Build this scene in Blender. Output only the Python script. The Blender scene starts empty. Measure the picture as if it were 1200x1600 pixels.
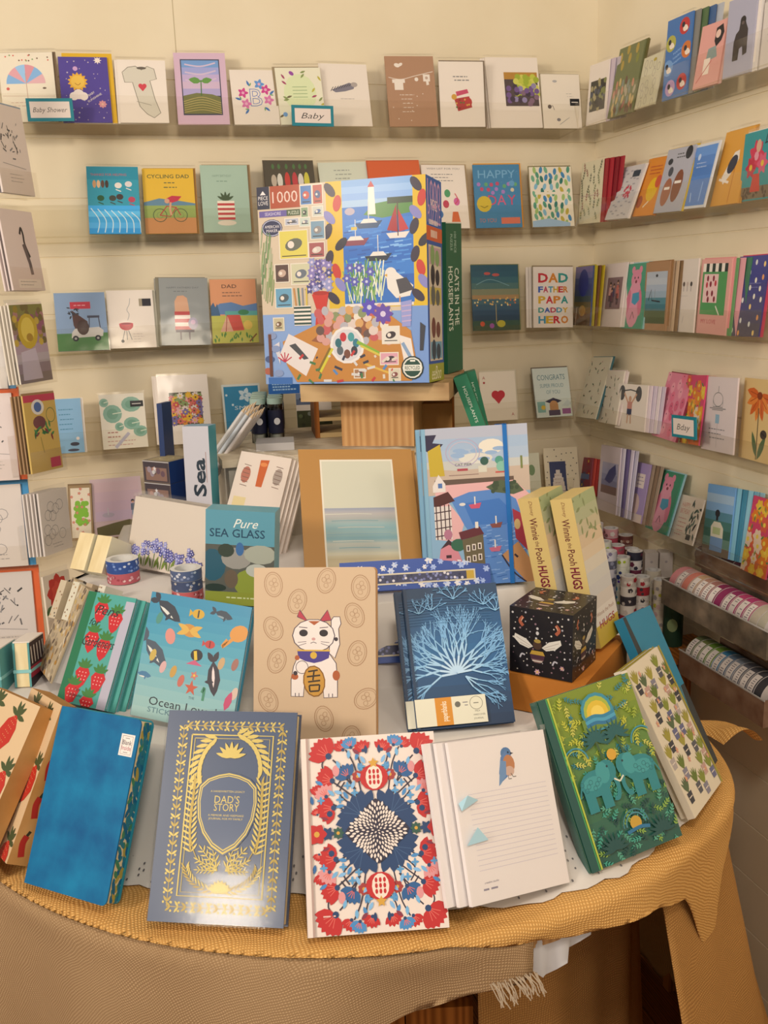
import bpy, math, random
from mathutils import Vector, Matrix
SC = bpy.context.scene
COL = SC.collection
R_ = math.radians

# ---------------------------------------------------------------- camera
def camera():
    yaw, pitch, roll = 0.27568, 0.23362, -0.03306
    f = Vector((math.sin(yaw)*math.cos(pitch), math.cos(yaw)*math.cos(pitch), -math.sin(pitch)))
    r0 = Vector((math.cos(yaw), -math.sin(yaw), 0)); u0 = r0.cross(f)
    r = r0*math.cos(roll)+u0*math.sin(roll); u = u0*math.cos(roll)-r0*math.sin(roll)
    cd = bpy.data.cameras.new('camera'); cd.lens = 33.75; cd.sensor_width = 36; cd.clip_start = .02
    co = bpy.data.objects.new('camera', cd); COL.objects.link(co)
    m = Matrix((r, u, -f)).transposed().to_4x4(); m.translation = (-0.9857, -1.84, 1.38)
    co.matrix_world = m
    SC.camera = co
camera()
# ---------------------------------------------------------------- world, lamps, exposure
WORLD = 0.44
KEYW, FILLW, SIDEW, GLINT = 8.3, 33.0, 3.5, 11.0
EXPOSURE = -0.12
w = bpy.data.worlds.new('shop_light'); SC.world = w; w.use_nodes = True
w.node_tree.nodes['Background'].inputs[0].default_value = (1.0, .885, .75, 1)
w.node_tree.nodes['Background'].inputs[1].default_value = WORLD
SC.view_settings.view_transform = 'Standard'; SC.view_settings.look = 'None'
SC.view_settings.exposure = EXPOSURE; SC.view_settings.gamma = 1; SC.view_settings.use_curve_mapping = False
SC.cycles.transparent_max_bounces = 24
def lamp(name, loc, tgt, power, size, col):
    l = bpy.data.lights.new(name, 'AREA'); l.shape = 'DISK'; l.size = size; l.energy = power; l.color = col
    o = bpy.data.objects.new(name, l); COL.objects.link(o); o.location = loc
    o.rotation_euler = (Vector(tgt)-Vector(loc)).to_track_quat('-Z', 'Y').to_euler()
lamp('ceiling_or_fill_lamp', (-.90, -1.85, 2.08), (-.55, -.35, 1.1), KEYW, .22, (1, .86, .70))
lamp('ceiling_or_fill_lamp', (-2.99, -3.21, 2.30), (-.9, -.9, .9), GLINT, .3, (1, .86, .70))
lamp('ceiling_or_fill_lamp', (-2.75, -1.95, 2.02), (-.4, -.4, 1.2), FILLW, .4, (1, .86, .70))  # fill added to brighten the side wall, not a real fixture
lamp('ceiling_or_fill_lamp', (-.25, -2.3, 2.30), (-.35, -.6, 1.0), SIDEW, .3, (1, .86, .70))

# ---------------------------------------------------------------- materials
def lin(h):
    h = h.lstrip('#')
    if len(h) == 3: h = ''.join(c*2 for c in h)
    def f(c):
        c /= 255
        return c/12.92 if c <= .04045 else ((c+.055)/1.055)**2.4
    return tuple(f(int(h[i:i+2], 16)) for i in (0, 2, 4))+(1,)
def ink(h):          # printing inks: a little cooler than they read under the shop's warm lamps
    c = lin(h); k = min(1, max(0, (.74-min(c[:3]))/.30))
    return (c[0]*(1-.06*k), min(1, c[1]*(1+.03*k)), min(1, c[2]*(1+.20*k)), 1)
MATS = {}
def nodes(name):
    m = bpy.data.materials.new(name); m.use_nodes = True
    nt = m.node_tree; return m, nt, nt.nodes, nt.links, nt.nodes['Principled BSDF']
def paper(h, rough=.55, coat=0, metal=0):
    k = (h, rough, coat, metal)
    if k in MATS: return MATS[k]
    m, nt, N, L, b = nodes('paper_'+h)
    b.inputs['Base Color'].default_value = ink(h); b.inputs['Roughness'].default_value = rough
    b.inputs['Metallic'].default_value = metal; b.inputs['Coat Weight'].default_value = coat
    b.inputs['Coat Roughness'].default_value = .12
    b.inputs['Specular IOR Level'].default_value = .35
    MATS[k] = m; return m
def rampmat(name, c1, c2, scale, rough=.7, kind='noise', detail=6, bump=0.0, stretch=(1, 1, 1), lo=.35, hi=.65, coat=0, dist=.002, bscale=None):
    m, nt, N, L, b = nodes(name)
    tc = N.new('ShaderNodeTexCoord'); mp = N.new('ShaderNodeMapping'); mp.inputs['Scale'].default_value = stretch
    L.new(tc.outputs['Object'], mp.inputs[0])
    if kind == 'wave':
        t = N.new('ShaderNodeTexWave'); t.inputs['Distortion'].default_value = 5; t.inputs['Detail'].default_value = 3
        t.inputs['Detail Scale'].default_value = 1.5
    else:
        t = N.new('ShaderNodeTexNoise'); t.inputs['Detail'].default_value = detail
    t.inputs['Scale'].default_value = scale
    L.new(mp.outputs[0], t.inputs['Vector'])
    r = N.new('ShaderNodeValToRGB'); r.color_ramp.elements[0].position = lo; r.color_ramp.elements[1].position = hi
    r.color_ramp.elements[0].color = lin(c1); r.color_ramp.elements[1].color = lin(c2)
    L.new(t.outputs['Fac' if kind == 'wave' else 0], r.inputs[0]); L.new(r.outputs[0], b.inputs['Base Color'])
    b.inputs['Roughness'].default_value = rough; b.inputs['Coat Weight'].default_value = coat
    b.inputs['Specular IOR Level'].default_value = .3
    if bump:
        bp = N.new('ShaderNodeBump'); bp.inputs['Strength'].default_value = bump; bp.inputs['Distance'].default_value = dist
        src = t
        if bscale:
            src = N.new('ShaderNodeTexNoise'); src.inputs['Scale'].default_value = bscale; L.new(mp.outputs[0], src.inputs['Vector'])
        L.new(src.outputs[0], bp.inputs['Height']); L.new(bp.outputs[0], b.inputs['Normal'])
    return m
def clear(name, tint=(1, 1, 1), rough=.06, ior=1.45, boost=1.0, bump=.0, bs=25, dist=.004):
    m = bpy.data.materials.new(name); m.use_nodes = True; nt = m.node_tree; N = nt.nodes; L = nt.links
    N.remove(N['Principled BSDF']); out = N['Material Output']
    tr = N.new('ShaderNodeBsdfTransparent'); tr.inputs[0].default_value = tint+(1,)
    gl = N.new('ShaderNodeBsdfGlossy'); gl.inputs['Roughness'].default_value = rough; gl.inputs['Color'].default_value = (1, 1, 1, 1)
    fr = N.new('ShaderNodeFresnel'); fr.inputs[0].default_value = ior
    mu = N.new('ShaderNodeMath'); mu.operation = 'MULTIPLY'; mu.inputs[1].default_value = boost; mu.use_clamp = True
    mx = N.new('ShaderNodeMixShader')
    L.new(fr.outputs[0], mu.inputs[0]); L.new(mu.outputs[0], mx.inputs[0]); L.new(tr.outputs[0], mx.inputs[1]); L.new(gl.outputs[0], mx.inputs[2])
    L.new(mx.outputs[0], out.inputs[0])
    if bump:
        tc = N.new('ShaderNodeTexCoord'); t = N.new('ShaderNodeTexNoise'); t.inputs['Scale'].default_value = bs; t.inputs['Detail'].default_value = 2
        L.new(tc.outputs['Object'], t.inputs['Vector'])
        bp = N.new('ShaderNodeBump'); bp.inputs['Strength'].default_value = bump; bp.inputs['Distance'].default_value = dist
        L.new(t.outputs[0], bp.inputs['Height']); L.new(bp.outputs[0], gl.inputs['Normal']); L.new(bp.outputs[0], fr.inputs['Normal'])
    return m
SLEEVE = clear('clear_sleeve', rough=.1, boost=.22, bump=.3, bs=12, dist=.006)
WRAP = clear('shrink_film', rough=.05, boost=.16, bump=.12, bs=60, dist=.001)
ACRYL = clear('clear_acrylic', tint=(.975, .97, .955), rough=.06, boost=.10)
GLASS = clear('clear_tube', tint=(.93, .97, .95), rough=.03, boost=1.2)
ACEDGE = clear('acrylic_edge', tint=(.92, .90, .85), rough=.15, boost=.3)

def weave(name, c1, c2, scale=420, rough=.9, gap=None, bump=.8):
    m, nt, N, L, b = nodes(name)
    uv = N.new('ShaderNodeUVMap'); uv.uv_map = 'UVMap'
    nz = N.new('ShaderNodeTexNoise'); nz.inputs['Scale'].default_value = 9; nz.inputs['Detail'].default_value = 3
    L.new(uv.outputs[0], nz.inputs['Vector'])
    mixv = N.new('ShaderNodeMixRGB'); mixv.blend_type = 'ADD'; mixv.inputs[0].default_value = .035
    L.new(uv.outputs[0], mixv.inputs[1]); L.new(nz.outputs['Color'], mixv.inputs[2])
    waves = []
    for d in ('X', 'Y'):
        t = N.new('ShaderNodeTexWave'); t.bands_direction = d; t.inputs['Scale'].default_value = scale/6.283*1.0
        t.inputs['Distortion'].default_value = .6; t.inputs['Detail'].default_value = 2; t.inputs['Detail Scale'].default_value = 6
        L.new(mixv.outputs[0], t.inputs['Vector']); waves.append(t)
    mn = N.new('ShaderNodeMath'); mn.operation = 'MULTIPLY'
    L.new(waves[0].outputs['Fac'], mn.inputs[0]); L.new(waves[1].outputs['Fac'], mn.inputs[1])
    big = N.new('ShaderNodeTexNoise'); big.inputs['Scale'].default_value = 6; big.inputs['Detail'].default_value = 5
    L.new(uv.outputs[0], big.inputs['Vector'])
    add = N.new('ShaderNodeMath'); add.operation = 'MULTIPLY_ADD'; add.inputs[1].default_value = .35
    L.new(big.outputs[0], add.inputs[0]); L.new(mn.outputs[0], add.inputs[2])
    r = N.new('ShaderNodeValToRGB'); r.color_ramp.elements[0].position = .0; r.color_ramp.elements[1].position = .7
    r.color_ramp.elements[0].color = lin(c1); r.color_ramp.elements[1].color = lin(c2)
    L.new(add.outputs[0], r.inputs[0]); L.new(r.outputs[0], b.inputs['Base Color'])
    b.inputs['Roughness'].default_value = rough; b.inputs['Specular IOR Level'].default_value = .15
    bp = N.new('ShaderNodeBump'); bp.inputs['Strength'].default_value = bump; bp.inputs['Distance'].default_value = .0015
    L.new(mn.outputs[0], bp.inputs['Height']); L.new(bp.outputs[0], b.inputs['Normal'])
    return m

# ---------------------------------------------------------------- mesh helper
class MB:
    def __init__(s): s.v = []; s.f = []; s.mi = []; s.sm = []; s.mats = []
    def m(s, mat):
        if isinstance(mat, str): mat = paper(mat)
        if mat not in s.mats: s.mats.append(mat)
        return s.mats.index(mat)
    def add(s, vs, fs, mat, smooth=False):
        o = len(s.v); k = s.m(mat); s.v += [tuple(q) for q in vs]
        for f in fs: s.f.append(tuple(i+o for i in f)); s.mi.append(k); s.sm.append(smooth)
    def box(s, x0, x1, y0, y1, z0, z1, mat, mats=None, bev=0):
        vs = [(x0, y0, z0), (x1, y0, z0), (x1, y1, z0), (x0, y1, z0), (x0, y0, z1), (x1, y0, z1), (x1, y1, z1), (x0, y1, z1)]
        fs = dict(b=(3, 2, 1, 0), t=(4, 5, 6, 7), f=(0, 1, 5, 4), k=(2, 3, 7, 6), l=(3, 0, 4, 7), r=(1, 2, 6, 5))
        for k, f in fs.items(): s.add([vs[i] for i in f], [(0, 1, 2, 3)], (mats or {}).get(k, mat))
    def prism(s, poly, y0, y1, mat, side=None):      # poly in x,z; extruded in y
        n = len(poly)
        s.add([(a, y0, b) for a, b in poly], [tuple(range(n))], mat)
        s.add([(a, y1, b) for a, b in poly], [tuple(range(n-1, -1, -1))], mat)
        for i in range(n):
            a, b = poly[i], poly[(i+1) % n]
            s.add([(a[0], y0, a[1]), (a[0], y1, a[1]), (b[0], y1, b[1]), (b[0], y0, b[1])], [(0, 1, 2, 3)], side or mat)
    def cyl(s, p, q, r, mat, n=20, cap=None, r2=None, caps=True):
        p = Vector(p); q = Vector(q); d = (q-p).normalized(); a = d.orthogonal().normalized(); b = d.cross(a)
        r2 = r if r2 is None else r2
        vs = []
        for i in range(n):
            t = 2*math.pi*i/n; e = a*math.cos(t)+b*math.sin(t); vs += [p+e*r, q+e*r2]
        s.add(vs, [(2*i, 2*((i+1) % n), 2*((i+1) % n)+1, 2*i+1) for i in range(n)], mat, True)
        if caps:
            s.add(vs[0::2], [tuple(range(n-1, -1, -1))], cap or mat); s.add(vs[1::2], [tuple(range(n))], cap or mat)
    def ring(s, p, d, r0, r1, t, mat, side, n=28):     # washi tape roll: annulus of height t along d
        p = Vector(p); d = Vector(d).normalized(); a = d.orthogonal().normalized(); b = d.cross(a); vs = []
        for i in range(n):
            q = 2*math.pi*i/n; e = a*math.cos(q)+b*math.sin(q)
            vs += [p+e*r0, p+e*r1, p+e*r1+d*t, p+e*r0+d*t]
        for k, mt in ((0, side), (1, mat), (2, side), (3, side)):
            s.add(vs, [(4*i+k, 4*((i+1) % n)+k, 4*((i+1) % n)+(k+1) % 4, 4*i+(k+1) % 4) for i in range(n)], mt, k in (1, 3))
    def tube(s, pts, r, mat, n=6):
        for a, b in zip(pts, pts[1:]): s.cyl(a, b, r, mat, n, caps=False)
    def build(s, name, parent=None, mw=None, uv=None):
        me = bpy.data.meshes.new(name); me.from_pydata(s.v, [], s.f)
        for m in s.mats: me.materials.append(m)
        me.polygons.foreach_set('material_index', s.mi); me.polygons.foreach_set('use_smooth', s.sm)
        if uv:
            l = me.uv_layers.new(name='UVMap')
            for lp in me.loops: l.data[lp.index].uv = uv[lp.vertex_index]
        me.update()
        o = bpy.data.objects.new(name, me); COL.objects.link(o)
        if parent: o.parent = parent
        elif mw is not None: o.matrix_world = mw
        return o
def tag(o, label, cat, group=None, kind=None):
    o['label'] = label
    if cat: o['category'] = cat
    if group: o['group'] = group
    if kind: o['kind'] = kind
    return o
def structure(o): o['kind'] = 'structure'; return o
def empty(name, mw=None):
    o = bpy.data.objects.new(name, None); o.empty_display_size = .02; COL.objects.link(o)
    if mw is not None: o.matrix_world = mw
    return o
def frame(x, y, z, yaw, lean=0, roll=0):   # columns: along the width, away from the viewer, up the face
    yaw, lean, roll = R_(yaw), R_(lean), R_(roll)
    r = Vector((math.cos(yaw), math.sin(yaw), 0)); b = Vector((-math.sin(yaw), math.cos(yaw), 0))
    u = Vector((0, 0, math.cos(lean)))+b*math.sin(lean)
    r2 = r*math.cos(roll)+u*math.sin(roll); u2 = u*math.cos(roll)-r*math.sin(roll)
    m = Matrix((r2, u2.cross(r2), u2)).transposed().to_4x4(); m.translation = (x, y, z)
    return m
# ---------------------------------------------------------------- lettering
GLY = {}
def glyphs(s, shear=0, bold=0):
    k = (s, shear, bold)
    if k not in GLY:
        c = bpy.data.curves.new('lettering', 'FONT'); c.body = s; c.shear = shear; c.offset = bold; c.resolution_u = 2
        o = bpy.data.objects.new('lettering', c); me = bpy.data.meshes.new_from_object(o)
        vs = [(v.co.x, v.co.y) for v in me.vertices]; fs = [tuple(p.vertices) for p in me.polygons]
        x0 = min(v[0] for v in vs); x1 = max(v[0] for v in vs)
        GLY[k] = ([(a-x0, b) for a, b in vs], fs, x1-x0)
        bpy.data.objects.remove(o); bpy.data.meshes.remove(me); bpy.data.curves.remove(c)
    return GLY[k]
class Art:
    """printed design on a flat face: u runs 0..1 along the width, v 0..1 down the height; radii are shares of the width"""
    def __init__(s, mb, o, ux, uz, w, h, n, rough=.55, coat=0, seed=1):
        s.mb = mb; s.o = Vector(o); s.ux = Vector(ux); s.uz = Vector(uz); s.w = w; s.h = h; s.n = Vector(n); s.k = 8e-5
        s.rough = rough; s.coat = coat; s.q = h/w; s.rnd = random.Random(seed); s.clip = True
    hold = False
    def up(s):
        s.k += 1.8e-6
    def P(s, u, v): return s.o+s.ux*(u*s.w)+s.uz*((1-v)*s.h)+s.n*s.k
    def M(s, c): return paper(c, s.rough, s.coat) if isinstance(c, str) else c
    def p(s, c, pts):
        s.up()
        if s.clip: pts = [(min(1, max(0, a)), min(1, max(0, b))) for a, b in pts]
        s.mb.add([s.P(a, b) for a, b in pts], [tuple(range(len(pts)))], s.M(c))
    def r(s, c, a, b, d, e): s.p(c, [(a, b), (a, e), (d, e), (d, b)])
    def e(s, c, u, v, rx, ry=None, rot=0, n=14):
        ry = rx if ry is None else ry; ca, sa = math.cos(R_(rot)), math.sin(R_(rot)); pts = []
        for i in range(n):
            t = 2*math.pi*i/n; x = rx*math.cos(t); y = ry*math.sin(t)
            pts.append((u+x*ca-y*sa, v+(x*sa+y*ca)/s.q))
        s.p(c, pts)
    def o_(s, c, u, v, rx, ry, th, rot=0, n=20, a0=0, a1=360):
        ca, sa = math.cos(R_(rot)), math.sin(R_(rot)); pts = []
        for i in range(n+1):
            t = R_(a0+(a1-a0)*i/n); x = rx*math.cos(t); y = ry*math.sin(t)
            pts.append((u+x*ca-y*sa, v+(x*sa+y*ca)/s.q))
        s.l(c, pts, th)
    def l(s, c, pts, th=.01, sm=False):
        if sm and len(pts) > 2:
            out = []
            for i in range(len(pts)-1):
                a = pts[max(0, i-1)]; b = pts[i]; d = pts[i+1]; e = pts[min(len(pts)-1, i+2)]
                for j in range(5):
                    t = j/5
                    out.append(tuple(.5*((2*b[k])+(-a[k]+d[k])*t+(2*a[k]-5*b[k]+4*d[k]-e[k])*t*t+(-a[k]+3*b[k]-3*d[k]+e[k])*t**3) for k in (0, 1)))
            pts = out+[pts[-1]]
        s.up(); vs = []; q = s.q
        for i, (a, b) in enumerate(pts):
            pa = pts[max(0, i-1)]; pb = pts[min(len(pts)-1, i+1)]
            dx = pb[0]-pa[0]; dy = (pb[1]-pa[1])*q; L = math.hypot(dx, dy) or 1
            nx, ny = -dy/L*th/2, dx/L*th/2
            for g in (1, -1):
                x, y = a+g*nx, b+g*ny/q
                if s.clip: x = min(1, max(0, x)); y = min(1, max(0, y))
                vs.append(s.P(x, y))
        s.mb.add(vs, [(2*i, 2*i+1, 2*i+3, 2*i+2) for i in range(len(pts)-1)], s.M(c))
    def t(s, c, txt, u, v, H, fit=None, al='c', shear=0, rot=0, bold=0):
        vs, fs, W = glyphs(txt, shear, bold); k = H/.7; sx = k
        if fit: sx = fit/W
        off = {'c': -W*sx/2, 'l': 0, 'r': -W*sx}[al]; ca, sa = math.cos(R_(rot)), math.sin(R_(rot)); s.up()
        out = []
        for a, b in vs:
            x = a*sx+off; y = -b*k+H/2
            out.append(s.P(u+x*ca-y*sa, v+(x*sa+y*ca)/s.q))
        s.mb.add(out, fs, s.M(c))
    def ramp(s, cols, v0=0, v1=1, u0=0, u1=1, n=30):       # smooth printed blend
        for i in range(n):
            t = i/(n-1)*(len(cols)-1); k = min(int(t), len(cols)-2); f = t-k
            c = ''.join('%02x' % int(round(int(cols[k][j:j+2], 16)*(1-f)+int(cols[k+1][j:j+2], 16)*f)) for j in (0, 2, 4))
            s.r(c, u0, v0+(v1-v0)*i/n, u1, v0+(v1-v0)*(i+1)/n+.001)
    # --- motifs
    def lf(s, c, u, v, L, ang, wd=.35):      # a leaf or petal whose foot is at (u,v)
        ca, sa = math.cos(R_(ang)), math.sin(R_(ang)); pts = []
        for x, y in ((0, 0), (.25, .8), (.55, 1), (.85, .5), (1, 0), (.85, -.5), (.55, -1), (.25, -.8)):
            X = x*L; Y = y*L*wd/2; pts.append((u+X*ca-Y*sa, v+(X*sa+Y*ca)/s.q))
        s.p(c, pts)
    def fl(s, c, u, v, r, n=6, cc='e8c040', wd=.6, a0=0):
        s.up(); h = s.hold; s.hold = True
        for i in range(n): s.lf(c, u, v, r, a0+360*i/n, wd)
        s.hold = h
        if cc: s.e(cc, u, v, r*.28, n=8)
    def sp(s, c, u, v, L, ang, n=4, ll=.3, c2=None, th=.008, wd=.4):   # a leafy sprig
        ca, sa = math.cos(R_(ang)), math.sin(R_(ang)); s.l(c, [(u, v), (u+L*ca, v+L*sa/s.q)], th)
        s.up(); h = s.hold; s.hold = True
        for i in range(n):
            t = (i+.6)/n
            for g in (-45, 45): s.lf(c2 or c, u+L*t*ca, v+L*t*sa/s.q, L*ll, ang+g, wd)
        s.lf(c2 or c, u+L*ca, v+L*sa/s.q, L*ll, ang, wd); s.hold = h
    def dash(s, c, u0, u1, v0, n, dv, th=.008, seed=3):    # lines of print too small to read
        rr = random.Random(seed)
        for i in range(n):
            x = u0+rr.random()*.05; e = u1-rr.random()*(u1-u0)*.3
            while x < e:
                k = min(e-x, .03+rr.random()*.06); s.l(c, [(x, v0+i*dv), (x+k, v0+i*dv)], th); x += k+.02
    def star(s, c, u, v, r, n=5, ir=.4, a0=-90):
        s.p(c, [(u+(r if i % 2 == 0 else r*ir)*math.cos(R_(a0+180*i/n)), v+(r if i % 2 == 0 else r*ir)*math.sin(R_(a0+180*i/n))/s.q) for i in range(2*n)])
    def sc(s, n, fn, box=(0, 0, 1, 1), mind=0):
        pts = []
        for _ in range(n*12):
            u = box[0]+s.rnd.random()*(box[2]-box[0]); v = box[1]+s.rnd.random()*(box[3]-box[1])
            if all(math.hypot(u-a, (v-b)*s.q) > mind for a, b in pts):
                pts.append((u, v)); fn(u, v, s.rnd)
            if len(pts) >= n: break
    def grad(s, cols, v0=0, v1=1, u0=0, u1=1):       # printed bands of colour
        n = len(cols)
        for i, c in enumerate(cols): s.r(c, u0, v0+(v1-v0)*i/n, u1, v0+(v1-v0)*(i+1)/n)
    def person(s, u, v, k, hair, top, leg, skin='d9a07c'):   # tiny printed figure, head at (u,v), height about 6k
        s.l(leg, [(u-.35*k, v+3.2*k/s.q), (u-.4*k, v+5.6*k/s.q)], .5*k); s.l(leg, [(u+.35*k, v+3.2*k/s.q), (u+.4*k, v+5.6*k/s.q)], .5*k)
        s.p(top, [(u-.8*k, v+.9*k/s.q), (u+.8*k, v+.9*k/s.q), (u+.9*k, v+3.6*k/s.q), (u-.9*k, v+3.6*k/s.q)])
        s.e(skin, u, v, .6*k); s.p(hair, [(u-.7*k, v+.2*k/s.q), (u-.6*k, v-.6*k/s.q), (u, v-.9*k/s.q), (u+.6*k, v-.6*k/s.q), (u+.7*k, v+.2*k/s.q), (u, v-.2*k/s.q)])
def face_art(mb, w, h, **k): return Art(mb, (0, 0, 0), (1, 0, 0), (0, 0, 1), w, h, (0, -1, 0), **k)
def rrect(w, h, rad, corners='abcd', n=5, x0=0, z0=0):     # a: bottom-left b: bottom-right c: top-right d: top-left
    pts = []
    for k, (cx, cz, a) in zip('abcd', ((rad, rad, 180), (w-rad, rad, 270), (w-rad, h-rad, 0), (rad, h-rad, 90))):
        if k in corners: pts += [(x0+cx+rad*math.cos(R_(a+90*i/n)), z0+cz+rad*math.sin(R_(a+90*i/n))) for i in range(n+1)]
        else: pts.append((x0+(0 if k in 'ad' else w), z0+(0 if k in 'ab' else h)))
    return pts
# ================================================================ the room
WALL = rampmat('cream_wall_paint', 'e6dabf', 'ebe0c7', 7, rough=.55, bump=.04, bscale=90)
GROOVES = [1.7385-.0985*k for k in range(18)]
def slat_profile():
    pts = [(0, 2.6)]
    for g in GROOVES: pts += [(0, g+.0012), (.0016, g+.0006), (.0016, g-.0006), (0, g-.0012)]
    return pts+[(0, 0)]
def slatwall(name, a, b, along):
    mb = MB(); pr = slat_profile(); vs = []
    for s in (a, b):
        for d, z in pr: vs.append((s, d, z) if along == 'x' else (d, s, z))
    n = len(pr)
    mb.add(vs, [(i, i+1, n+i+1, n+i) if along == 'x' else (n+i, n+i+1, i+1, i) for i in range(n-1)], WALL)
    if along == 'x': mb.box(a, b, .012, .05, 0, 2.6, WALL)
    else: mb.box(.012, .05, a, b, 0, 2.6, WALL)
    return structure(mb.build(name))
wb = slatwall('wall_back', -2.6, 0.012, 'x')
slatwall('wall_right', -2.2, 0.0, 'y')
mb = MB(); mb.box(-.8148, -.8141, -.0008, .001, 1.7407, 2.6, 'b8a67c'); structure(mb.build('trim_1'))    # board seam above the slats
WOODF = rampmat('oiled_floor_boards', '6e3e18', '9a5e28', 5, rough=.4, kind='wave', stretch=(14, .8, 1), lo=.1, hi=.9, bump=.1)
mb = MB()
for i in range(34):
    x = -2.6+i*.1; mb.box(x, x+.098, -3.2, .012, -.02, 0, WOODF)
mb.box(-2.6, .9, -3.2, .012, -.03, -.012, '3a2412')
structure(mb.build('floor'))
mb = MB(); mb.box(-2.6, 0, -.012, 0, 0, .09, 'e2d6b8'); structure(mb.build('baseboard_back'))
mb = MB(); mb.box(-.012, 0, -2.2, -.012, 0, .09, 'e2d6b8'); structure(mb.build('baseboard_right'))

# ================================================================ acrylic card shelves on both walls
ZB = [1.656, 1.476, 1.282, 1.104, .940]
ZS = [1.657, 1.479, 1.284, 1.097, .920]
ROWN = ['topmost', 'second highest', 'middle', 'second lowest', 'lowest']
def shelf(z, side, label):
    L0, L1 = (.0, 1.42) if side == 'back' else (.0, .86)
    if side == 'back': m = Matrix.Translation((-1.42-.082, 0, z))
    else: m = Matrix.Translation((0, -.082, z)) @ Matrix.Rotation(R_(-90), 4, 'Z')
    e = empty('card_shelf', m); tag(e, label, 'shelf', 'clear card shelves on the slat walls')
    t = .0025
    def plate(name, y0, z0, y1, z1, mat=ACRYL, edge=None):
        d = Vector((0, y1-y0, z1-z0)).normalized(); n = Vector((0, -d.z, d.y))*t; mb = MB()
        a = Vector((L0, y0, z0)); b = Vector((L1, y0, z0)); c = Vector((L1, y1, z1)); f = Vector((L0, y1, z1))
        vs = [a, b, c, f, a+n, b+n, c+n, f+n]
        mb.add(vs, [(3, 2, 1, 0), (4, 5, 6, 7)], mat); mb.add(vs, [(0, 1, 5, 4), (1, 2, 6, 5), (2, 3, 7, 6), (3, 0, 4, 7)], edge or ACEDGE)
        mb.build(name, e)
    plate('tray', -.079, -.004, -.002, -.010)
    plate('lip', -.079, -.004, -.088, .040)
    plate('back_plate', -.004, -.010, -.004, .055)
for i in range(5):
    shelf(ZB[i], 'back', 'clear acrylic card shelf on the back wall, %s of five' % ROWN[i])
    shelf(ZS[i], 'right', 'clear acrylic card shelf on the side wall, %s of five' % ROWN[i])
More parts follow.
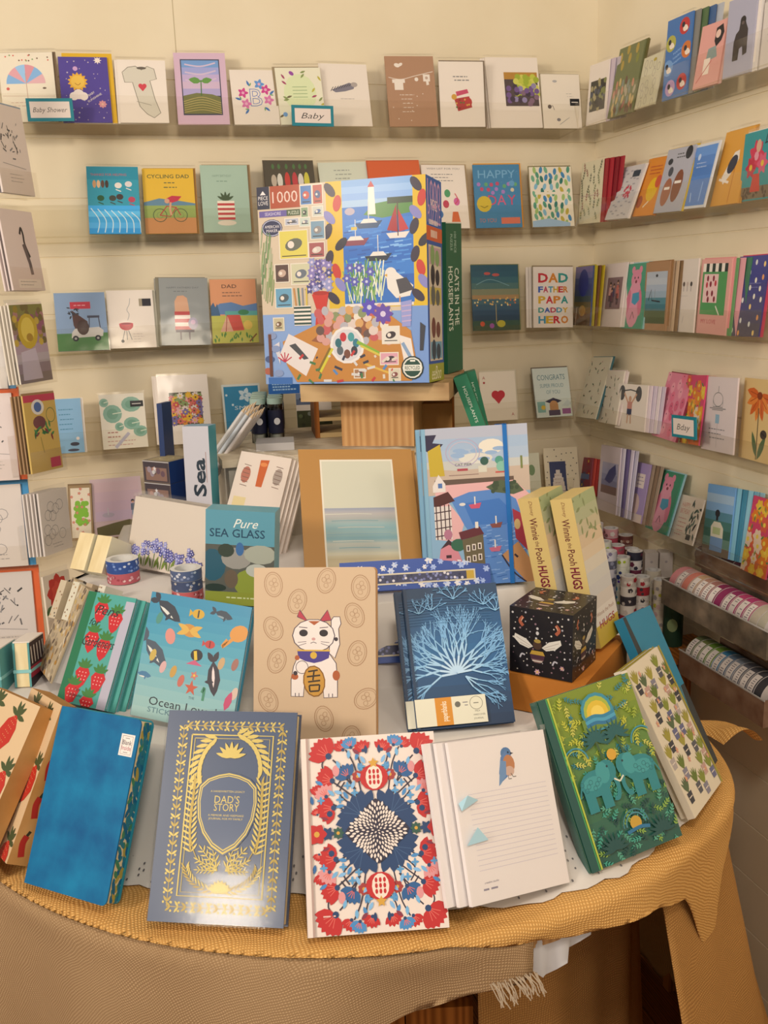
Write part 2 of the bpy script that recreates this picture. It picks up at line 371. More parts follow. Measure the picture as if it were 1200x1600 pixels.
# where each card stands: x, y, z of its lower left corner, turn, lean, tilt (degrees), width, height (metres)
D = {
    'umbrella': (-1.106, -0.055, 1.653, -5.6, 16.9, 1.7, 0.086, 0.118),
    'purple': (-1.013, -0.058, 1.656, -2.7, 16.8, 0.3, 0.079, 0.113),
    'onesie': (-0.921, -0.057, 1.655, -3.9, 16.3, -0.5, 0.080, 0.109),
    'sprout': (-0.825, -0.055, 1.656, -5.8, 16.3, 0.1, 0.088, 0.127),
    'letterB': (-0.729, -0.059, 1.655, -1.1, 14.4, 0.7, 0.080, 0.096),
    'greenfloral': (-0.648, -0.059, 1.655, -0.9, 13.2, 1.6, 0.081, 0.100),
    'sleeping': (-0.568, -0.060, 1.656, 0.7, 14.6, 0.2, 0.089, 0.113),
    'kraft': (-0.447, -0.057, 1.657, -4.4, 12.1, 0.5, 0.091, 0.127),
    'chest': (-0.350, -0.057, 1.659, -4.6, 6.4, 0.1, 0.085, 0.115),
    'grapes': (-0.249, -0.059, 1.658, -1.5, 11.6, 0.7, 0.105, 0.131),
    'blacktag': (-0.142, -0.059, 1.659, -2.4, 10.5, 0.1, 0.078, 0.101),
    'animals': (-0.989, -0.056, 1.476, -4.5, 16.4, -1.2, 0.086, 0.118),
    'cycling': (-0.895, -0.056, 1.477, -4.8, 15.3, -0.6, 0.088, 0.115),
    'mint': (-0.795, -0.057, 1.475, -4.6, 14.4, -0.6, 0.083, 0.120),
    'veg': (-0.678, -0.059, 1.470, -0.0, 16.1, 0.0, 0.091, 0.129),
    'pale': (-0.573, -0.058, 1.466, -0.1, 16.8, 1.4, 0.092, 0.128),
    'redorange': (-0.482, -0.059, 1.471, -0.0, 15.7, 0.7, 0.101, 0.129),
    'list': (-0.382, -0.054, 1.477, -2.8, 17.2, -0.9, 0.086, 0.123),
    'happyday': (-0.280, -0.059, 1.476, -1.9, 8.2, 0.4, 0.094, 0.118),
    'leaves': (-0.164, -0.059, 1.479, -2.0, 9.7, 0.6, 0.087, 0.114),
    'golf': (-1.060, -0.059, 1.287, 0.8, 15.2, -0.6, 0.085, 0.102),
    'bbq': (-0.973, -0.059, 1.284, 0.6, 14.6, -0.9, 0.080, 0.103),
    'beachman': (-0.884, -0.057, 1.282, -2.9, 13.9, -1.8, 0.086, 0.121),
    'dadcamp': (-0.794, -0.057, 1.280, -3.7, 15.2, -1.2, 0.083, 0.117),
    'night': (-0.288, -0.058, 1.281, -1.0, 8.1, -1.0, 0.098, 0.126),
    'dadpapa': (-0.162, -0.058, 1.282, -1.5, 5.3, -1.6, 0.085, 0.118),
    'skyblue': (-1.083, -0.056, 1.109, 0.5, 14.7, -0.5, 0.049, 0.097),
    'lilypad': (-1.002, -0.056, 1.108, -0.0, 13.9, -0.2, 0.079, 0.099),
    'flowerphoto': (-0.897, -0.056, 1.107, -0.4, 14.8, -0.6, 0.090, 0.127),
    'tealsea': (-0.783, -0.058, 1.101, -0.8, 13.9, -0.3, 0.071, 0.105),
    'dock': (-0.645, -0.055, 1.112, -0.4, 14.2, -1.7, 0.068, 0.101),
    'heart': (-0.273, -0.058, 1.100, -1.0, 11.2, -0.7, 0.076, 0.098),
    'congrats': (-0.155, -0.059, 1.098, 0.0, 17.0, -0.5, 0.079, 0.101),
    'beachkids': (-1.032, -0.044, 0.946, 1.7, 15.5, -0.1, 0.091, 0.109),
    'greentree': (-1.075, -0.050, 0.934, -0.4, 14.6, -2.5, 0.040, 0.101),
    'dotted': (-0.130, -0.041, 0.952, -0.1, 15.3, -2.0, 0.077, 0.096),
    'creamleft': (-0.175, -0.041, 0.951, -0.2, 15.3, -2.0, 0.038, 0.089),
    'photoR': (-0.057, -0.067, 1.660, -89.3, 3.0, -2.1, 0.072, 0.107),
    'olives': (-0.057, -0.155, 1.659, -90.4, 10.5, -1.6, 0.088, 0.119),
    'creamR': (-0.053, -0.248, 1.658, -92.4, 10.8, -1.5, 0.069, 0.084),
    'birds': (-0.057, -0.332, 1.658, -89.2, 3.0, -0.7, 0.070, 0.122),
    'pinkwoman': (-0.061, -0.430, 1.657, -77.2, 12.6, 2.2, 0.049, 0.096),
    'gorilla': (-0.057, -0.505, 1.657, -87.7, 3.0, -1.0, 0.062, 0.106),
    'edgecard': (-0.055, -0.580, 1.656, -87.8, 3.0, 0.7, 0.048, 0.087),
    'sprigs': (-0.058, -0.049, 1.482, -90.4, 3.0, -1.1, 0.085, 0.114),
    'words': (-0.055, -0.155, 1.482, -93.0, 19.1, -1.8, 0.090, 0.097),
    'orange': (-0.056, -0.245, 1.480, -90.7, 17.0, -2.0, 0.069, 0.101),
    'potato': (-0.054, -0.316, 1.478, -93.2, 13.2, -1.6, 0.089, 0.105),
    'bluewash': (-0.050, -0.396, 1.477, -98.1, 12.4, -1.8, 0.086, 0.100),
    'skate': (-0.054, -0.475, 1.477, -93.5, 11.9, -0.5, 0.075, 0.111),
    'tealfig': (-0.050, -0.545, 1.479, -98.8, 3.0, -1.1, 0.090, 0.095),
    'darkblue': (-0.051, -0.025, 1.279, -95.9, 3.0, 1.0, 0.089, 0.115),
    'whitephoto': (-0.053, -0.122, 1.282, -93.4, 7.1, 1.4, 0.094, 0.118),
    'greenbear': (-0.051, -0.210, 1.285, -95.4, 6.9, 1.2, 0.085, 0.116),
    'boat': (-0.051, -0.291, 1.286, -94.7, 3.0, 0.8, 0.086, 0.116),
    'whiteline': (-0.049, -0.373, 1.287, -97.4, 3.0, 0.6, 0.079, 0.118),
    'pinkshop': (-0.050, -0.449, 1.287, -96.4, 3.0, -0.4, 0.094, 0.116),
    'lantern': (-0.054, -0.549, 1.287, -89.6, 6.7, 0.9, 0.068, 0.118),
    'sprig2': (-0.054, -0.035, 1.093, -95.9, 17.3, 4.4, 0.099, 0.126),
    'sprig3': (-0.048, -0.127, 1.094, -100.0, 10.6, 4.4, 0.096, 0.102),
    'weights': (-0.054, -0.209, 1.096, -92.0, 5.7, 3.2, 0.110, 0.084),
    'pinkbears': (-0.047, -0.318, 1.099, -99.5, 15.1, 1.4, 0.097, 0.116),
    'florals': (-0.045, -0.409, 1.099, -101.6, 7.0, 5.0, 0.078, 0.115),
    'cake': (-0.045, -0.476, 1.099, -99.3, 3.0, 3.8, 0.110, 0.118),
    'orangeflower': (-0.044, -0.565, 1.103, -99.7, 3.0, 2.3, 0.099, 0.123),
    'redsmall': (-0.019, 0.035, 0.941, -96.6, 8.3, 8.0, 0.094, 0.077),
    'whale': (-0.046, -0.129, 0.915, -98.4, 5.6, 5.4, 0.103, 0.130),
    'lilac': (-0.045, -0.206, 0.919, -95.6, 11.2, 4.3, 0.093, 0.112),
    'bear2': (-0.040, -0.299, 0.922, -99.0, 17.3, 4.5, 0.088, 0.112),
    'cactusc': (-0.038, -0.382, 0.921, -99.6, 16.8, 5.7, 0.089, 0.081),
    'lady': (-0.044, -0.480, 0.921, -93.9, 7.2, 5.6, 0.079, 0.116),
    'florals2': (-0.043, -0.588, 0.921, -97.9, 9.5, 2.9, 0.073, 0.119),
    'Baby Shower': (-1.067, -0.094, 1.653, -2.0, 2.6, 0.7, 0.072, 0.035),
    'Baby': (-0.634, -0.095, 1.651, -0.2, 1.4, -0.6, 0.074, 0.034),
    'Bday': (-0.094, -0.456, 1.118, -91.3, -1.6, 3.2, 0.070, 0.036),
}
# ================================================================ greeting cards
WHITE = 'efe6de'; CREAM = 'efe3cc'; KRAFT = 'b98a5e'; INK = '3a3634'; GREY = '8d8680'
def a_umbrella(a):
    for i, c in enumerate(('8fb7d8', 'e8a8a8', 'a5c9e2', 'e39a9c', '8fb7d8', 'e8b4b0')):
        t0, t1 = 180+30*i, 210+30*i
        a.p(c, [(.47, .45)]+[(.47+.36*math.cos(R_(t)), .45+.36*math.sin(R_(t))/a.q*1.05) for t in (t0, t0+10, t0+20, t1)])
    a.l('c9a38c', [(.47, .3), (.48, .7), (.53, .74)], .012)
    a.l('d8b89c', [(.02, .62), (.98, .64)], .01); a.sc(14, lambda u, v, r: a.e(r.choice(['d96a5a', '7a5a48', '86a36a']), u, v, .015), (.05, .02, .95, .12))
    a.e('d86a60', .13, .52, .03); a.e('7f6a58', .8, .52, .035, .02); a.dash('c08a80', .15, .6, .72, 2, .05)
def a_purple(a):
    a.sc(40, lambda u, v, r: a.star('f3e6e0', u, v, .012+.012*r.random(), 4, .3), (.04, .04, .96, .96), .07)
    a.star('f0b23c', .36, .38, .21, 14, .75); a.e('f5c453', .36, .38, .14); a.l('b8742c', [(.30, .40), (.36, .43), (.42, .40)], .012, True)
    for u, v, r in ((.26, .60, .09), (.36, .57, .11), (.46, .60, .09)): a.e('f2e8e4', u, v, r)
    a.t('f2e8e4', 'BABY', .62, .56, .045, rot=-32); a.t('f2e8e4', 'SUNSHINE', .68, .62, .045, fit=.34, rot=-32)
    a.fl('e59a9a', .83, .72, .09, 8, 'f0c0a0'); a.e('d6a6c8', .33, .18, .05); a.star('f3e6e0', .8, .05, .09, 8, .5)
def a_onesie(a):
    a.p('ddd2bc', [(.22, .12), (.38, .10), (.5, .16), (.62, .10), (.76, .14), (.8, .3), (.66, .33), (.74, .62), (.84, .84), (.7, .92), (.56, .86), (.42, .74), (.3, .36), (.14, .36), (.1, .2)])
    a.l('7a6f5e', [(.22, .12), (.38, .10), (.5, .16), (.62, .10), (.76, .14), (.8, .3), (.66, .33), (.74, .62), (.84, .84), (.7, .92), (.56, .86), (.42, .74), (.3, .36), (.14, .36), (.1, .2), (.22, .12)], .012)
    a.e('6e6254', .5, .13, .1, .03); a.e('d84a52', .46, .41, .045); a.e('d84a52', .54, .41, .045); a.p('d84a52', [(.415, .425), (.585, .425), (.5, .5)])
    a.l('9a8e7a', [(.36, .66), (.66, .72)], .01)
def a_sprout(a):
    a.r('4a4a58', .12, .09, .88, .87); a.grad(['7fa2cc', 'a9a9d0', 'c9b0cc', 'd6b8c8', 'b8a8c8'], .105, .6, .14, .86)
    for v in (.16, .27, .38): a.l('d8c0d0', [(.2, v), (.5, v+.03), (.8, v-.02)], .03, True)
    a.p('7d7a48', [(.14, .85), (.14, .6), (.4, .56), (.7, .58), (.86, .62), (.86, .85)])
    for i in range(6): a.l('c9b06a', [(.14, .68+.03*i), (.5, .62+.035*i), (.86, .70+.03*i)], .012, True)
    a.l('4f7a3c', [(.49, .6), (.5, .38)], .02); a.lf('6f9a4c', .5, .4, .24, 190, .55); a.lf('6f9a4c', .5, .4, .22, -10, .55)
def a_letterB(a):
    a.t('3f6cb4', 'B', .53, .5, .38, bold=.012); a.t(WHITE, 'B', .53, .5, .38, bold=-.012)
    for u, v, c in ((.25, .42, 'd8478c'), (.3, .62, 'e07aa8'), (.75, .36, 'd8478c'), (.8, .55, 'e07aa8'), (.62, .26, '6a9ad0')): a.fl(c, u, v, .12, 5, 'f0b0c0')
    for u, v, t in ((.2, .55, 200), (.4, .3, 250), (.7, .68, 40), (.83, .45, 320), (.35, .72, 130)): a.lf('4f7ab4', u, v, .14, t); a.lf('7aa86a', u, v, .09, t+50)
def a_greenfloral(a):
    a.e('e6e8b4', .5, .45, .36, .42)
    a.sc(36, lambda u, v, r: a.lf(r.choice(['8f9a5a', 'b04a6a', '7a6a4a', 'c8b84a']), u, v, .13, r.random()*360) if abs(u-.5) > .3 or abs(v-.45) > .33 else None, (.06, .04, .94, .95), .07)
    for i in range(4): a.l('a8b884', [(.34, .34+.06*i), (.66, .34+.06*i)], .016)
    a.e('7fa8d0', .12, .82, .05); a.e('a050a0', .35, .1, .06, .04, 40)
def a_sleeping(a):
    a.p('8a8288', [(.22, .42), (.4, .36), (.6, .3), (.72, .33), (.68, .4), (.5, .44), (.3, .46)])
    for i in range(9): a.l('4a4448', [(.2+.055*i, .44-.012*i), (.26+.055*i, .37-.008*i)], .012)
    a.e('b8a89c', .7, .33, .07, .05); a.dash('8a8078', .38, .74, .56, 1, .03)
def a_kraft(a):
    a.l(WHITE, [(.05, .3), (.3, .33), (.6, .28), (.97, .22)], .012, True)
    a.r(WHITE, .16, .33, .34, .48); a.r(WHITE, .12, .33, .38, .38); a.e(WHITE, .24, .13, .06, .04, 20); a.e(WHITE, .31, .12, .05, .03, -30)
    a.e(WHITE, .62, .33, .04); a.r(WHITE, .76, .26, .9, .36); a.e('c9a890', .83, .31, .03); a.lf(WHITE, .82, .35, .1, 60, .5); a.lf(WHITE, .86, .35, .1, 110, .5)
    a.dash(WHITE, .28, .6, .55, 5, .06, .01); a.sc(9, lambda u, v, r: a.star(WHITE, u, v, .016), (.1, .5, .8, .95), .1)
def a_chest(a):
    a.dash(GREY, .3, .7, .23, 2, .055, .022); a.p('b8403c', [(.32, .57), (.66, .53), (.72, .70), (.4, .76)]); a.p('d0506a', [(.36, .46), (.62, .42), (.65, .48), (.38, .53)])
    a.e('c0403c', .62, .62, .1); a.e('d8a040', .32, .54, .06); a.sc(10, lambda u, v, r: a.e(r.choice(['e0b050', '8a3030', '5a7a3a']), u, v, .02), (.36, .56, .66, .72))
def a_grapes(a):
    a.r('5a4a48', .33, .21, .97, .69); a.r('c08a3a', .33, .21, .97, .31); a.sc(26, lambda u, v, r: a.e(r.choice(['c8c84a', 'a8b438', 'd8d060']), u, v, .055), (.55, .26, .95, .52), .06)
    a.sc(22, lambda u, v, r: a.e(r.choice(['7a5a8a', '9a8aa8', '4a3a48', '8a6a78']), u, v, .05), (.36, .38, .95, .66), .05)
def a_blacktag(a):
    a.e('b8b0a8', .35, .13, .06, .03); a.dash('a09890', .62, .82, .36, 2, .05); a.r('1c1c20', .72, .45, .97, .58); a.l(WHITE, [(.76, .515), (.93, .515)], .02)
    a.e('6a5a50', .18, .6, .05); a.l('7a6a60', [(.18, .6), (.26, .58), (.3, .66)], .014); a.l('a8a098', [(.42, .93), (.68, .8)], .012); a.e('8a8280', .4, .84, .05, .04)
def a_animals(a):
    a.grad(['2f8fa0', '3a9aa8', '3a9aa8'], 0, .58); a.grad(['48aee0', '66c4f2', '48aee0', '5ab8ea', '38a0dc'], .58, 1)  # blue lower half and its pale streaks: glare painted into the design
    a.t('c05a5a', 'THANKS FOR HELPING', .42, .12, .05, fit=.7)
    for u, c in ((.14, 'd09a68'), (.22, 'e8b888'), (.3, '6a4a3a'), (.38, '4a3a30')): a.e(c, u, .26, .035, .08)
    for u, v, c in ((.6, .28, 'e8e0d8'), (.8, .26, 'e0d8d8'), (.25, .47, '2f5a38'), (.48, .47, '46483c'), (.62, .45, '4a3a34'), (.85, .49, 'c0485a')): a.e(c, u, v, .07, .06); a.l(c, [(u-.05, v+.06), (u+.05, v+.09)], .02)
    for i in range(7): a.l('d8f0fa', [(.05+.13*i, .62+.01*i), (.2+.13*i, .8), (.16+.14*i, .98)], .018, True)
def a_cycling(a):
    a.r('e8b83a', 0, 0, 1, .5); a.p('6a8a98', [(0, .52), (.3, .46), (.7, .5), (1, .54), (1, .6), (0, .6)]); a.r('9aa858', 0, .57, 1, .78); a.r('d09058', 0, .76, 1, 1)
    a.t('4a5a38', 'CYCLING DAD', .5, .12, .075, fit=.82, bold=.01); a.dash('6a6a40', .4, .66, .22, 2, .07, .02)
    for u in (.3, .7): a.o_('4a5a40', u, .72, .13, .13, .014); a.o_('7a8a58', u, .72, .06, .06, .008)
    a.l('b83a40', [(.3, .72), (.44, .58), (.62, .6), (.7, .72)], .02); a.l('b83a40', [(.3, .72), (.5, .74), (.62, .6)], .018)
    a.p('c8384a', [(.42, .47), (.55, .42), (.74, .43), (.66, .5), (.5, .54)]); a.e('d9a07c', .45, .5, .05); a.l('d9a07c', [(.52, .52), (.5, .62), (.52, .72)], .04)
def a_mint(a):
    a.t('8aa088', 'HAPPY BIRTHDAY', .45, .16, .05, fit=.4); a.dash('8aa088', .32, .6, .24, 1, .05, .02)
    for i in range(8): a.l('c84a48' if i % 2 else 'f2ead8', [(.32, .55+.035*i), (.68, .55+.035*i)], .05)
    for i, t in enumerate((-150, -120, -90, -60, -30)): a.lf('4a5a3c', .5, .53, .2, t, .3)
    a.e('e8d8c0', .5, .86, .2, .06)
def a_veg(a):
    for i, (u, c, h) in enumerate(((.18, 'c8b49a', .3), (.3, 'e0d8c8', .36), (.45, 'd04a40', .42), (.6, 'c84a4a', .42), (.72, 'e0d8d0', .36), (.84, 'd8c84a', .42))):
        a.e(c, u, .28, .055, h*.42); a.lf('5a7a48', u, .12, .12, -90, .5)
        a.e(c, u, .74, .05, h*.3)
def a_pale(a): a.dash('a8a898', .3, .7, .12, 3, .06, .02); a.o_('b8c0a8', .5, .6, .28, .3, .03)
def a_redorange(a): a.r('f2e2d0', .12, .45, .88, .85); a.t('e2603c', 'THANKS', .5, .64, .12, fit=.6)
def a_list(a):
    a.t(GREY, 'WISH LIST FOR YOU', .5, .06, .04, fit=.75); a.dash(GREY, .2, .8, .15, 3, .05, .016)
    for u, v, c in ((.3, .42, 'c85a48'), (.55, .45, '5aa06a'), (.5, .62, 'c84a5a'), (.75, .58, 'd86a9a'), (.7, .8, 'e07a4a'), (.35, .78, '4a7ab0')): a.e(c, u, v, .07, .09)
    a.l('d84a5a', [(.72, .45), (.78, .55), (.7, .62)], .02, True); a.p('e07040', [(.6, .9), (.8, .9), (.76, .74), (.64, .74)])
def a_happyday(a):
    a.t('7fb0c8', 'HAPPY', .5, .15, .16, fit=.8); a.sc(14, lambda u, v, r: a.e(r.choice(['c8506a', 'e0c8a0', '6aa870', 'b080b8']), u, v, .04), (.1, .3, .9, .45), .1)
    a.t('d8506a', 'D', .38, .56, .2); a.t('e0607a', 'A', .58, .56, .2); a.t('d8506a', 'Y', .8, .56, .2); a.e('d8b838', .2, .62, .16); a.l('7a6a20', [(.12, .65), (.2, .68), (.28, .65)], .014)
    a.t('c87a58', 'TO YOU', .26, .88, .08, fit=.36); a.r('e0785a', .55, .84, .96, .94); a.e('6aa0c0', .82, .3, .06)
def a_leaves(a):
    a.sc(60, lambda u, v, r: a.e(r.choice(['5a9a7a', '7ab08a', '4a8ab0', '8abaca', 'a8c070', 'c8b048', '3a7a6a']), u, v, .04, .075, r.randrange(-25, 25)), (.06, .05, .94, .95), .11)
    a.r(CREAM, .1, .42, .9, .46); a.p('a8c0d0', [(0, .9), (.4, .86), (.9, .94), (.9, 1), (0, 1)])
def a_golf(a):
    a.r('8fa4bc', 0, 0, 1, .74); a.r('5a8850', 0, .7, 1, 1); a.r('c83a48', .3, .16, .7, .28); a.dash('e8a0a0', .36, .66, .22, 1, .05, .02)
    a.p('5a3a34', [(.32, .3), (.5, .42), (.62, .5), (.6, .74), (.42, .74), (.34, .56)]); a.r('4a4a58', .62, .4, .86, .44); a.l('4a4a58', [(.66, .42), (.64, .62)], .02); a.l('4a4a58', [(.84, .42), (.86, .62)], .02)
    a.p('d8d4d0', [(.3, .68), (.36, .62), (.84, .6), (.92, .66), (.9, .76), (.28, .78)]); a.e('4a3028', .52, .6, .12, .16); a.sc(14, lambda u, v, r: a.lf('3a3a40', u, v, .08, r.random()*360), (.28, .26, .4, .4))
    for u in (.36, .8): a.e('2c2c34', u, .79, .06); a.e('b8b0a8', u, .79, .025)
def a_bbq(a):
    a.e('c02c34', .38, .61, .15, .11); a.r(WHITE, .2, .5, .56, .58); a.e('d04048', .38, .585, .155, .035); a.e('8a2028', .38, .58, .12, .02)
    for x in (.28, .38, .48): a.l(GREY, [(.38+(x-.38)*.4, .7), (x, .86)], .016)
    a.e('3a3434', .28, .88, .035); a.l('b8b0a8', [(.42, .52), (.46, .42), (.42, .34), (.48, .24), (.5, .14)], .014, True); a.dash('c8b4a8', .5, .75, .76, 4, .045, .01); a.r('2c2830', .69, .15, .95, .28); a.r('a8987c', .69, .15, .76, .28)
def a_beachman(a):
    a.t('6e706c', 'HAPPY FATHERS DAY', .48, .145, .035, fit=.66); a.dash('6e706c', .28, .62, .2, 1, .04, .012)
    a.p('e0a880', [(.3, .5), (.3, .35), (.36, .27), (.48, .26), (.56, .3), (.58, .4), (.6, .54)])
    for i in range(5): a.p('c84a48' if i % 2 == 0 else 'f0e4dc', [(.29, .5+.055*i), (.6+.01*i, .5+.055*i), (.6+.012*i, .56+.055*i), (.29, .56+.055*i)])
    a.e('a89aa8', .66, .68, .1, .13); a.e('d8b0c0', .66, .66, .05); a.r('4a3a48', .3, .77, .68, .81); a.l('4a3a48', [(.4, .8), (.4, .92)], .03); a.l('4a3a48', [(.58, .8), (.58, .92)], .03)
def a_dadcamp(a):
    a.r('e8a070', 0, 0, 1, .42); a.t('6a4a3a', 'DAD', .42, .11, .08, fit=.32, bold=.01); a.dash('7a5a48', .25, .72, .21, 2, .05, .018)
    a.p('6a8ab0', [(0, .48), (.2, .38), (.45, .36), (.7, .42), (1, .38), (1, .55), (0, .55)]); a.p('4a6a88', [(0, .58), (0, .42), (.06, .36), (.1, .44), (.14, .38), (.2, .58)])
    a.r('68b0a0', .3, .5, 1, .58); a.r('c8c058', 0, .57, 1, 1); a.p('d8584a', [(.18, .82), (.34, .56), (.62, .56), (.7, .8)]); a.p('e8b090', [(.18, .82), (.34, .56), (.46, .82)]); a.l('a83a38', [(.34, .56), (.3, .82)], .014)
    a.e('4a8a58', .7, .52, .12, .06); a.e('f0c860', .78, .72, .1); a.sc(24, lambda u, v, r: a.lf('5a8a40', u, v, .1, -90+r.randrange(-30, 30)), (.05, .88, .9, 1)); a.l('8a5a38', [(.8, .98), (.96, .86)], .03)
def a_night(a):
    a.grad(['2f5a68', '345f6c', '3e6a70', '54766e', '8a8a68', 'b08a5a'], 0, .55); a.grad(['4a6a70', '3a5a6a', '2f5068', '28485e'], .52, .85); a.grad(['3a5a48', '4a5a40'], .85, 1)
    a.e('c85a50', .34, .13, .07, .03); a.e('c85a50', .52, .15, .08, .03); a.l('7aa0a0', [(.1, .3), (.4, .22), (.8, .32)], .014, True)
    a.sc(26, lambda u, v, r: a.e(r.choice(['e0b060', 'd87a48', 'f0d890']), u, v, .018), (.05, .5, .95, .62)); a.e('d85a3a', .2, .9, .05); a.e('c8b83a', .6, .9, .09, .07); a.e('a85aa0', .4, .93, .05); a.l('c8b06a', [(.5, .9), (.5, .6)], .012)
def a_dadpapa(a):
    cs = ['d0343c', 'e08a30', '3a9a8a', '3a62b0', 'c8405a', '4a9ab0', 'e0b030']
    for i, (wd, v, h) in enumerate((('DAD', .18, .2), ('FATHER', .37, .13), ('PAPA', .54, .16), ('DADDY', .71, .11), ('HERO', .87, .16))):
        n = len(wd)
        for j, ch in enumerate(wd): a.t(cs[(i*3+j) % 7], ch, .12+.76*(j+.5)/n, v, h, fit=.76/n*.97, bold=.035)
def a_skyblue(a): a.dash('4a86a0', .2, .8, .2, 5, .09, .03); a.e('3a3a48', .68, .84, .16, .07); a.e('4a4a58', .62, .95, .2, .05); a.e('e8e0e0', .8, .74, .06)
def a_lilypad(a):
    for u, v, r, s_ in ((.27, .36, .21, 1), (.7, .2, .22, .8), (.68, .55, .18, .8), (.86, .7, .16, .8), (.4, .6, .1, 1), (.1, .15, .1, 1)):
        a.e('8fb49a', u, v, r, r*s_); a.e('7aa488', u, v, r*.6, r*s_*.6); a.l('dfe4cc', [(u, v), (u+r, v-.02)], .02)
    a.dash('c08a78', .12, .4, .7, 2, .08, .03); a.dash('d0a090', .1, .85, .86, 2, .07, .02); a.l('c0b8c0', [(.28, .98), (.6, .72)], .07); a.r('1c1c20', .68, .14, .97, .25); a.l('d8d0c8', [(.72, .195), (.92, .195)], .02)
def a_flowerphoto(a):
    a.r('5a5238', .2, .25, .85, .72); cs = ['e08a2a', 'e8b028', 'd86a5a', 'e8a8a0', 'c84a4a', 'f0c850', '8a9a58', 'e4d0c0', '7a6a98']
    a.sc(70, lambda u, v, r: a.fl(r.choice(cs), u, v, .075, 7, r.choice(['6a4a28', 'e8b838'])), (.25, .29, .81, .69), .05)
def a_tealsea(a): a.r('2f88a8', .05, .04, .95, .96); a.fl('cfe0e4', .6, .2, .2, 5, '8ab0c0'); a.t('cfe0e4', 'SMILE', .6, .42, .1, fit=.6); a.sc(8, lambda u, v, r: a.e('d8eaf0', u, v, .03), (.1, .1, .9, .9), .2)
def a_dock(a): a.grad(['a8b4c8', 'c8c0c8', '8a94a8', '6a7488'], .02, .45, 0, .6); a.r('2a2830', .1, .32, .55, .36); a.r('3a3a40', .15, .26, .3, .33); a.r('4a4c30', 0, .56, 1, .98); a.sc(20, lambda u, v, r: a.e(r.choice(['6a7048', '3a3c28', '8a8a78']), u, v, .06), (.1, .6, .9, .95))
def a_heart(a):
    a.e('c8323a', .42, .47, .11); a.e('c8323a', .58, .47, .11); a.p('c8323a', [(.325, .5), (.675, .5), (.5, .66)]); a.t('b04040', 'A', .12, .12, .08); a.e('b04040', .12, .22, .03); a.t('b04040', 'A', .88, .88, .08)
def a_congrats(a):
    a.t('6a8a8a', 'CONGRATS', .5, .19, .14, fit=.78); a.t('7a9a98', 'SUPER PROUD', .5, .36, .1, fit=.66); a.t('7a9a98', 'OF YOU', .52, .49, .1, fit=.38)
    a.p('3a3448', [(.26, .68), (.5, .61), (.74, .68), (.5, .75)]); a.r('c8905a', .38, .74, .62, .95); a.e('c8905a', .5, .76, .12); a.r('5a4a58', .34, .86, .66, .97); a.r('8ab0a0', .04, .68, .26, .9); a.e('e0b840', .2, .8, .06)
    a.r('a0608a', .72, .84, .96, .95); a.p('c8d0c8', [(.72, .78), (.9, .66), (.98, .74), (.9, .8)])
def a_beachkids(a):
    a.grad(['d8b8b8', 'd4b4b8', 'd0b0b8', 'ccb0bc'], .06, .72, .05, .95); a.p('6a6038', [(.05, .97), (.05, .82), (.4, .76), (.7, .72), (.95, .78), (.95, .97)]); a.e('b8a8b0', .3, .62, .12, .05); a.l('c8c0c0', [(.3, .62), (.3, .5)], .02)
    a.person(.8, .42, .05, '2a2a34', '5a6a80', '8aa0b8')
def a_greentree(a): a.r(CREAM, .08, .05, .92, .95); a.sc(30, lambda u, v, r: a.e('8ac03a', u, v, .12), (.3, .3, .75, .7), .05); a.sc(14, lambda u, v, r: a.fl('d87a7a', u, v, .08, 5), (.1, .05, .9, .95), .2)
def a_dotted(a):
    a.sc(34, lambda u, v, r: a.star('3a3430', u, v, .022, 4, .6), (.04, .04, .96, .96), .13); a.r('464a68', .14, .3, .62, .95)
    for i, (w_, v) in enumerate(((.12, .48), (.22, .56), (.3, .65), (.34, .74), (.38, .84))): a.r('e8d8c8', .38-w_/2, v, .38+w_/2, v+.1)
    a.dash('b08a78', .26, .5, .6, 4, .08, .012)
def a_creamleft(a): a.e('8aa070', .5, .4, .2, .3); a.dash('a0a080', .2, .8, .85, 2, .05)
# side wall
def a_photoR(a): a.r('4a4638', .12, .28, .92, .78); a.sc(30, lambda u, v, r: a.e(r.choice(['8a8a50', '3a3630', 'b0a070', '5a5a60']), u, v, .07), (.15, .3, .88, .76), .06)
def a_olives(a):
    a.sc(10, lambda u, v, r: a.e(r.choice(['c8a850', 'b89a48', '8a8a40']), u, v, .06, .1), (.1, .05, .9, .3), .2); a.sc(34, lambda u, v, r: a.e(r.choice(['c88a6a', 'b8a888', 'a86a58', 'd0b070', '8a9080', '7a5a48']), u, v, .045, .085, r.randrange(-20, 20)), (.08, .5, .92, .95), .1)
def a_creamR(a): a.sc(16, lambda u, v, r: a.o_('a89a88', u, v, .07, .09, .014), (.1, .12, .9, .95), .2); a.e('b8a03a', .6, .1, .08, .04)
def a_birds(a):
    for u, v, c in ((.7, .14, 'c83a3a'), (.2, .3, 'b8b050'), (.85, .44, 'd87838'), (.15, .6, '7aa0c8'), (.75, .82, 'c83a3a'), (.3, .86, 'c8a0c0')):
        a.e(c, u, v, .2, .18); a.e('f0e0d0', u+.03, v+.03, .09, .07); a.e('2c2c38', u-.05, v-.02, .06); a.e('f0e8e0', u+.1, v+.04, .04)
    for i in range(3): a.t('a8c8e8', 'HAPPY', .5, .42+.06*i, .05, fit=.34, rot=-12)
def a_pinkwoman(a): a.p('2c2628', [(.62, .1), (.86, .06), (.95, .2), (.88, .32), (.7, .4), (.6, .3)]); a.e('e8c0a8', .72, .2, .1, .13); a.p('8a9a90', [(.4, .4), (.7, .38), (.8, .56), (.36, .6)]); a.r('f0e0d0', .3, .55, .55, .8); a.l('c8605a', [(.1, .9), (.6, .6)], .03)
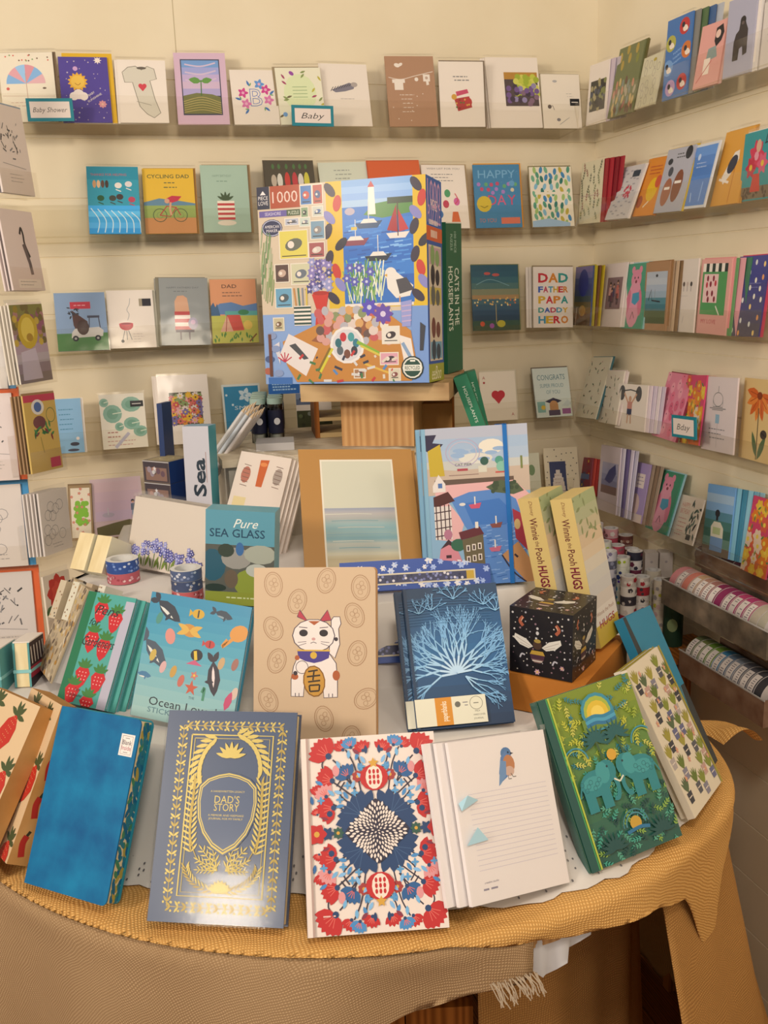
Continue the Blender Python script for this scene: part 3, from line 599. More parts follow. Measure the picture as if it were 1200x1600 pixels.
def a_gorilla(a):
    a.p('3f3634', [(.5, .27), (.62, .26), (.7, .36), (.78, .44), (.8, .74), (.66, .76), (.62, .64), (.52, .66), (.5, .8), (.3, .8), (.3, .56), (.36, .46), (.46, .42)]); a.e('2e2828', .58, .31, .1, .1); a.e('6a5a54', .58, .34, .05, .04)
def a_edge(a): a.dash(GREY, .2, .8, .4, 3, .1)
def a_sprigs(a): a.sc(26, lambda u, v, r: a.sp(r.choice(['6a6a50', 'a86a5a', '8a8a60']), u, v, .16, -90+r.randrange(-30, 30), 3, .35), (.1, .15, .9, .98), .16); a.l('c8a898', [(.05, .55), (.95, .55)], .012)
def a_words(a):
    a.sc(34, lambda u, v, r: a.l('a8a0a0', [(u, v), (u+.1, v)], .03), (.08, .06, .85, .95), .12); a.r('35404c', .62, .1, .92, .22); a.sc(12, lambda u, v, r: a.e('c83a50', u, v, .035), (.45, .4, .75, .6), .05)
def a_orange(a): a.e('e8b820', .6, .55, .25, .3); a.dash('b84a28', .2, .9, .15, 3, .06, .03); a.e('a84a28', .15, .75, .14, .16); a.e('d05838', .8, .42, .14, .16); a.l('f0e0c0', [(.4, .85), (.6, .75)], .04)
def a_potato(a):
    a.e('a8684a', .3, .68, .17, .26, 8); a.e('8a5038', .66, .6, .17, .3, 8); a.e('3a3c40', .2, .2, .09, .06); a.e('2c2e34', .82, .1, .12); a.e('505258', .3, .36, .09); a.l('f0ece8', [(.2, .62), (.4, .62)], .05); a.l('f0ece8', [(.54, .54), (.78, .54)], .05); a.dash('4a4a4a', .4, .7, .1, 2, .05, .02)
def a_bluewash(a): a.r('5a8ac8', .05, .04, .95, .96); a.grad(['6a9ad4', '5a8ac8', '5282c0'], .04, .5, .05, .95); a.e('c8d8f0', .3, .2, .06); a.l('b8d0f0', [(.3, .75), (.35, .9)], .03); a.l('a0c0e8', [(.7, .6), (.7, .9)], .03); a.dash('c8d8f0', .25, .7, .3, 2, .06, .016)
def a_skate(a): a.p('e8e0d8', [(.2, .62), (.5, .3), (.66, .28), (.7, .4), (.5, .6), (.3, .72)]); a.e('3a3c48', .5, .46, .14, .2, 35); a.l('f0e8e0', [(.12, .64), (.5, .7)], .05); a.l('c07018', [(.62, .5), (.62, .98)], .02)
def a_tealfig(a):
    a.r('8a7458', .04, .8, .96, .98); a.sc(40, lambda u, v, r: a.e('5a4838', u, v, .025), (.06, .82, .94, .97)); a.p('d84a3a', [(.34, .88), (.4, .62), (.6, .62), (.66, .88)]); a.fl('d8405a', .45, .36, .26, 7, 'e8a0a8'); a.fl('e0607a', .66, .48, .18, 6); a.fl('c83048', .3, .52, .18, 6)
    a.e('e0b090', .5, .22, .08, .1); a.l('2c2c38', [(.75, .05), (.7, .2)], .02); a.l('2c2c38', [(.82, .18), (.68, .2)], .02)
def a_darkblue(a): a.grad(['8a7aa8', '7a78a8', '4a5a90', '3a4a88', '3a5078', '4a5a58', '7a6a40', '8a6a40', '7a5a38', '6a4a30']); a.e('2c3a88', .5, .28, .28, .3); a.e('c8a050', .5, .75, .2, .12)
def a_whitephoto(a): a.r('8a6a68', .22, .22, .88, .72); a.sc(8, lambda u, v, r: a.person(u, v, .06, r.choice(['4a2a20', '3a2018']), r.choice(['c86a5a', '6a3a48', 'd8a090', '48405a']), '3a2a30'), (.34, .3, .76, .42), .1)
def a_bear(a):
    a.e('e08a9c', .5, .24, .24, .2); a.e('e08a9c', .32, .1, .08); a.e('e08a9c', .66, .1, .08); a.e('e59aa8', .5, .62, .34, .5); a.e('d8788c', .22, .6, .1, .28, 10); a.e('d8788c', .78, .6, .1, .28, -10)
    a.p('4a98b0', [(.4, .46), (.7, .44), (.76, .56), (.58, .64), (.4, .6)]); a.e('2c2428', .42, .22, .025); a.e('2c2428', .58, .22, .025); a.e('8a3a48', .5, .28, .05, .035); a.l('5a2a34', [(.5, .74), (.42, .86)], .02); a.l('5a2a34', [(.5, .74), (.6, .84)], .02)
def a_boat(a): a.grad(['b8bcc0', 'c0c4c8', 'b0b8c0', 'a0b0b8', '5a8a90', '4a7a80', '5a6a48', '4a5a38'], .14, .9, .06, .94); a.l('2c2c34', [(.2, .56), (.3, .4), (.34, .56), (.7, .58)], .03); a.e('3a3a40', .5, .2, .05, .03); a.l('8a8a80', [(.46, .4), (.46, .56)], .012)
def a_whiteline(a):
    for i, u in enumerate((.25, .42, .58, .75)): a.e(['c8a898', '6a5a50', 'd0b8a8', '4a4440'][i], u, .34, .05); a.l('b0a098', [(u, .37), (u, .44)], .03)
    a.l('b0a098', [(.5, .78), (.46, .88)], .014); a.dash('b8b0a8', .3, .7, .5, 1, .04)
def a_pinkshop(a):
    a.r('5a9a5a', .08, .08, .9, .74); a.r('f0c8c0', .14, .2, .62, .58)
    for i in range(8): a.r('2c3a34' if i % 2 else 'f0e8e0', .08+.1025*i, .06, .1825+.1025*i, .17)
    a.sc(14, lambda u, v, r: a.e(r.choice(['c83a48', '8a2a3a', 'e07a80']), u, v, .035, .05), (.2, .24, .56, .54), .1); a.l('e8e0d0', [(.6, .62), (.74, .74)], .03); a.t('c85a60', 'MY LOVE', .4, .83, .07, fit=.5)
def a_lantern(a):
    a.grad(['4a4a84', '484880', '484678', '504c70', '5a5468', '605860']); a.dash('8a88b0', .3, .95, .34, 2, .05, .014)
    a.sc(22, lambda u, v, r: a.e(r.choice(['e8e0c8', 'f0c878', 'e8a060', 'd8d8d0']), u, v, .035, .06), (.06, .06, .94, .96), .22)
def a_sprig2(a): a.sc(22, lambda u, v, r: (a.lf('5a6a48', u, v, .1, r.random()*360), a.lf('b05a58', u+.02, v, .05, r.random()*360)), (.1, .06, .9, .95), .2)
def a_weights(a):
    a.e('5a5654', .16, .2, .1, .13); a.e('5a5654', .72, .2, .1, .13); a.l('4a4644', [(.16, .16), (.44, .12), (.72, .16)], .02); a.e('d0a080', .45, .32, .05); a.l('d0a080', [(.24, .2), (.4, .42)], .04); a.l('d0a080', [(.66, .2), (.5, .42)], .04)
    a.r('c88a78', .37, .38, .53, .56); a.r('3a4058', .37, .54, .53, .68); a.l('d0a080', [(.41, .66), (.40, .86)], .04); a.l('d0a080', [(.5, .66), (.52, .86)], .04)
def a_pinkbears(a): a.sc(22, lambda u, v, r: (a.e(r.choice(['e8788c', 'f0a0a8', 'd8607a']), u, v, .08, .1), a.e('6a3a48', u, v-.02, .015)), (.08, .05, .92, .95), .17)
def a_florals(a):
    a.r('d8486a', 0, 0, 1, .5); a.r('e07038', 0, .5, 1, 1); cs = ['f0a030', 'e8842a', 'f0c040', 'e0604a', 'f0d0b0']
    a.sc(20, lambda u, v, r: a.fl(r.choice(cs), u, v, .13+.06*r.random(), 6, 'f0d050', .8), (.05, .05, .95, .95), .17); a.sc(16, lambda u, v, r: a.lf(r.choice(['5a8a4a', '8a9a48']), u, v, .14, r.random()*360), (.05, .05, .95, .95), .15)
def a_cake(a):
    a.o_(GREY, .45, .3, .15, .1, .012); a.l(GREY, [(.3, .3), (.3, .4), (.6, .4), (.6, .3)], .012); a.l(GREY, [(.2, .42), (.7, .42)], .014); a.l(GREY, [(.28, .44), (.62, .44)], .012); a.l(GREY, [(.45, .2), (.45, .12)], .014)
    a.r('9ab8c4', .4, .5, .52, .62); a.dash('8a8280', .2, .8, .7, 3, .06, .014); a.l('9a9490', [(.47, .62), (.47, .95)], .006)
def a_orangeflower(a):
    for t in (10, 40, 70, 100, 130, 160, 190): a.lf('d8682a' if t % 20 else 'e8883a', .52, .2, .4, t, .38); a.l('a84018', [(.52, .2), (.52+.3*math.cos(R_(t)), .2+.3*math.sin(R_(t))/a.q)], .012)
    a.e('8a3a18', .52, .2, .08, .06); a.l('5a4a30', [(.52, .35), (.55, .98)], .025); a.lf('5a7048', .55, .95, .42, -115, .28); a.lf('5a7048', .58, .98, .45, -62, .3); a.e('4a3c34', .72, .66, .1, .07); a.l('2c2420', [(.64, .64), (.8, .68)], .02)
def a_redsmall(a): a.sc(16, lambda u, v, r: a.fl(r.choice(['b03a48', 'd8b0b0', '5a5a80']), u, v, .13, 6), (.1, .08, .9, .92), .2); a.r('7a8ab0', .1, .45, .9, .6)
def a_whale(a): a.grad(['b8b0c4', 'b0acc4', '9a98b8', '8a88a8'], .25, .6, .14, .94); a.r('8a6a64', .14, .6, .94, .72); a.p('4a4a80', [(.3, .52), (.5, .36), (.8, .26), (.86, .4), (.7, .52), (.56, .56)])
def a_lilac(a): a.r('e8d8cc', .5, .18, .86, .42); a.dash('8a7a90', .54, .82, .24, 3, .06, .016); a.e('c8a898', .34, .66, .22, .22); a.e('d8b8a8', .6, .72, .2, .24); a.p('c8a898', [(.16, .56), (.2, .4), (.32, .5)]); a.p('c8a898', [(.4, .5), (.5, .4), (.52, .56)]); a.e('b0484a', .42, .8, .08, .05); a.r('e0ccc0', 0, .86, 1, 1)
def a_cactusc(a):
    a.t('d89080', 'HAPPY', .34, .2, .1, fit=.34); a.t('d89080', 'BIRTHDAY', .36, .34, .1, fit=.4); a.dash('d8a090', .14, .55, .5, 5, .09, .02); a.sc(22, lambda u, v, r: a.lf(r.choice(['4a5a50', '6a7a68', '3a3c38']), u, v, .16, r.random()*360), (.58, .2, .92, .85), .08); a.r('5a5650', .66, .8, .84, .92)
def a_lady(a):
    a.grad(['7aa8d0', 'a8c0d0', '8ab0d0', '5a8a98', '4a7a70', '3f6a5a', '6a8a78', '7a9a80']); a.r('7a6a58', 0, .88, 1, 1); a.p('e0d8c0', [(.3, .94), (.26, .6), (.36, .52), (.6, .52), (.72, .6), (.74, .94)]); a.r('7a98b8', .28, .74, .74, .94); a.r('b8c088', .34, .6, .62, .7); a.e('2c2a30', .46, .4, .09, .08); a.r('2c2a30', .42, .42, .5, .5)
# ---- one card: printed folded panel, envelope, clear sleeve
def lowest(p):
    m = frame(*p[:6]); return min((m @ Vector((q, 0, 0))).z for q in (0, p[6]))
def card(p, base, art, label, env=None, sleeve=True, group='greeting cards on the wall shelves', zfloor=None, t=.0028, eo=(.002, .003), seed=1, name='greeting_card'):
    p = list(p)
    if zfloor is not None: p[2] += zfloor+.0006-lowest(p)
    W, H = p[6], p[7]; mb = MB(); mb.box(0, W, 0, t, 0, H, base)
    if art: art(face_art(mb, W, H, seed=seed))
    o = mb.build(name, mw=frame(*p[:6])); tag(o, label, 'card', group)
    if env:
        e = MB(); e.box(eo[0]-.001, W+eo[0]+.001, t+.0003, t+.0016, 0, H+eo[1], env); e.build('envelope', o)
    if sleeve:
        s = MB(); s.box(-.0018, W+.0018+max(0, eo[0]), -.0012, t+.0024, -.0004, H+.004+max(0, eo[1]), SLEEVE); s.build('sleeve', o)
    return o
def fan(p, n, base, label, dx, dy, group, zfloor, H=None, edge=None):     # more of the same card standing behind
    for i in range(n):
        q = list(p); m = frame(*p[:6]); d = m.to_3x3() @ Vector((dx*(i+1), dy*(i+1), 0))
        q[0] += d.x; q[1] += d.y; q[4] = p[4]+.6*(i+1)
        if H: q[7] = H
        card(q, base if not isinstance(base, (list, tuple)) else base[i % len(base)], None, label, None, False, group, zfloor, .0022)
def short(s, n=15):
    w = s.split()
    for cut in (' and ', ' behind a', ' on the ', ' beside the ', ', '):
        if len(w) > n and cut in s[30:]: s = s[:30]+s[30:].rsplit(cut, 1)[0]; w = s.split()
    return ' '.join(w[:n])
BACK = [  # key, row, paper, design, envelope, envelope offset, label
 ('umbrella', 0, CREAM, a_umbrella, '7a6248', (.004, .002), 'cream card with a blue and pink umbrella, at the left end of the top shelf'),
 ('purple', 0, '5b4a94', a_purple, 'e8b42c', (.007, .008), 'purple starry card with a smiling sun and a yellow envelope'),
 ('onesie', 0, WHITE, a_onesie, WHITE, (-.003, .001), 'white card with a drawing of a baby bodysuit and red heart'),
 ('sprout', 0, 'dcb8c4', a_sprout, None, (0, 0), 'pink card with a framed seedling under a lilac sky'),
 ('letterB', 0, WHITE, a_letterB, None, (0, 0), 'white card with a big floral letter B'),
 ('greenfloral', 0, 'efead2', a_greenfloral, 'a08a68', (-.003, .003), 'pale green card bordered with leaves behind the Baby sign'),
 ('sleeping', 0, WHITE, a_sleeping, None, (0, 0), 'plain white card with a small grey sleeping figure'),
 ('kraft', 0, 'b98c6a', a_kraft, None, (0, 0), 'brown kraft card with white baby clothes on a line'),
 ('chest', 0, WHITE, a_chest, '8a7660', (.003, .003), 'white card with a small red treasure box'),
 ('grapes', 0, WHITE, a_grapes, None, (0, 0), 'white card with a photo of green grapes'),
 ('blacktag', 0, 'efe4d4', a_blacktag, 'a89878', (.0, .002), 'cream sketch card with a black tag at the corner of the top shelf'),
 ('animals', 1, '3a9aa8', a_animals, None, (0, 0), 'teal card with rows of little animals and glaring blue foil'),  # no real foil: the blue lower half is glare painted into the design
 ('cycling', 1, 'e8b83a', a_cycling, 'a87838', (.003, .002), 'yellow card about a cycling dad with a red bicycle'),
 ('mint', 1, 'afc2a8', a_mint, '9a7a50', (.004, .002), 'mint green card with a striped cup of plants'),
 ('veg', 1, '5a5040', a_veg, '6a5a48', (.0, .003), 'dark brown card with red and yellow vegetables above the puzzle box'),
 ('pale', 1, 'dde0cc', a_pale, None, (0, 0), 'pale grey green card peeking over the puzzle box'),
 ('redorange', 1, 'e06a3c', a_redorange, 'd0603a', (.0, .003), 'bright orange red card peeking over the puzzle box'),
 ('list', 1, WHITE, a_list, 'b89a70', (.003, .003), 'white card with grey lettering and small coloured presents behind the tall puzzle box'),
 ('happyday', 1, '4a86a8', a_happyday, 'e89a28', (.003, .003), 'blue HAPPY DAY card with an orange envelope'),
 ('leaves', 1, CREAM, a_leaves, '8a7a50', (.0, .003), 'cream card covered in green and blue brushed leaves'),
 ('golf', 2, '8fa4bc', a_golf, None, (0, 0), 'blue and green card with a golf cart'),
 ('bbq', 2, WHITE, a_bbq, None, (0, 0), 'white card with a red kettle barbecue'),
 ('beachman', 2, '9b9a92', a_beachman, '8a8068', (-.005, .002), 'grey card with a figure in a red striped shirt'),
 ('dadcamp', 2, 'e8a070', a_dadcamp, 'c8b890', (.002, .002), 'orange DAD card with a red tent by a lake'),
 ('night', 2, '345f6c', a_night, '7a8048', (.002, .002), 'dark teal card with a lit evening waterfront'),
 ('dadpapa', 2, WHITE, a_dadpapa, 'a08a68', (.0, .003), 'white card filled with rainbow DAD FATHER PAPA DADDY HERO lettering'),
 ('skyblue', 3, '8fb8d0', a_skyblue, WHITE, (.003, .001), 'light blue card half hidden by the card spinner'),
 ('lilypad', 3, 'ece4d2', a_lilypad, None, (0, 0), 'cream card with green lily pads and a black label'),
 ('flowerphoto', 3, WHITE, a_flowerphoto, WHITE, (-.006, -.001), 'white card with a photo of orange and pink flowers'),
 ('tealsea', 3, 'd8dcd4', a_tealsea, None, (0, 0), 'teal card with a white border behind the clear pencil packets'),
 ('dock', 3, WHITE, a_dock, None, (0, 0), 'small card with a lake photo behind the wooden pedestal'),
 ('heart', 3, 'efe2cc', a_heart, 'd8c8a8', (.003, .003), 'cream playing card design with a single red heart'),
 ('congrats', 3, 'd5dcd2', a_congrats, '7a6a58', (.0, .003), 'CONGRATS card with a cap and gown'),
 ('beachkids', 4, 'd8bcbc', a_beachkids, None, (0, 0), 'pink sky card with a small figure on a beach'),
 ('greentree', 4, 'a88a60', a_greentree, '8a6c48', (.0, .003), 'narrow card with a bright green bush and pink blossoms'),
 ('dotted', 4, 'efdcb8', a_dotted, None, (0, 0), 'cream card dotted with bees around a dark cake picture'),
 ('creamleft', 4, 'e8e4c8', a_creamleft, None, (0, 0), 'narrow cream card with a green leaf beside the city notebook'),
]
for i, (k, row, base, art, env, eo, lab) in enumerate(BACK):
    p = list(D[k])
    if row == 4: p[1] = -.052
    p[1] -= .004*(i % 3)          # neighbours overlap a little, one in front of the next
    card(p, base, art, lab, env, zfloor=ZB[row], eo=eo, seed=i+2)
fan(D['dadpapa'], 2, WHITE, 'white card edge behind the rainbow DAD card', -.005, .0035, 'cards behind the rainbow DAD card', ZB[2])
fan(D['bbq'], 2, 'd8ccb0', 'card edge behind the barbecue card', .005, .0035, 'cards behind the barbecue card', ZB[2])
fan(D['beachman'], 2, 'a8a090', 'card edge behind the striped shirt card', -.004, .0035, 'cards behind the striped shirt card', ZB[2])
fan(D['flowerphoto'], 2, WHITE, 'white card edge behind the flower photo card', -.005, .0035, 'cards behind the flower photo card', ZB[3])
fan(D['grapes'], 2, WHITE, 'white card edge behind the grape photo card', -.003, .0035, 'cards behind the grape photo card', ZB[0])
# glare on the teal animals card is painted into its design
RIGHT = [
 ('photoR', 0, WHITE, a_photoR, None, 'white card with a dark garden photo in the wall corner, top shelf', 4, ['d0bcc0', 'c8b8b8', 'd8ccc8', 'b8a8a0'], .013),
 ('olives', 0, '7a7c50', a_olives, '6a6434', 'olive green card with painted pots on the top side shelf', 1, ['6a6034'], .006),
 ('creamR', 0, 'd8cca8', a_creamR, None, 'cream card with loose round shapes between the olive and blue cards', 0, None, 0),
 ('birds', 0, '4a78b0', a_birds, None, 'blue card with red and orange birds on the top side shelf', 4, ['8a8478', '5a7048', '48648a', 'b8b8b8'], .013),
 ('pinkwoman', 0, 'e0a090', a_pinkwoman, 'd8a898', 'pink card with a dark haired woman beside the blue bird card', 0, None, 0),
 ('gorilla', 0, 'b4aeb8', a_gorilla, WHITE, 'grey card with a black gorilla on the top side shelf', 4, ['e0d8d0', 'c8b8a8', 'e8e0d8', 'b8a890'], .009),
 ('edgecard', 0, 'dcd0c4', a_edge, None, 'pale card cut by the photo edge on the top side shelf', 0, None, 0),
 ('sprigs', 1, 'e4d4ac', a_sprigs, None, 'cream card of small sprigs with red envelopes behind', 4, ['a02c30', 'b02c34', '8a2028', 'a82c34'], .012),
 ('words', 1, 'd0c8c4', a_words, WHITE, 'grey white card with a dark tag and a red splash', 0, None, 0),
 ('orange', 1, 'e08a28', a_orange, 'c87020', 'orange card with a yellow round shape, second side shelf', 0, None, 0),
 ('potato', 1, 'b8b4b8', a_potato, 'e0b828', 'grey card with two brown potatoes and a yellow envelope', 0, None, 0),
 ('bluewash', 1, 'dce0e8', a_bluewash, None, 'plain mid blue card with a white border on the side wall', 0, None, 0),
 ('skate', 1, 'e0a040', a_skate, 'c8903c', 'light orange card with a white and black figure', 0, None, 0),
 ('tealfig', 1, '3a9a98', a_tealfig, WHITE, 'teal card with a pink flowered figure in an orange skirt', 0, None, 0),
 ('darkblue', 2, '4a5a90', a_darkblue, 'd8c030', 'dusky blue card in the corner with yellow envelopes behind', 3, ['d8c030', '8a5a38', 'd8b828'], .008),
 ('whitephoto', 2, 'e4d4cc', a_whitephoto, None, 'white card with a small photo of people, middle side shelf', 3, ['e8dcd4', 'd8ccc8', 'e8e0d8'], .011),
 ('greenbear', 2, '4a9a78', a_bear, 'a8d0cc', 'green card with a pink bear on the middle side shelf', 0, None, 0),
 ('boat', 2, 'b0845c', a_boat, 'a07448', 'kraft card with a boat on a grey sea', 3, ['a88868', 'c8a884', '8a6a48'], .007),
 ('whiteline', 2, 'e4d8cc', a_whiteline, None, 'white card with a row of tiny figures, middle side shelf', 0, None, 0),
 ('pinkshop', 2, 'e8a898', a_pinkshop, 'e89890', 'pink card with a striped green shop awning', 4, ['6a9a60', 'e8a0a0', '4a7a58', 'e0908c'], .011),
 ('lantern', 2, '4a4a80', a_lantern, 'd0485a', 'navy card with pale lanterns and a red envelope', 0, None, 0),
 ('sprig2', 3, 'ece0c4', a_sprig2, '3f7880', 'tall cream sprig card with a teal envelope', 0, None, 0),
 ('sprig3', 3, 'e8dcc8', a_sprig2, 'e4d0c8', 'shorter cream sprig card beside the weightlifter', 1, ['e4d4cc'], .009),
 ('weights', 3, 'e8dcd0', a_weights, None, 'white card with a man lifting weights', 4, ['e0d0d4', 'd4c4cc', 'e0d4d4', 'd0c0c8'], .008),
 ('pinkbears', 3, 'e48898', a_pinkbears, '903044', 'pink card full of little bears behind the Bday sign', 0, None, 0),
 ('florals', 3, 'd8486a', a_florals, None, 'pink and orange flower card beside the cake card', 0, None, 0),
 ('cake', 3, 'e2d4d4', a_cake, None, 'white card with a line drawing of a cake', 0, None, 0),
 ('orangeflower', 3, 'e4c080', a_orangeflower, None, 'tan card with one large drooping orange flower', 0, None, 0),
 ('redsmall', 4, 'a05058', a_redsmall, None, 'small red flowered card at the corner of the lowest shelf', 4, ['d8584a', 'c84840', 'b04038', '5a2a28'], .009),
 ('whale', 4, 'd8c8cc', a_whale, None, 'white card with a purple whale tail', 4, ['d8d0dc', '6a5a80', 'd8ccd8', 'c8c0cc'], .010),
 ('lilac', 4, 'a890b4', a_lilac, None, 'lilac card with two cats and a speech panel', 3, ['a08870', '8a7058', 'a89078'], .008),
 ('bear2', 4, '3f8a68', a_bear, 'a8d0d4', 'green card with a pink bear on the lowest side shelf', 0, None, 0),
 ('cactusc', 4, 'ecdcc8', a_cactusc, None, 'white HAPPY BIRTHDAY card with dark potted plant', 0, None, 0),
 ('lady', 4, '7aa8d0', a_lady, None, 'landscape card with a seated woman and blue envelopes behind', 5, ['8ac0cc', '4a8aa0', '9accd4', '7ab4c4', '98c8d0'], .009),
 ('florals2', 4, 'd8486a', a_florals, None, 'pink and orange flower card at the end of the lowest side shelf', 0, None, 0),
]
for i, (k, row, base, art, env, lab, n, fb, dx) in enumerate(RIGHT):
    p = list(D[k]); p[0] -= .003*(i % 3)
    card(p, base, art, lab, env, zfloor=ZS[row], eo=(.004, .002) if env else (0, 0), seed=i+60)
    if n: fan(p, n, fb, short('plain card edge behind the '+lab), dx, .003, short('cards fanned behind the '+lab), ZS[row])
# teal framed handwritten signs clipped to the shelf lips
def sign(p, txt, label):
    mb = MB(); W, H = p[6], p[7]; mb.box(0, W, 0, .003, 0, H, '1f7f88')
    a = face_art(mb, W, H); a.r('e8d8cc', .07, .07/a.q, .93, 1-.07/a.q); a.t('4a4440', txt, .5, .5, .28*a.q if len(txt) < 6 else .22*a.q, fit=.56 if len(txt) < 6 else .74, shear=.3, bold=-.004)
    o = mb.build('shelf_sign', mw=frame(*p[:6])); tag(o, label, 'sign', 'teal framed shelf signs'); return o
sign(D['Baby Shower'], 'Baby Shower', 'teal framed sign reading Baby Shower')
sign(D['Baby'], 'Baby', 'teal framed sign reading Baby')
sign(D['Bday'], 'Bday', 'small teal framed sign reading Bday on the side wall')

# ================================================================ round display table and its cloths
TC = Vector((-.69, -.57)); TR = .541; TZ = .780
PINE = rampmat('pale_pine', 'b98a58', 'd0a470', 3.2, rough=.5, kind='wave', stretch=(9, 9, .6), lo=.0, hi=1, bump=.05)
CRATE = rampmat('amber_planks', '7a4414', 'a4652a', 2.5, rough=.45, kind='wave', stretch=(12, 6, .5), lo=0, hi=1, bump=.08)
tb = empty('round_table', Matrix.Translation((TC.x, TC.y, 0))); tag(tb, 'round display table hidden under burlap and lace cloths', 'table')
def interp(tab, t):
    for (a, x), (b, y) in zip(tab, tab[1:]):
        if a <= t <= b:
            k = (t-a)/(b-a); k = k*k*(3-2*k); return x+(y-x)*k
    return tab[0][1] if t < tab[0][0] else tab[-1][1]
def shrink(th):          # the top is cut back on its right-hand side, towards the wall trays (th in radians)
    return interp([(-180, 1), (-52, 1), (-8, .80), (60, .80), (100, 1), (180, 1)], math.degrees(math.atan2(math.sin(th), math.cos(th))))
mb = MB(); vs = []
for i in range(96):
    t = 2*math.pi*i/96; r = (TR-.005)*shrink(t); vs += [(r*math.cos(t), r*math.sin(t), TZ-.028), (r*math.cos(t), r*math.sin(t), TZ)]
mb.add(vs, [(2*i, 2*((i+1) % 96), 2*((i+1) % 96)+1, 2*i+1) for i in range(96)], PINE); mb.add(vs[0::2], [tuple(range(95, -1, -1))], PINE); mb.add(vs[1::2], [tuple(range(96))], PINE); mb.build('tabletop', tb)
mb = MB(); mb.cyl((0, 0, .025), (0, 0, TZ-.028), .05, PINE, 24); mb.build('column', tb)
mb = MB(); mb.cyl((0, 0, 0), (0, 0, .025), .19, PINE, 40); mb.build('base', tb)
cr = empty('plank_crate', Matrix.Translation((-.845, -.945, 0)) @ Matrix.Rotation(R_(-14), 4, 'Z')); tag(cr, 'amber wooden plank box under the front of the table', 'crate')
for i in range(5):
    mb = MB(); mb.box(-.19+.076*i, -.19+.076*i+.0745, 0, .014, 0, .60, CRATE); mb.build('plank', cr)
mb = MB(); mb.box(-.188, .188, .0145, .13, .01, .585, CRATE); mb.build('body', cr)

BURLAP = weave('mustard_burlap', 'ac7a3c', 'ecbc76', 620, bump=.6)
BURLAP2 = weave('grey_brown_burlap', '8c6e4e', 'ba9c78', 720, bump=.45)
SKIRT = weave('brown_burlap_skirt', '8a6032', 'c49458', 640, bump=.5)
def drape(name, mat, R, zt, hang, n=170, ext=.3, folds=14, amp=.012, flare=.25, seed=1, parent=None, thick=.0012, back=40, inner=0.0, slump=.009):
    """square woven sheet laid over the round top; hang(theta) gives how far it drops past the edge"""
    rnd = random.Random(seed); ph = [rnd.random()*6.28 for _ in range(4)]
    R0 = R; L = R+ext; vs = []; uv = []; keep = {}; idx = {}
    def pos(s, t):
        rho = math.hypot(s, t); th = math.atan2(t, s); R = R0*shrink(th)
        if rho <= R-slump:
            z = zt+.0018*math.sin(s*31+ph[0])*math.sin(t*27+ph[1])
            return (TC.x+s, TC.y+t, z)
        d = rho-(R-slump); rr = slump*1.1
        if d < rr*1.57: a = d/rr; r = R-slump+rr*math.sin(a); z = zt-rr*(1-math.cos(a))
        else:
            e = d-rr*1.57; fo = math.sin(th*folds+ph[2])*.6+math.sin(th*folds*1.7+ph[3])*.4
            r = R-slump+rr+e*flare*(.35+.65*fo)*min(1, e/.06)+amp*fo*min(1, e/.03); z = zt-rr-e
        return (TC.x+r*math.cos(th), TC.y+r*math.sin(th), z)
    for i in range(n+1):
        for j in range(n+1):
            s = -L+2*L*i/n; t = -L+2*L*j/n; rho = math.hypot(s, t); th = math.degrees(math.atan2(t, s)); R = R0*shrink(R_(th))
            h = hang(th)
            if rho > R+h:
                if rho > R+h+2*L/n*1.5: continue
                k = (R+h)/rho; s *= k; t *= k
            if rho < inner: continue
            if TC.y+t > -.02: continue
            idx[i, j] = len(vs); vs.append(pos(s, t)); uv.append((s+1, t+1))
    mb = MB(); fs = []
    for i in range(n):
        for j in range(n):
            q = [(i, j), (i+1, j), (i+1, j+1), (i, j+1)]; q = [idx[k] for k in q if k in idx]
            if len(q) >= 3: fs.append(tuple(q))
    mb.add(vs, fs, mat, True)
    o = mb.build(name, parent, uv=uv)
    if thick:
        sm = o.modifiers.new('thickness', 'SOLIDIFY'); sm.thickness = thick; sm.offset = 0
    return o
up = drape('burlap_cloth', BURLAP, TR+.004, TZ+.0055, lambda t: interp([(-200, -.003), (-150, -.003), (-120, -.002), (-95, .0), (-86, .014), (-80, .024), (-70, .034), (-64, .05), (-57, .15), (-51, .07), (-40, .05), (-20, .04), (20, .03)], t if t < 90 else t-360), seed=4, folds=11, amp=.006, flare=.1, n=290)
tag(up, 'mustard burlap cloth covering the round table top', 'tablecloth')
lo = drape('burlap_underlay', BURLAP2, TR+.001, TZ+.0015, lambda t: interp([(-200, .32), (-150, .32), (-128, .21), (-112, .115), (-103, .080), (-97, .066), (-91, .055), (-86, .051), (-84, -.05), (-75, -.3)], t if t < 90 else t-360), seed=9, folds=9, amp=.006, flare=.12, n=150, inner=.36)
tag(lo, 'grey brown burlap layer hanging with a frayed end below the mustard burlap', 'tablecloth')
# frayed threads at the cut end of the lower layer
mb = MB(); rnd = random.Random(5)
for i in range(34):
    th = R_(-90.5+i*.15); r = TR+.012; a = Vector((TC.x+r*math.cos(th), TC.y+r*math.sin(th), TZ-.042+.004*rnd.random()))
    b = a+Vector((.003+.006*rnd.random(), -.001, -.010-.010*rnd.random())); c = b+Vector((.006*rnd.random(), 0, -.010)); mb.tube([a, b, c], .0006, 'd0b898', 5)
mb.build('fringe', lo)
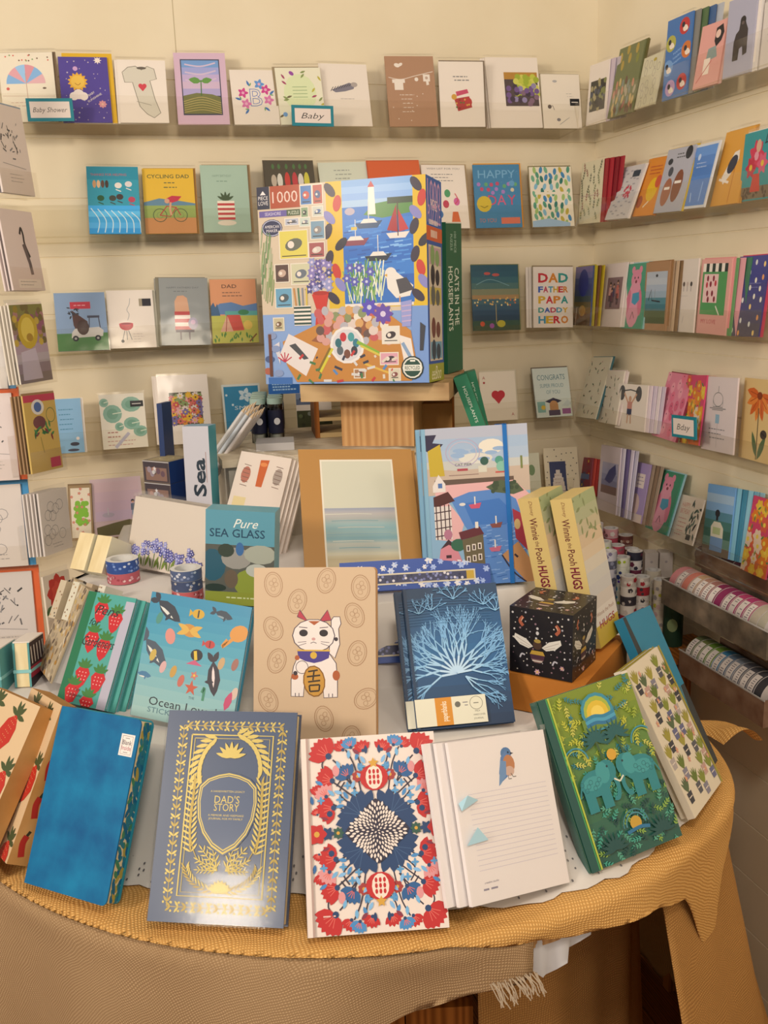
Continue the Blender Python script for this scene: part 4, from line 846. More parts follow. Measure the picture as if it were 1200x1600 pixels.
# white under-cloth corner
mb = MB(); vs = []; n = 12
for i in range(n+1):
    th = R_(-88+12*i/n)
    for j in range(9):
        dep = .012+(.052*(1-abs(i/n-.42)/.6)+.004)*j/8; fo = .006*math.sin(i*2.1)*j/8
        vs.append((TC.x+(TR-.006+fo)*math.cos(th), TC.y+(TR-.006+fo)*math.sin(th), TZ-dep))
mb.add(vs, [(i*9+j, i*9+j+1, (i+1)*9+j+1, (i+1)*9+j) for i in range(n) for j in range(8)], 'd8d8dc', True)
tag(mb.build('white_undercloth'), 'white cloth corner showing below the burlap', 'tablecloth')
# long skirts hanging to the floor on the right
def skirt(name, t0, t1, r0, r1, ztop, label, folds, mat, amp=.014, seed=2):
    mb = MB(); vs = []; uv = []; na, nz = 90, 40
    for i in range(na+1):
        th = R_(t0+(t1-t0)*i/na)
        for j in range(nz+1):
            k = j/nz; fo = math.sin(i/na*folds*6.28+seed)+.5*math.sin(i/na*folds*11.3+seed*2)
            r = r0*shrink(th)*(1-k)+r1*k+amp*fo*(.25+.75*k); vs.append((TC.x+r*math.cos(th), TC.y+r*math.sin(th), ztop-(ztop-.012)*k)); uv.append((r0*th+2, ztop-(ztop-.01)*k))
    mb.add(vs, [(i*(nz+1)+j, i*(nz+1)+j+1, (i+1)*(nz+1)+j+1, (i+1)*(nz+1)+j) for i in range(na) for j in range(nz)], mat, True)
    o = mb.build(name, uv=uv); sm = o.modifiers.new('thickness', 'SOLIDIFY'); sm.thickness = .0015
    tag(o, label, 'table skirt', 'burlap skirts under the table'); return o
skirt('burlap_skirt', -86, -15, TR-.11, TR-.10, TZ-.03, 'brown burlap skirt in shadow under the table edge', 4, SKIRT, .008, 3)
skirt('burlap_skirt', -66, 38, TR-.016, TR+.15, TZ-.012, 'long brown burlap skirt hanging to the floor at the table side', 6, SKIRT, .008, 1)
# gathered corner of burlap lying at the table edge
mb = MB(); vs = []; uv = []; n, m = 26, 14
for i in range(n+1):
    for j in range(m+1):
        a = i/n; b = j/m
        x = -.262+.055*a+.008*math.sin(b*3.1)-.03*b; y = -.862+.085*b-.006*a
        z = TZ+.004+.020*math.sin(a*math.pi*.8)*(.6+.4*math.sin(b*4+1))+.006*math.sin(b*9+a*3)*a-.012*a*a
        vs.append((x, y, z)); uv.append((x+3, y+3))
mb.add(vs, [(i*(m+1)+j, i*(m+1)+j+1, (i+1)*(m+1)+j+1, (i+1)*(m+1)+j) for i in range(n) for j in range(m)], BURLAP, True)
mb.build('gathered_corner', up, uv=uv)

# ---------------------------------------------------------------- white lace cloth over the stepped risers
LC = Vector((-.69, -.56))
def polar(pts, t):        # radius of a polygon (about LC) in direction t (radians)
    d = Vector((math.cos(t), math.sin(t))); best = .02
    for (a, b) in zip(pts, pts[1:]+pts[:1]):
        a = Vector(a)-LC; b = Vector(b)-LC; e = b-a; den = d.x*e.y-d.y*e.x
        if abs(den) < 1e-9: continue
        s = (a.x*e.y-a.y*e.x)/den; k = (a.x*d.y-a.y*d.x)/den
        if s > 0 and -1e-6 <= k <= 1+1e-6: best = max(best, s)
    return best
P1 = [(-1.165, -.60), (-1.13, -.70), (-1.03, -.80), (-.88, -.915), (-.72, -.945), (-.58, -.95), (-.50, -.962), (-.40, -.88), (-.335, -.78), (-.33, -.45), (-.34, -.15), (-1.0, -.15), (-1.02, -.45), (-1.07, -.535)]
P2 = [(-1.075, -.525), (-1.04, -.60), (-.93, -.715), (-.84, -.745), (-.70, -.765), (-.50, -.775), (-.45, -.72), (-.44, -.45), (-.42, -.2), (-.98, -.2), (-1.02, -.46)]
PE = [(-1.19, -.62), (-1.135, -.80), (-1.104, -.865), (-1.0, -.935), (-.864, -.990), (-.74, -1.06), (-.642, -1.088), (-.533, -1.075), (-.42, -1.015), (-.335, -.93), (-.275, -.78), (-.275, -.5), (-.29, -.14), (-1.03, -.14), (-1.06, -.46), (-1.11, -.545)]
LZ0, LZ1, LZ2 = TZ+.0085, .899, .999
COTTON = rampmat('white_cotton', 'd4d0ce', 'e6e2de', 4, rough=.8, bump=.35, dist=.006)
mb = MB(); vs = []; NT, NR = 260, 76
def sm(x): x = min(1, max(0, x)); return x*x*(3-2*x)
for i in range(NT):
    t = 2*math.pi*i/NT; r1 = polar(P1, t); r2 = polar(P2, t); re = max(polar(PE, t), r1+.05)
    sc_ = re+.007*abs(math.sin(t*36))-.004
    for j in range(NR+1):
        k = j/NR
        if k < .35: r = (r2+.012)*k/.35
        elif k < .55: r = r2+.012+(r1-.004-r2-.012)*(k-.35)/.2
        else: r = r1-.004+(sc_-r1+.004)*(k-.55)/.45
        z = LZ2 if r <= r2 else (LZ1+(LZ2-LZ1)*(1-sm((r-r2)/.012)) if r <= r1 else None)
        if z is None:
            q = (r-r1)/(sc_-r1); z = LZ0+(LZ1-LZ0)*(1-q)**1.6
            z += .006*math.sin(t*23+1)*math.sin(q*3.14)+.004*math.sin(t*41)*math.sin(q*3.14)
        vs.append((LC.x+r*math.cos(t), LC.y+r*math.sin(t), max(z, LZ0)))
mb.add(vs, [(i*(NR+1)+j, i*(NR+1)+j+1, ((i+1) % NT)*(NR+1)+j+1, ((i+1) % NT)*(NR+1)+j) for i in range(NT) for j in range(1, NR)], COTTON, True)
mb.add([vs[i*(NR+1)+1] for i in range(NT)], [tuple(range(NT))], COTTON)
lace = mb.build('lace_cloth'); tag(lace, 'white eyelet lace cloth with a scalloped edge draped over the stepped risers', 'cloth')
ey = MB()
for i in range(150):       # eyelet embroidery: clusters of small holes above the scalloped edge
    t = R_(-168+i*1.12); r1 = polar(P1, t); re = max(polar(PE, t), r1+.05)
    for q, dt in ((.86, 0), (.80, .006), (.80, -.006), (.74, 0)) if i % 3 == 0 else (((.66, 0),) if i % 3 == 1 else ((.93, 0),)):
        r = r1+(re-r1)*q; z = LZ0+(LZ1-LZ0)*(1-q)**1.6+.006*math.sin(t*23+1)*math.sin(q*3.14)+.004*math.sin(t*41)*math.sin(q*3.14)
        c = Vector((LC.x+r*math.cos(t+dt), LC.y+r*math.sin(t+dt), max(z, LZ0)+.0012)); rad = Vector((math.cos(t), math.sin(t), -.55)).normalized(); tan = Vector((-math.sin(t), math.cos(t), 0))
        ey.add([c+(rad*math.cos(a)*.0016+tan*math.sin(a)*.0011)*1.0 for a in [k*math.pi/4 for k in range(8)]], [tuple(range(8))], '6f6a68')
o = ey.build('eyelet_holes', lace); o['kind'] = 'stuff'
# stepped risers under the lace, and the white-washed top riser
rs = empty('stepped_riser', Matrix.Identity(4)); tag(rs, 'stepped display riser under the white lace cloth', 'riser')
mb = MB(); mb.box(-.99, -.42, -.80, -.2, TZ+.009, LZ1-.01, PINE); mb.build('lower_step', rs)
mb = MB(); mb.box(-.97, -.47, -.68, -.22, LZ1-.008, LZ2-.006, PINE); mb.build('upper_step', rs)
WASH = rampmat('whitewashed_board', 'b9ab94', 'd6cbb6', 3, rough=.6, kind='wave', stretch=(2, 14, 14), lo=0, hi=1, bump=.05)
# books and boxes of the table: same eight numbers each
B = {
    'blue': (-1.1142, -0.9017, 0.7976, -44.7, 27.1, 2.7, 0.1099, 0.1787),
    'dad': (-0.9967, -1.0077, 0.7992, -24.9, 32.2, 0.9, 0.1325, 0.1976),
    'floral': (-0.8557, -1.0768, 0.7961, -12.6, 32.9, 0.3, 0.1309, 0.1794),
    'bird': (-0.7064, -1.1087, 0.8155, 19.8, 26.3, -10.5, 0.1211, 0.1496),
    'eleph': (-0.5640, -1.0703, 0.7949, 6.2, 27.4, 5.0, 0.1177, 0.1766),
    'cactus': (-0.4167, -1.0296, 0.8045, 43.3, 29.5, -5.6, 0.1136, 0.1734),
    'teal': (-0.3733, -0.9489, 0.8125, 43.3, 28.6, -8.3, 0.0980, 0.1926),
    'berryL': (-1.2305, -0.7979, 0.8029, -58.4, 34.9, 2.0, 0.1101, 0.1826),
    'berryR': (-1.1687, -0.7897, 0.7990, -72.7, 28.7, 8.6, 0.1039, 0.1665),
    'ocean': (-0.9953, -0.7822, 0.9105, -36.6, 22.0, -3.2, 0.1309, 0.1419),
    'cat': (-0.8681, -0.8739, 0.9036, -27.5, 17.3, 1.9, 0.1361, 0.1846),
    'coral': (-0.6970, -0.9251, 0.9066, -12.0, 33.3, 1.7, 0.1078, 0.1584),
    'straw': (-1.0787, -0.7057, 0.9087, -38.3, 31.6, -2.6, 0.0632, 0.1355),
    'J': (-1.1087, -0.5741, 0.9081, -80.0, 28.5, 6.2, 0.1007, 0.1221),
    'hyac': (-0.9833, -0.4914, 1.0074, -46.8, 16.2, -2.0, 0.1441, 0.0974),
    'seagl': (-0.8957, -0.7080, 1.0079, -19.8, 2.8, -4.0, 0.0838, 0.1170),
    'shell': (-0.8324, -0.4376, 1.0625, -29.1, 29.2, -8.1, 0.0818, 0.0912),
    'kraft': (-0.7572, -0.6375, 1.0129, -3.4, 34.4, -4.1, 0.1605, 0.1780),
    'city': (-0.6154, -0.7353, 1.0022, -15.1, 9.2, 1.6, 0.1335, 0.2006),
    'pooh2': (-0.4539, -0.8826, 0.9514, 37.1, 11.2, 3.0, 0.0606, 0.1842),
    'pooh1': (-0.4246, -0.7601, 0.9744, 42.3, 20.7, -6.5, 0.0772, 0.1415),
    'pencil': (-0.7284, -0.7202, 1.0040, -13.0, 25.3, 0.8, 0.1900, 0.0383),
    'puzzle': (-0.7484, -0.3561, 1.2342, -34.4, 2.7, 0.6, 0.2617, 0.2912),
    'green': (-0.4524, -0.3632, 1.2353, 46.5, -0.8, 1.7, 0.0624, 0.2363),
    'seaS': (-0.8905, -0.4332, 0.9997, -23.8, 2.9, -0.2, 0.0390, 0.1879),
    'sg1': (-0.4237, -0.3855, 1.1531, -26.1, 1.8, 19.9, 0.0225, 0.0786),
    'sg2': (-0.4017, -0.3478, 1.1484, -13.6, 2.1, 12.2, 0.0197, 0.0848),
}
# ================================================================ things on the display table
def shift(p, r=0, b=0, u=0, dh=0):      # move along the item's own axes: right, back, up
    m = frame(*p[:6]).to_3x3(); d = m @ Vector((r, b, u)); q = list(p); q[0] += d.x; q[1] += d.y; q[2] += d.z; q[7] += dh; return q
def sideart(mb, w, t, h, side, **k):
    if side == 'r': return Art(mb, (w, 0, 0), (0, 1, 0), (0, 0, 1), t, h, (1, 0, 0), **k)
    if side == 'l': return Art(mb, (0, t, 0), (0, -1, 0), (0, 0, 1), t, h, (-1, 0, 0), **k)
    if side == 't': return Art(mb, (0, 0, h), (1, 0, 0), (0, 1, 0), w, t, (0, 0, 1), **k)
def book(name, p, t, cov, art, label, cat='notebook', pages='efe0b8', spine=None, rad=0, rc='bc', back=None, coat=.0, rough=.45, seed=1, inset=.0022, board=.002, edge=None, group=None, page_art=None):
    W, H = p[6], p[7]; mb = MB(); cm = paper(cov, rough, coat) if isinstance(cov, str) else cov
    fr = rrect(W, H, rad, rc) if rad else [(0, 0), (W, 0), (W, H), (0, H)]
    mb.prism(fr, 0, board, cm, edge); mb.prism(fr, t-board, t, back or cm, edge or back)
    sp = paper(spine, rough, coat) if spine else cm
    mb.box(-.0006, board, .0002, t-.0002, 0, H, sp)
    if art: art(face_art(mb, W, H, rough=rough, coat=coat, seed=seed))
    o = mb.build(name, mw=frame(*p[:6])); tag(o, label, cat, group)
    pg = MB(); pg.box(board, W-inset, board+.0001, t-board-.0001, inset, H-inset, PAGES if pages == 'efe0b8' else pages)
    if page_art: page_art(Art(pg, (W-inset, board, inset), (0, 1, 0), (0, 0, 1), t-2*board, H-2*inset, (1, 0, 0), seed=seed))
    pg.build('pages', o); return o
def boxitem(name, p, t, base, arts, label, cat='box', sleeve=False, group=None, rough=.45, coat=0, seed=1, mats=None):
    W, H = p[6], p[7]; mb = MB(); b = paper(base, rough, coat) if isinstance(base, str) else base
    mb.box(0, W, 0, t, 0, H, b, mats)
    for k, fn in arts.items():
        a = face_art(mb, W, H, rough=rough, coat=coat, seed=seed) if k == 'f' else sideart(mb, W, t, H, k, rough=rough, coat=coat, seed=seed+ord(k))
        fn(a)
    o = mb.build(name, mw=frame(*p[:6])); tag(o, label, cat, group)
    if sleeve:
        s = MB(); s.box(-.002, W+.002, -.0015, t+.0015, -.001, H+.005, SLEEVE); s.build('cellophane', o)
    return o
PAGES = rampmat('page_edges', 'd8c494', 'eee0ba', 60, rough=.8, stretch=(1, 20, .2), lo=.3, hi=.7)

# ---- front row
CLOTHBLUE = rampmat('mottled_blue_cover', '00568e', '0c7cae', 26, rough=.42, lo=.3, hi=.72, detail=8, bump=.15, bscale=200, dist=.0005)
def a_blue(a):
    a.p('f0e6e2', [(.80, .09), (.96, .09), (.96, .21), (.80, .21)]); a.l('8a8080', [(.82, .1), (.94, .1), (.94, .2), (.82, .2), (.82, .1)], .005)
    a.t('4a4a4e', 'Blank', .88, .135, .042, fit=.11, bold=.01); a.t('b06a70', 'Inside', .88, .165, .042, fit=.11, bold=.01); a.dash(GREY, .84, .92, .112, 1, .02, .006); a.dash(GREY, .84, .92, .19, 1, .02, .006)
def pg_blue(a):
    a.sc(110, lambda u, v, r: a.e(r.choice(['2f7f8a', '1f6a88', 'b8a048', '4a8a60', '1f6a88', '2a7890']), u, v, .13, .2+.25*r.random(), r.randrange(-40, 40)), (.35, .01, .97, .99), .22)
book('journal', B['blue'], .02, CLOTHBLUE, a_blue, 'bright blue cloth journal with a Blank Inside sticker and flowered page edges', rad=.006, back=paper('2a8a98'), seed=3, page_art=pg_blue, board=.0016)
G1, G2 = 'c4aa5c', 'ac9048'
def a_dad(a):
    q = a.q; gold = lambda s: paper(s, .4, 0, .2); g1, g2 = gold(G1), gold(G2)
    def vine(x0, y0, x1, y1, n):
        a.l(g2, [(x0, y0), (x1, y1)], .006); ang = math.degrees(math.atan2((y1-y0)*q, x1-x0))
        for i in range(n):
            t = (i+.5)/n; u, v = x0+(x1-x0)*t, y0+(y1-y0)*t
            for s_ in (-1, 1):
                a.lf(g1 if i % 2 else g2, u, v, .05, ang+s_*(38+14*(i % 2)), .34); a.e(g1, u+.028*math.cos(R_(ang+s_*95)), v+.028*math.sin(R_(ang+s_*95))/q, .009, n=7)
    for args in ((.13, .075, .9, .075, 13), (.9, .93, .13, .93, 13), (.13, .93, .13, .075, 20), (.9, .075, .9, .93, 20)): vine(*args)
    for x, y, th in ((.2, .12, .011), (.225, .137, .005)): a.l(g1, [(x, y), (1.03-x, y), (1.03-x, 1-y), (x, 1-y), (x, y)], th)
    c = .515
    for s_ in (-1, 1):                               # laurel above
        for i in range(9):
            t = R_(-100+s_*(18+i*9)); u, v = c+.25*math.cos(t), .30+.19*math.sin(t)
            for d in (-35, 25): a.lf(g1, u, v, .1, math.degrees(t)+s_*(90+d), .3)
        for i in range(13):                          # side branches
            t = i/12; u = c+s_*(.27-.02*math.cos(t*3)-.05*t*t); v = .36+.32*t
            for d in (-50, 0, 50): a.lf(g1 if d else g2, u, v, .075, -90+s_*(15+d), .22)
        a.l(g2, [(c+s_*.06, .77), (c+s_*.2, .70), (c+s_*.27, .55), (c+s_*.26, .38)], .007, True)
        for i in range(10):                          # wheat below
            t = R_(90-s_*(8+i*8)); u, v = c+.27*math.cos(t), .74+.115*math.sin(t)
            for d in (-32, 32): a.lf(g1 if d > 0 else g2, u, v, .062, math.degrees(t)-s_*90+d, .2)
        for i in range(4): a.sp(g1, c+s_*.03, .76, .2-.02*i, -90+s_*(18+24*i), 5, .28, None, .006, .22)
    for t in range(-160, -19, 20): a.lf(g1, c, .86, .09, t, .35)
    for i in range(7): a.lf(g1, c, .23, .12, -165+25*i, .26)
    def shield(k, m):
        pts = [(c+dx*k, .46+dy*k/q*1.5) for dx, dy in ((0, -.155), (.08, -.145), (.16, -.125), (.215, -.09), (.225, -.02), (.21, .06), (.165, .13), (.09, .19), (0, .225), (-.09, .19), (-.165, .13), (-.21, .06), (-.225, -.02), (-.215, -.09), (-.16, -.125), (-.08, -.145))]
        a.p(m, pts)
    shield(1.04, '48546a'); shield(1.0, g1); shield(.955, '48546a'); shield(.93, g1); shield(.9, '515d74')
    a.t(g1, 'A HANDWRITTEN LEGACY', c, .392, .014, fit=.26); a.t(g1, "DAD'S", c, .43, .052, fit=.19); a.t(g1, 'STORY', c, .467, .052, fit=.19)
    a.t(g1, 'A MEMOIR AND KEEPSAKE', c, .505, .014, fit=.27); a.t(g1, 'JOURNAL FOR MY FAMILY', c, .521, .014, fit=.26)
o = book('memoir_book', B['dad'], .02, '4a566c', a_dad, "slate blue memoir book with gold wreath and shield reading DAD'S STORY", coat=.45, rough=.35, spine='434e64')
W, H = B['dad'][6:8]; s_ = MB(); s_.box(-.002, W+.0015, -.0012, .0215, -.0015, H+.0015, WRAP); s_.build('shrink_wrap', o)
def a_floral(a):
    q = a.q; RED, NAVY, BLU, PINK, GOL, DK = 'c4302e', '2f4668', '4f8ab8', 'e0948e', 'd8a040', '3a3440'
    def mir(fn):
        for sx in (1, -1):
            for sy in (1, -1): fn(lambda u, v: (.53+sx*u, .5+sy*v), sx, sy)
    def ang(t, sx, sy): return math.degrees(math.atan2(sy*math.sin(R_(t)), sx*math.cos(R_(t))))
    def carn(m, u, v, r, t, sx, sy, c=RED, n=7, sp=100):
        x, y = m(u, v); a.up(); a.hold = True
        for i in range(n): a.lf(c, x, y, r, ang(t-sp/2+sp*i/(n-1), sx, sy), .52)
        for i in range(4): a.l('e06a5a', [(x, y), (x+r*.6*math.cos(R_(ang(t-30+20*i, sx, sy))), y+r*.6*math.sin(R_(ang(t-30+20*i, sx, sy)))/q)], .005)
        a.hold = False; a.e(NAVY, x, y, r*.16, n=8)
    def stem(m, *pts): a.l(DK, [m(*z) for z in pts], .010, True)
    def one(m, sx, sy):
        stem(m, (.12, .16), (.2, .3), (.30, .38)); stem(m, (.16, .18), (.3, .26), (.4, .3)); stem(m, (.1, .2), (.14, .34), (.2, .43)); stem(m, (.2, .1), (.34, .16), (.44, .19)); stem(m, (.04, .3), (.1, .36), (.12, .44))
        stem(m, (.18, .14), (.26, .2), (.22, .26)); stem(m, (.14, .22), (.22, .28), (.28, .24)); stem(m, (.34, .4), (.38, .36), (.36, .3))
        carn(m, .33, .40, .15, 45, sx, sy); carn(m, .31, .27, .125, 15, sx, sy); carn(m, .31, .13, .125, -10, sx, sy, RED, 7, 110)
        carn(m, .42, .20, .075, 80, sx, sy, RED, 5, 80); carn(m, .43, .10, .05, 60, sx, sy, RED, 5, 80); carn(m, .22, .43, .08, 60, sx, sy, RED, 5, 90); carn(m, .07, .42, .08, 70, sx, sy, RED, 6, 120)
        carn(m, .16, .44, .08, 70, sx, sy, BLU, 6, 100); carn(m, .19, .285, .1, 55, sx, sy, '35608c', 6, 110); carn(m, .36, .19, .09, 60, sx, sy, PINK, 6, 110)
        for u, v, r in ((.12, .285, .045), (.4, .12, .0)):
            if r: x, y = m(u, v); a.fl('a8403a', x, y, r, 7, GOL, .9)
        x, y = m(.28, .32); a.e(PINK, x, y, .026, .04); x, y = m(.34, .1); a.e(NAVY, x, y, .022, n=8); x, y = m(.35, .07); a.lf('8a3a48', x, y, .06, ang(20, sx, sy))
        for u, v, t, c in ((.2, .17, 60, BLU), (.24, .2, 20, '8ab8d8'), (.17, .22, 110, '8ab8d8'), (.1, .31, 80, BLU), (.06, .35, 60, '8ab8d8'), (.13, .37, 110, BLU), (.05, .4, 90, NAVY), (.46, .15, 80, '3a6a9a'), (.3, .19, 45, '7ab0d0'), (.25, .33, 70, '7ab0d0'), (.38, .25, 30, BLU), (.08, .27, 45, '8ab8d8'), (.23, .14, -10, BLU), (.1, .40, 40, '8a3a48'), (.18, .38, 90, '7ab0d0')):
            x, y = m(u, v); a.lf(c, x, y, .065, ang(t, sx, sy), .42)
        for u, v in ((.15, .2), (.2, .24), (.26, .17), (.09, .335), (.4, .17)): x, y = m(u, v); a.fl(c_ := '5f9ac0', x, y, .03, 4, None)
        for i in range(9):                           # big navy petals
            x, y = m(.10+.02*math.cos(i), .06+.02*math.sin(i)); a.lf(NAVY, x, y, .195, ang(-32+18*i, sx, sy), .5)
        for i in range(4): x, y = m(.11, .085); a.l('46607f', [(x, y), (x+.13*math.cos(R_(ang(10+22*i, sx, sy))), y+.13*math.sin(R_(ang(10+22*i, sx, sy)))/q)], .004)
    mir(one)
    a.p(DK, [(.53+.235*math.cos(R_(t))*(1-.27*abs(math.sin(R_(2*t)))), .5+.165*math.sin(R_(t))*(1-.27*abs(math.sin(R_(2*t))))) for t in range(0, 360, 6)])
    for i in range(170):
        t = i*2.39996; rr = math.sqrt((i+.5)/170); k = 1-.22*abs(math.sin(2*t)); u = .53+.222*rr*math.cos(t)*k; v = .5+.156*rr*math.sin(t)*k; L = .018+.018*rr
        a.lf('ecdcd0', u-L/2*math.cos(t), v-L/2*math.sin(t)/q, L, math.degrees(t), .5)
    for s_ in (1, -1):
        y = .5+s_*.275
        for i in range(5): a.lf(RED, .53, y+s_*.035, .13, s_*-90-50+25*i, .55)
        a.e(RED, .53, y, .105, .095); a.e('f0dcc8', .53, y, .062, .085)
        for i in range(9): a.e(RED, .53+.03*((i % 3)-1), y-.04+.028*(i//3)+.01, .011, .018, n=7)
        a.star(GOL, .53, y+s_*.075, .04, 5, .5)
        for u in (.2, .86): pass
    for s_ in (1, -1): a.fl('3a5a4a', .53+s_*.285, .5, .045, 8, GOL); a.fl(NAVY, .53+s_*.36, .5, .05, 6, None); a.fl(RED, .53+s_*.44, .5, .075, 6, GOL, .9)
    a.r('b89888', 0, 0, .05, 1); a.r('ead8ca', .0, 0, .035, 1); a.dash('e8b8a8', .1, .22, .905, 1, .02, .01)
book('journal', B['floral'], .014, 'ead8ca', a_floral, 'cream hardback journal patterned with red carnations around a navy flower', edge=paper('d8c0ae'), spine='dcc8ba', coat=.15, seed=5)
def a_bird(a):
    a.e('5f82a8', .56, .12, .055, .05); a.p('6a88b0', [(.5, .14), (.56, .1), (.6, .2), (.54, .27), (.47, .3), (.46, .24)]); a.e('c8865a', .575, .19, .06, .075); a.e('d8b098', .57, .235, .05, .04); a.p('7a98b8', [(.49, .16), (.55, .17), (.53, .26), (.46, .31), (.44, .32)])
    a.p('3a3a48', [(.605, .115), (.64, .125), (.605, .132)]); a.e('24242c', .585, .115, .008, n=8); a.l('5a4a44', [(.55, .26), (.55, .285), (.58, .285)], .006); a.l('5a4a44', [(.58, .25), (.6, .275), (.63, .275)], .006)
    for i in range(16): a.l('d6ccd4', [(.12, .34+.031*i), (.93, .34+.031*i)], .004)
    a.t('8a8088', 'creative studio', .22, .88, .016, fit=.14, shear=.3); a.dash('9a9098', .12, .3, .92, 1, .02, .014)
GLARE = paper('bfe6f6', .2, .5)  # pale cyan colour standing in for daylight glare on the cellophane
for i in (2, 1, 0):
    p = shift(B['bird'], r=-.0095*i, b=.0065*i, u=.001*i)
    o = boxitem('notepad', p, .005, 'efe9ea', {'f': a_bird} if i == 0 else {}, 'white notepad with a painted bluebird on its top sheet, in cellophane' if i == 0 else 'white notepad in cellophane behind the bluebird notepad', 'notepad', True, 'bluebird notepads')
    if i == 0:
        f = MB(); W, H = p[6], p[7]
        f.add([(.02*W, -.003, .36*H), (.24*W, -.002, .37*H), (.13*W, -.006, .46*H)], [(0, 1, 2)], GLARE); f.add([(.02*W, -.003, .57*H), (.2*W, -.002, .62*H), (.08*W, -.006, .66*H), (.0, -.003, .62*H)], [(0, 1, 2, 3)], GLARE)
        f.build('painted_glare', o)
def a_eleph(a):
    q = a.q
    for i in range(24): a.r(('7c8a2c', '808c2c', '76882e', '6a8434', '5f7f3a', '547a40', '4a7544', '3f6f48', '36684a', '2f624c', '2a5c4c', '265648')[i//2], .1, i/24, 1, (i+1)/24+.001)
    def pair(fn):
        for s_ in (1, -1): fn(lambda u: .55+s_*u, s_)
    a.sc(170, lambda u, v, r: a.sp(r.choice(['c0bc40', '9aa838', 'c8c058', '2f7a80'] if v < .45 else ['3f9a80', '56a080', '1c4844', '8aa848']), u, v, .085, r.random()*360, 3, .4, None, .006, .4), (.12, .02, .98, .98), .052)
    a.e('3a8a98', .55, .16, .17); a.e('a8b040', .55, .16, .14); a.e('e0b838', .55, .17, .115); a.e('f0cc58', .55, .17, .07); a.r('6a8434', .36, .185, .74, .26)
    for i, c in enumerate(('2f7f98', '4a9ab0', '2a6f90')): a.l(c, [(.4, .19+.02*i), (.5, .18+.02*i), (.6, .195+.02*i), (.72, .185+.02*i)], .03, True)
    def palm(x):
        a.l('3a5a3a', [(x+.02, .46), (x, .32)], .02)
        for t in range(-200, 21, 22): a.lf('1f5a58', x, .32, .15, t, .2)
    palm(.44); palm(.66); a.e('d8a038', .55, .42, .05)
    def eleph(X, s_):
        c1, c2 = '2a8080', '3f9490'
        a.e(c1, X(.24), .545, .16, .115); a.e(c1, X(.1), .5, .095, .1); a.e(c2, X(.145), .5, .07, .095); a.e(c2, X(.27), .54, .1, .06)
        for u in (.15, .2, .31, .36): a.l(c1, [(X(u), .58), (X(u), .70)], .05)
        a.l(c1, [(X(.06), .52), (X(.03), .60), (X(.06), .66), (X(.1), .66)], .04, True); a.l('e8dcc0', [(X(.05), .555), (X(.0), .58)], .014)
        a.l(c1, [(X(.38), .52), (X(.43), .6)], .014); a.e('1c3c40', X(.085), .475, .011, n=8)
        for i in range(7): a.o_('1f6668', X(.2+.03*i), .53+.02*(i % 3), .02, .02, .005, n=8)
        a.lf('a8b040', X(.42), .46, .18, 90 - s_*60, .3); a.o_('3a8a98', X(.36), .4, .12, .12, .014, a0=180, a1=360); a.o_('a8b048', X(.36), .4, .1, .1, .01, a0=180, a1=360)
    pair(eleph)
    a.e('c89a38', .57, .83, .06); a.o_('4a8a90', .57, .84, .1, .1, .012, a0=180, a1=360); a.o_('3a7a80', .57, .84, .13, .13, .012, a0=180, a1=360); a.l('2a6f90', [(.46, .87), (.6, .86), (.7, .875)], .03, True)
    for x in (.3, .82):
        for t in range(-180, 1, 22): a.lf('1c4c48', x, .93, .15, t, .2)
    a.r('1f5048', 0, 0, .09, 1); a.l(paper('b8c048', .3), [(.105, 0), (.105, 1)], .016); a.l(paper('4a9a58', .3), [(.085, 0), (.085, 1)], .012)
book('journal', B['eleph'], .014, '2a5c4c', a_eleph, 'glossy green journal with two elephants under a golden sun', coat=.6, rough=.32, spine='24584a', edge=paper('c8c088'), seed=8)
def a_cactus(a):
    def pot(u, v, r):
        c = r.choice(['5a5a60', '6a6a8a', 'b8a8a0', 'c8a090', '8a8490', '3a3c44']); g = r.choice(['8a9038', '6a7a34', 'a89a40', '5a6a48'])
        a.l(g, [(u, v), (u-.01, v-.07)], .03)
        for t in (-130, -108, -90, -72, -50): a.lf(g, u, v, .15, t, .26)
        a.p(c, [(u-.065, v), (u+.065, v), (u+.05, v+.07), (u-.05, v+.07)]); a.l('e8d8c8', [(u-.045, v+.032), (u+.045, v+.032)], .010)
    a.sc(30, pot, (.06, .08, .92, .93), .18); a.sc(16, lambda u, v, r: a.fl('e09a8a', u, v, .035, 5), (.05, .05, .95, .95), .2); a.r('a8963a', .955, 0, 1, 1)
for i in (1, 0):
    book('notebook', shift(B['cactus'], b=.0105*i, r=.008*i), .009, 'e8d8bc', a_cactus, 'cream notebook with rows of potted cacti leaning beside the elephant journal' if i == 0 else 'second cactus notebook with a mustard edge behind the first', rad=.008, rc='bc', back=paper('a8963a'), seed=4+i, group='cactus notebooks')
def a_tealj(a):
    a.r('353c40', 0, .5, 1, 1); a.p('353c40', [(0, 0), (.1, 0), (.2, .5), (0, .6)])
    for i in range(9): a.l('5aa8c0', [(.15+.08*i, .5), (.17+.08*i, .58+.03*(i % 3)), (.2+.08*i, .5)], .02)
p = shift(B['teal'], u=-.022, dh=.02)
book('journal', p, .012, '2f86a4', a_tealj, 'teal and charcoal journal standing behind the cactus notebooks', pages='f0ead8', seed=2)
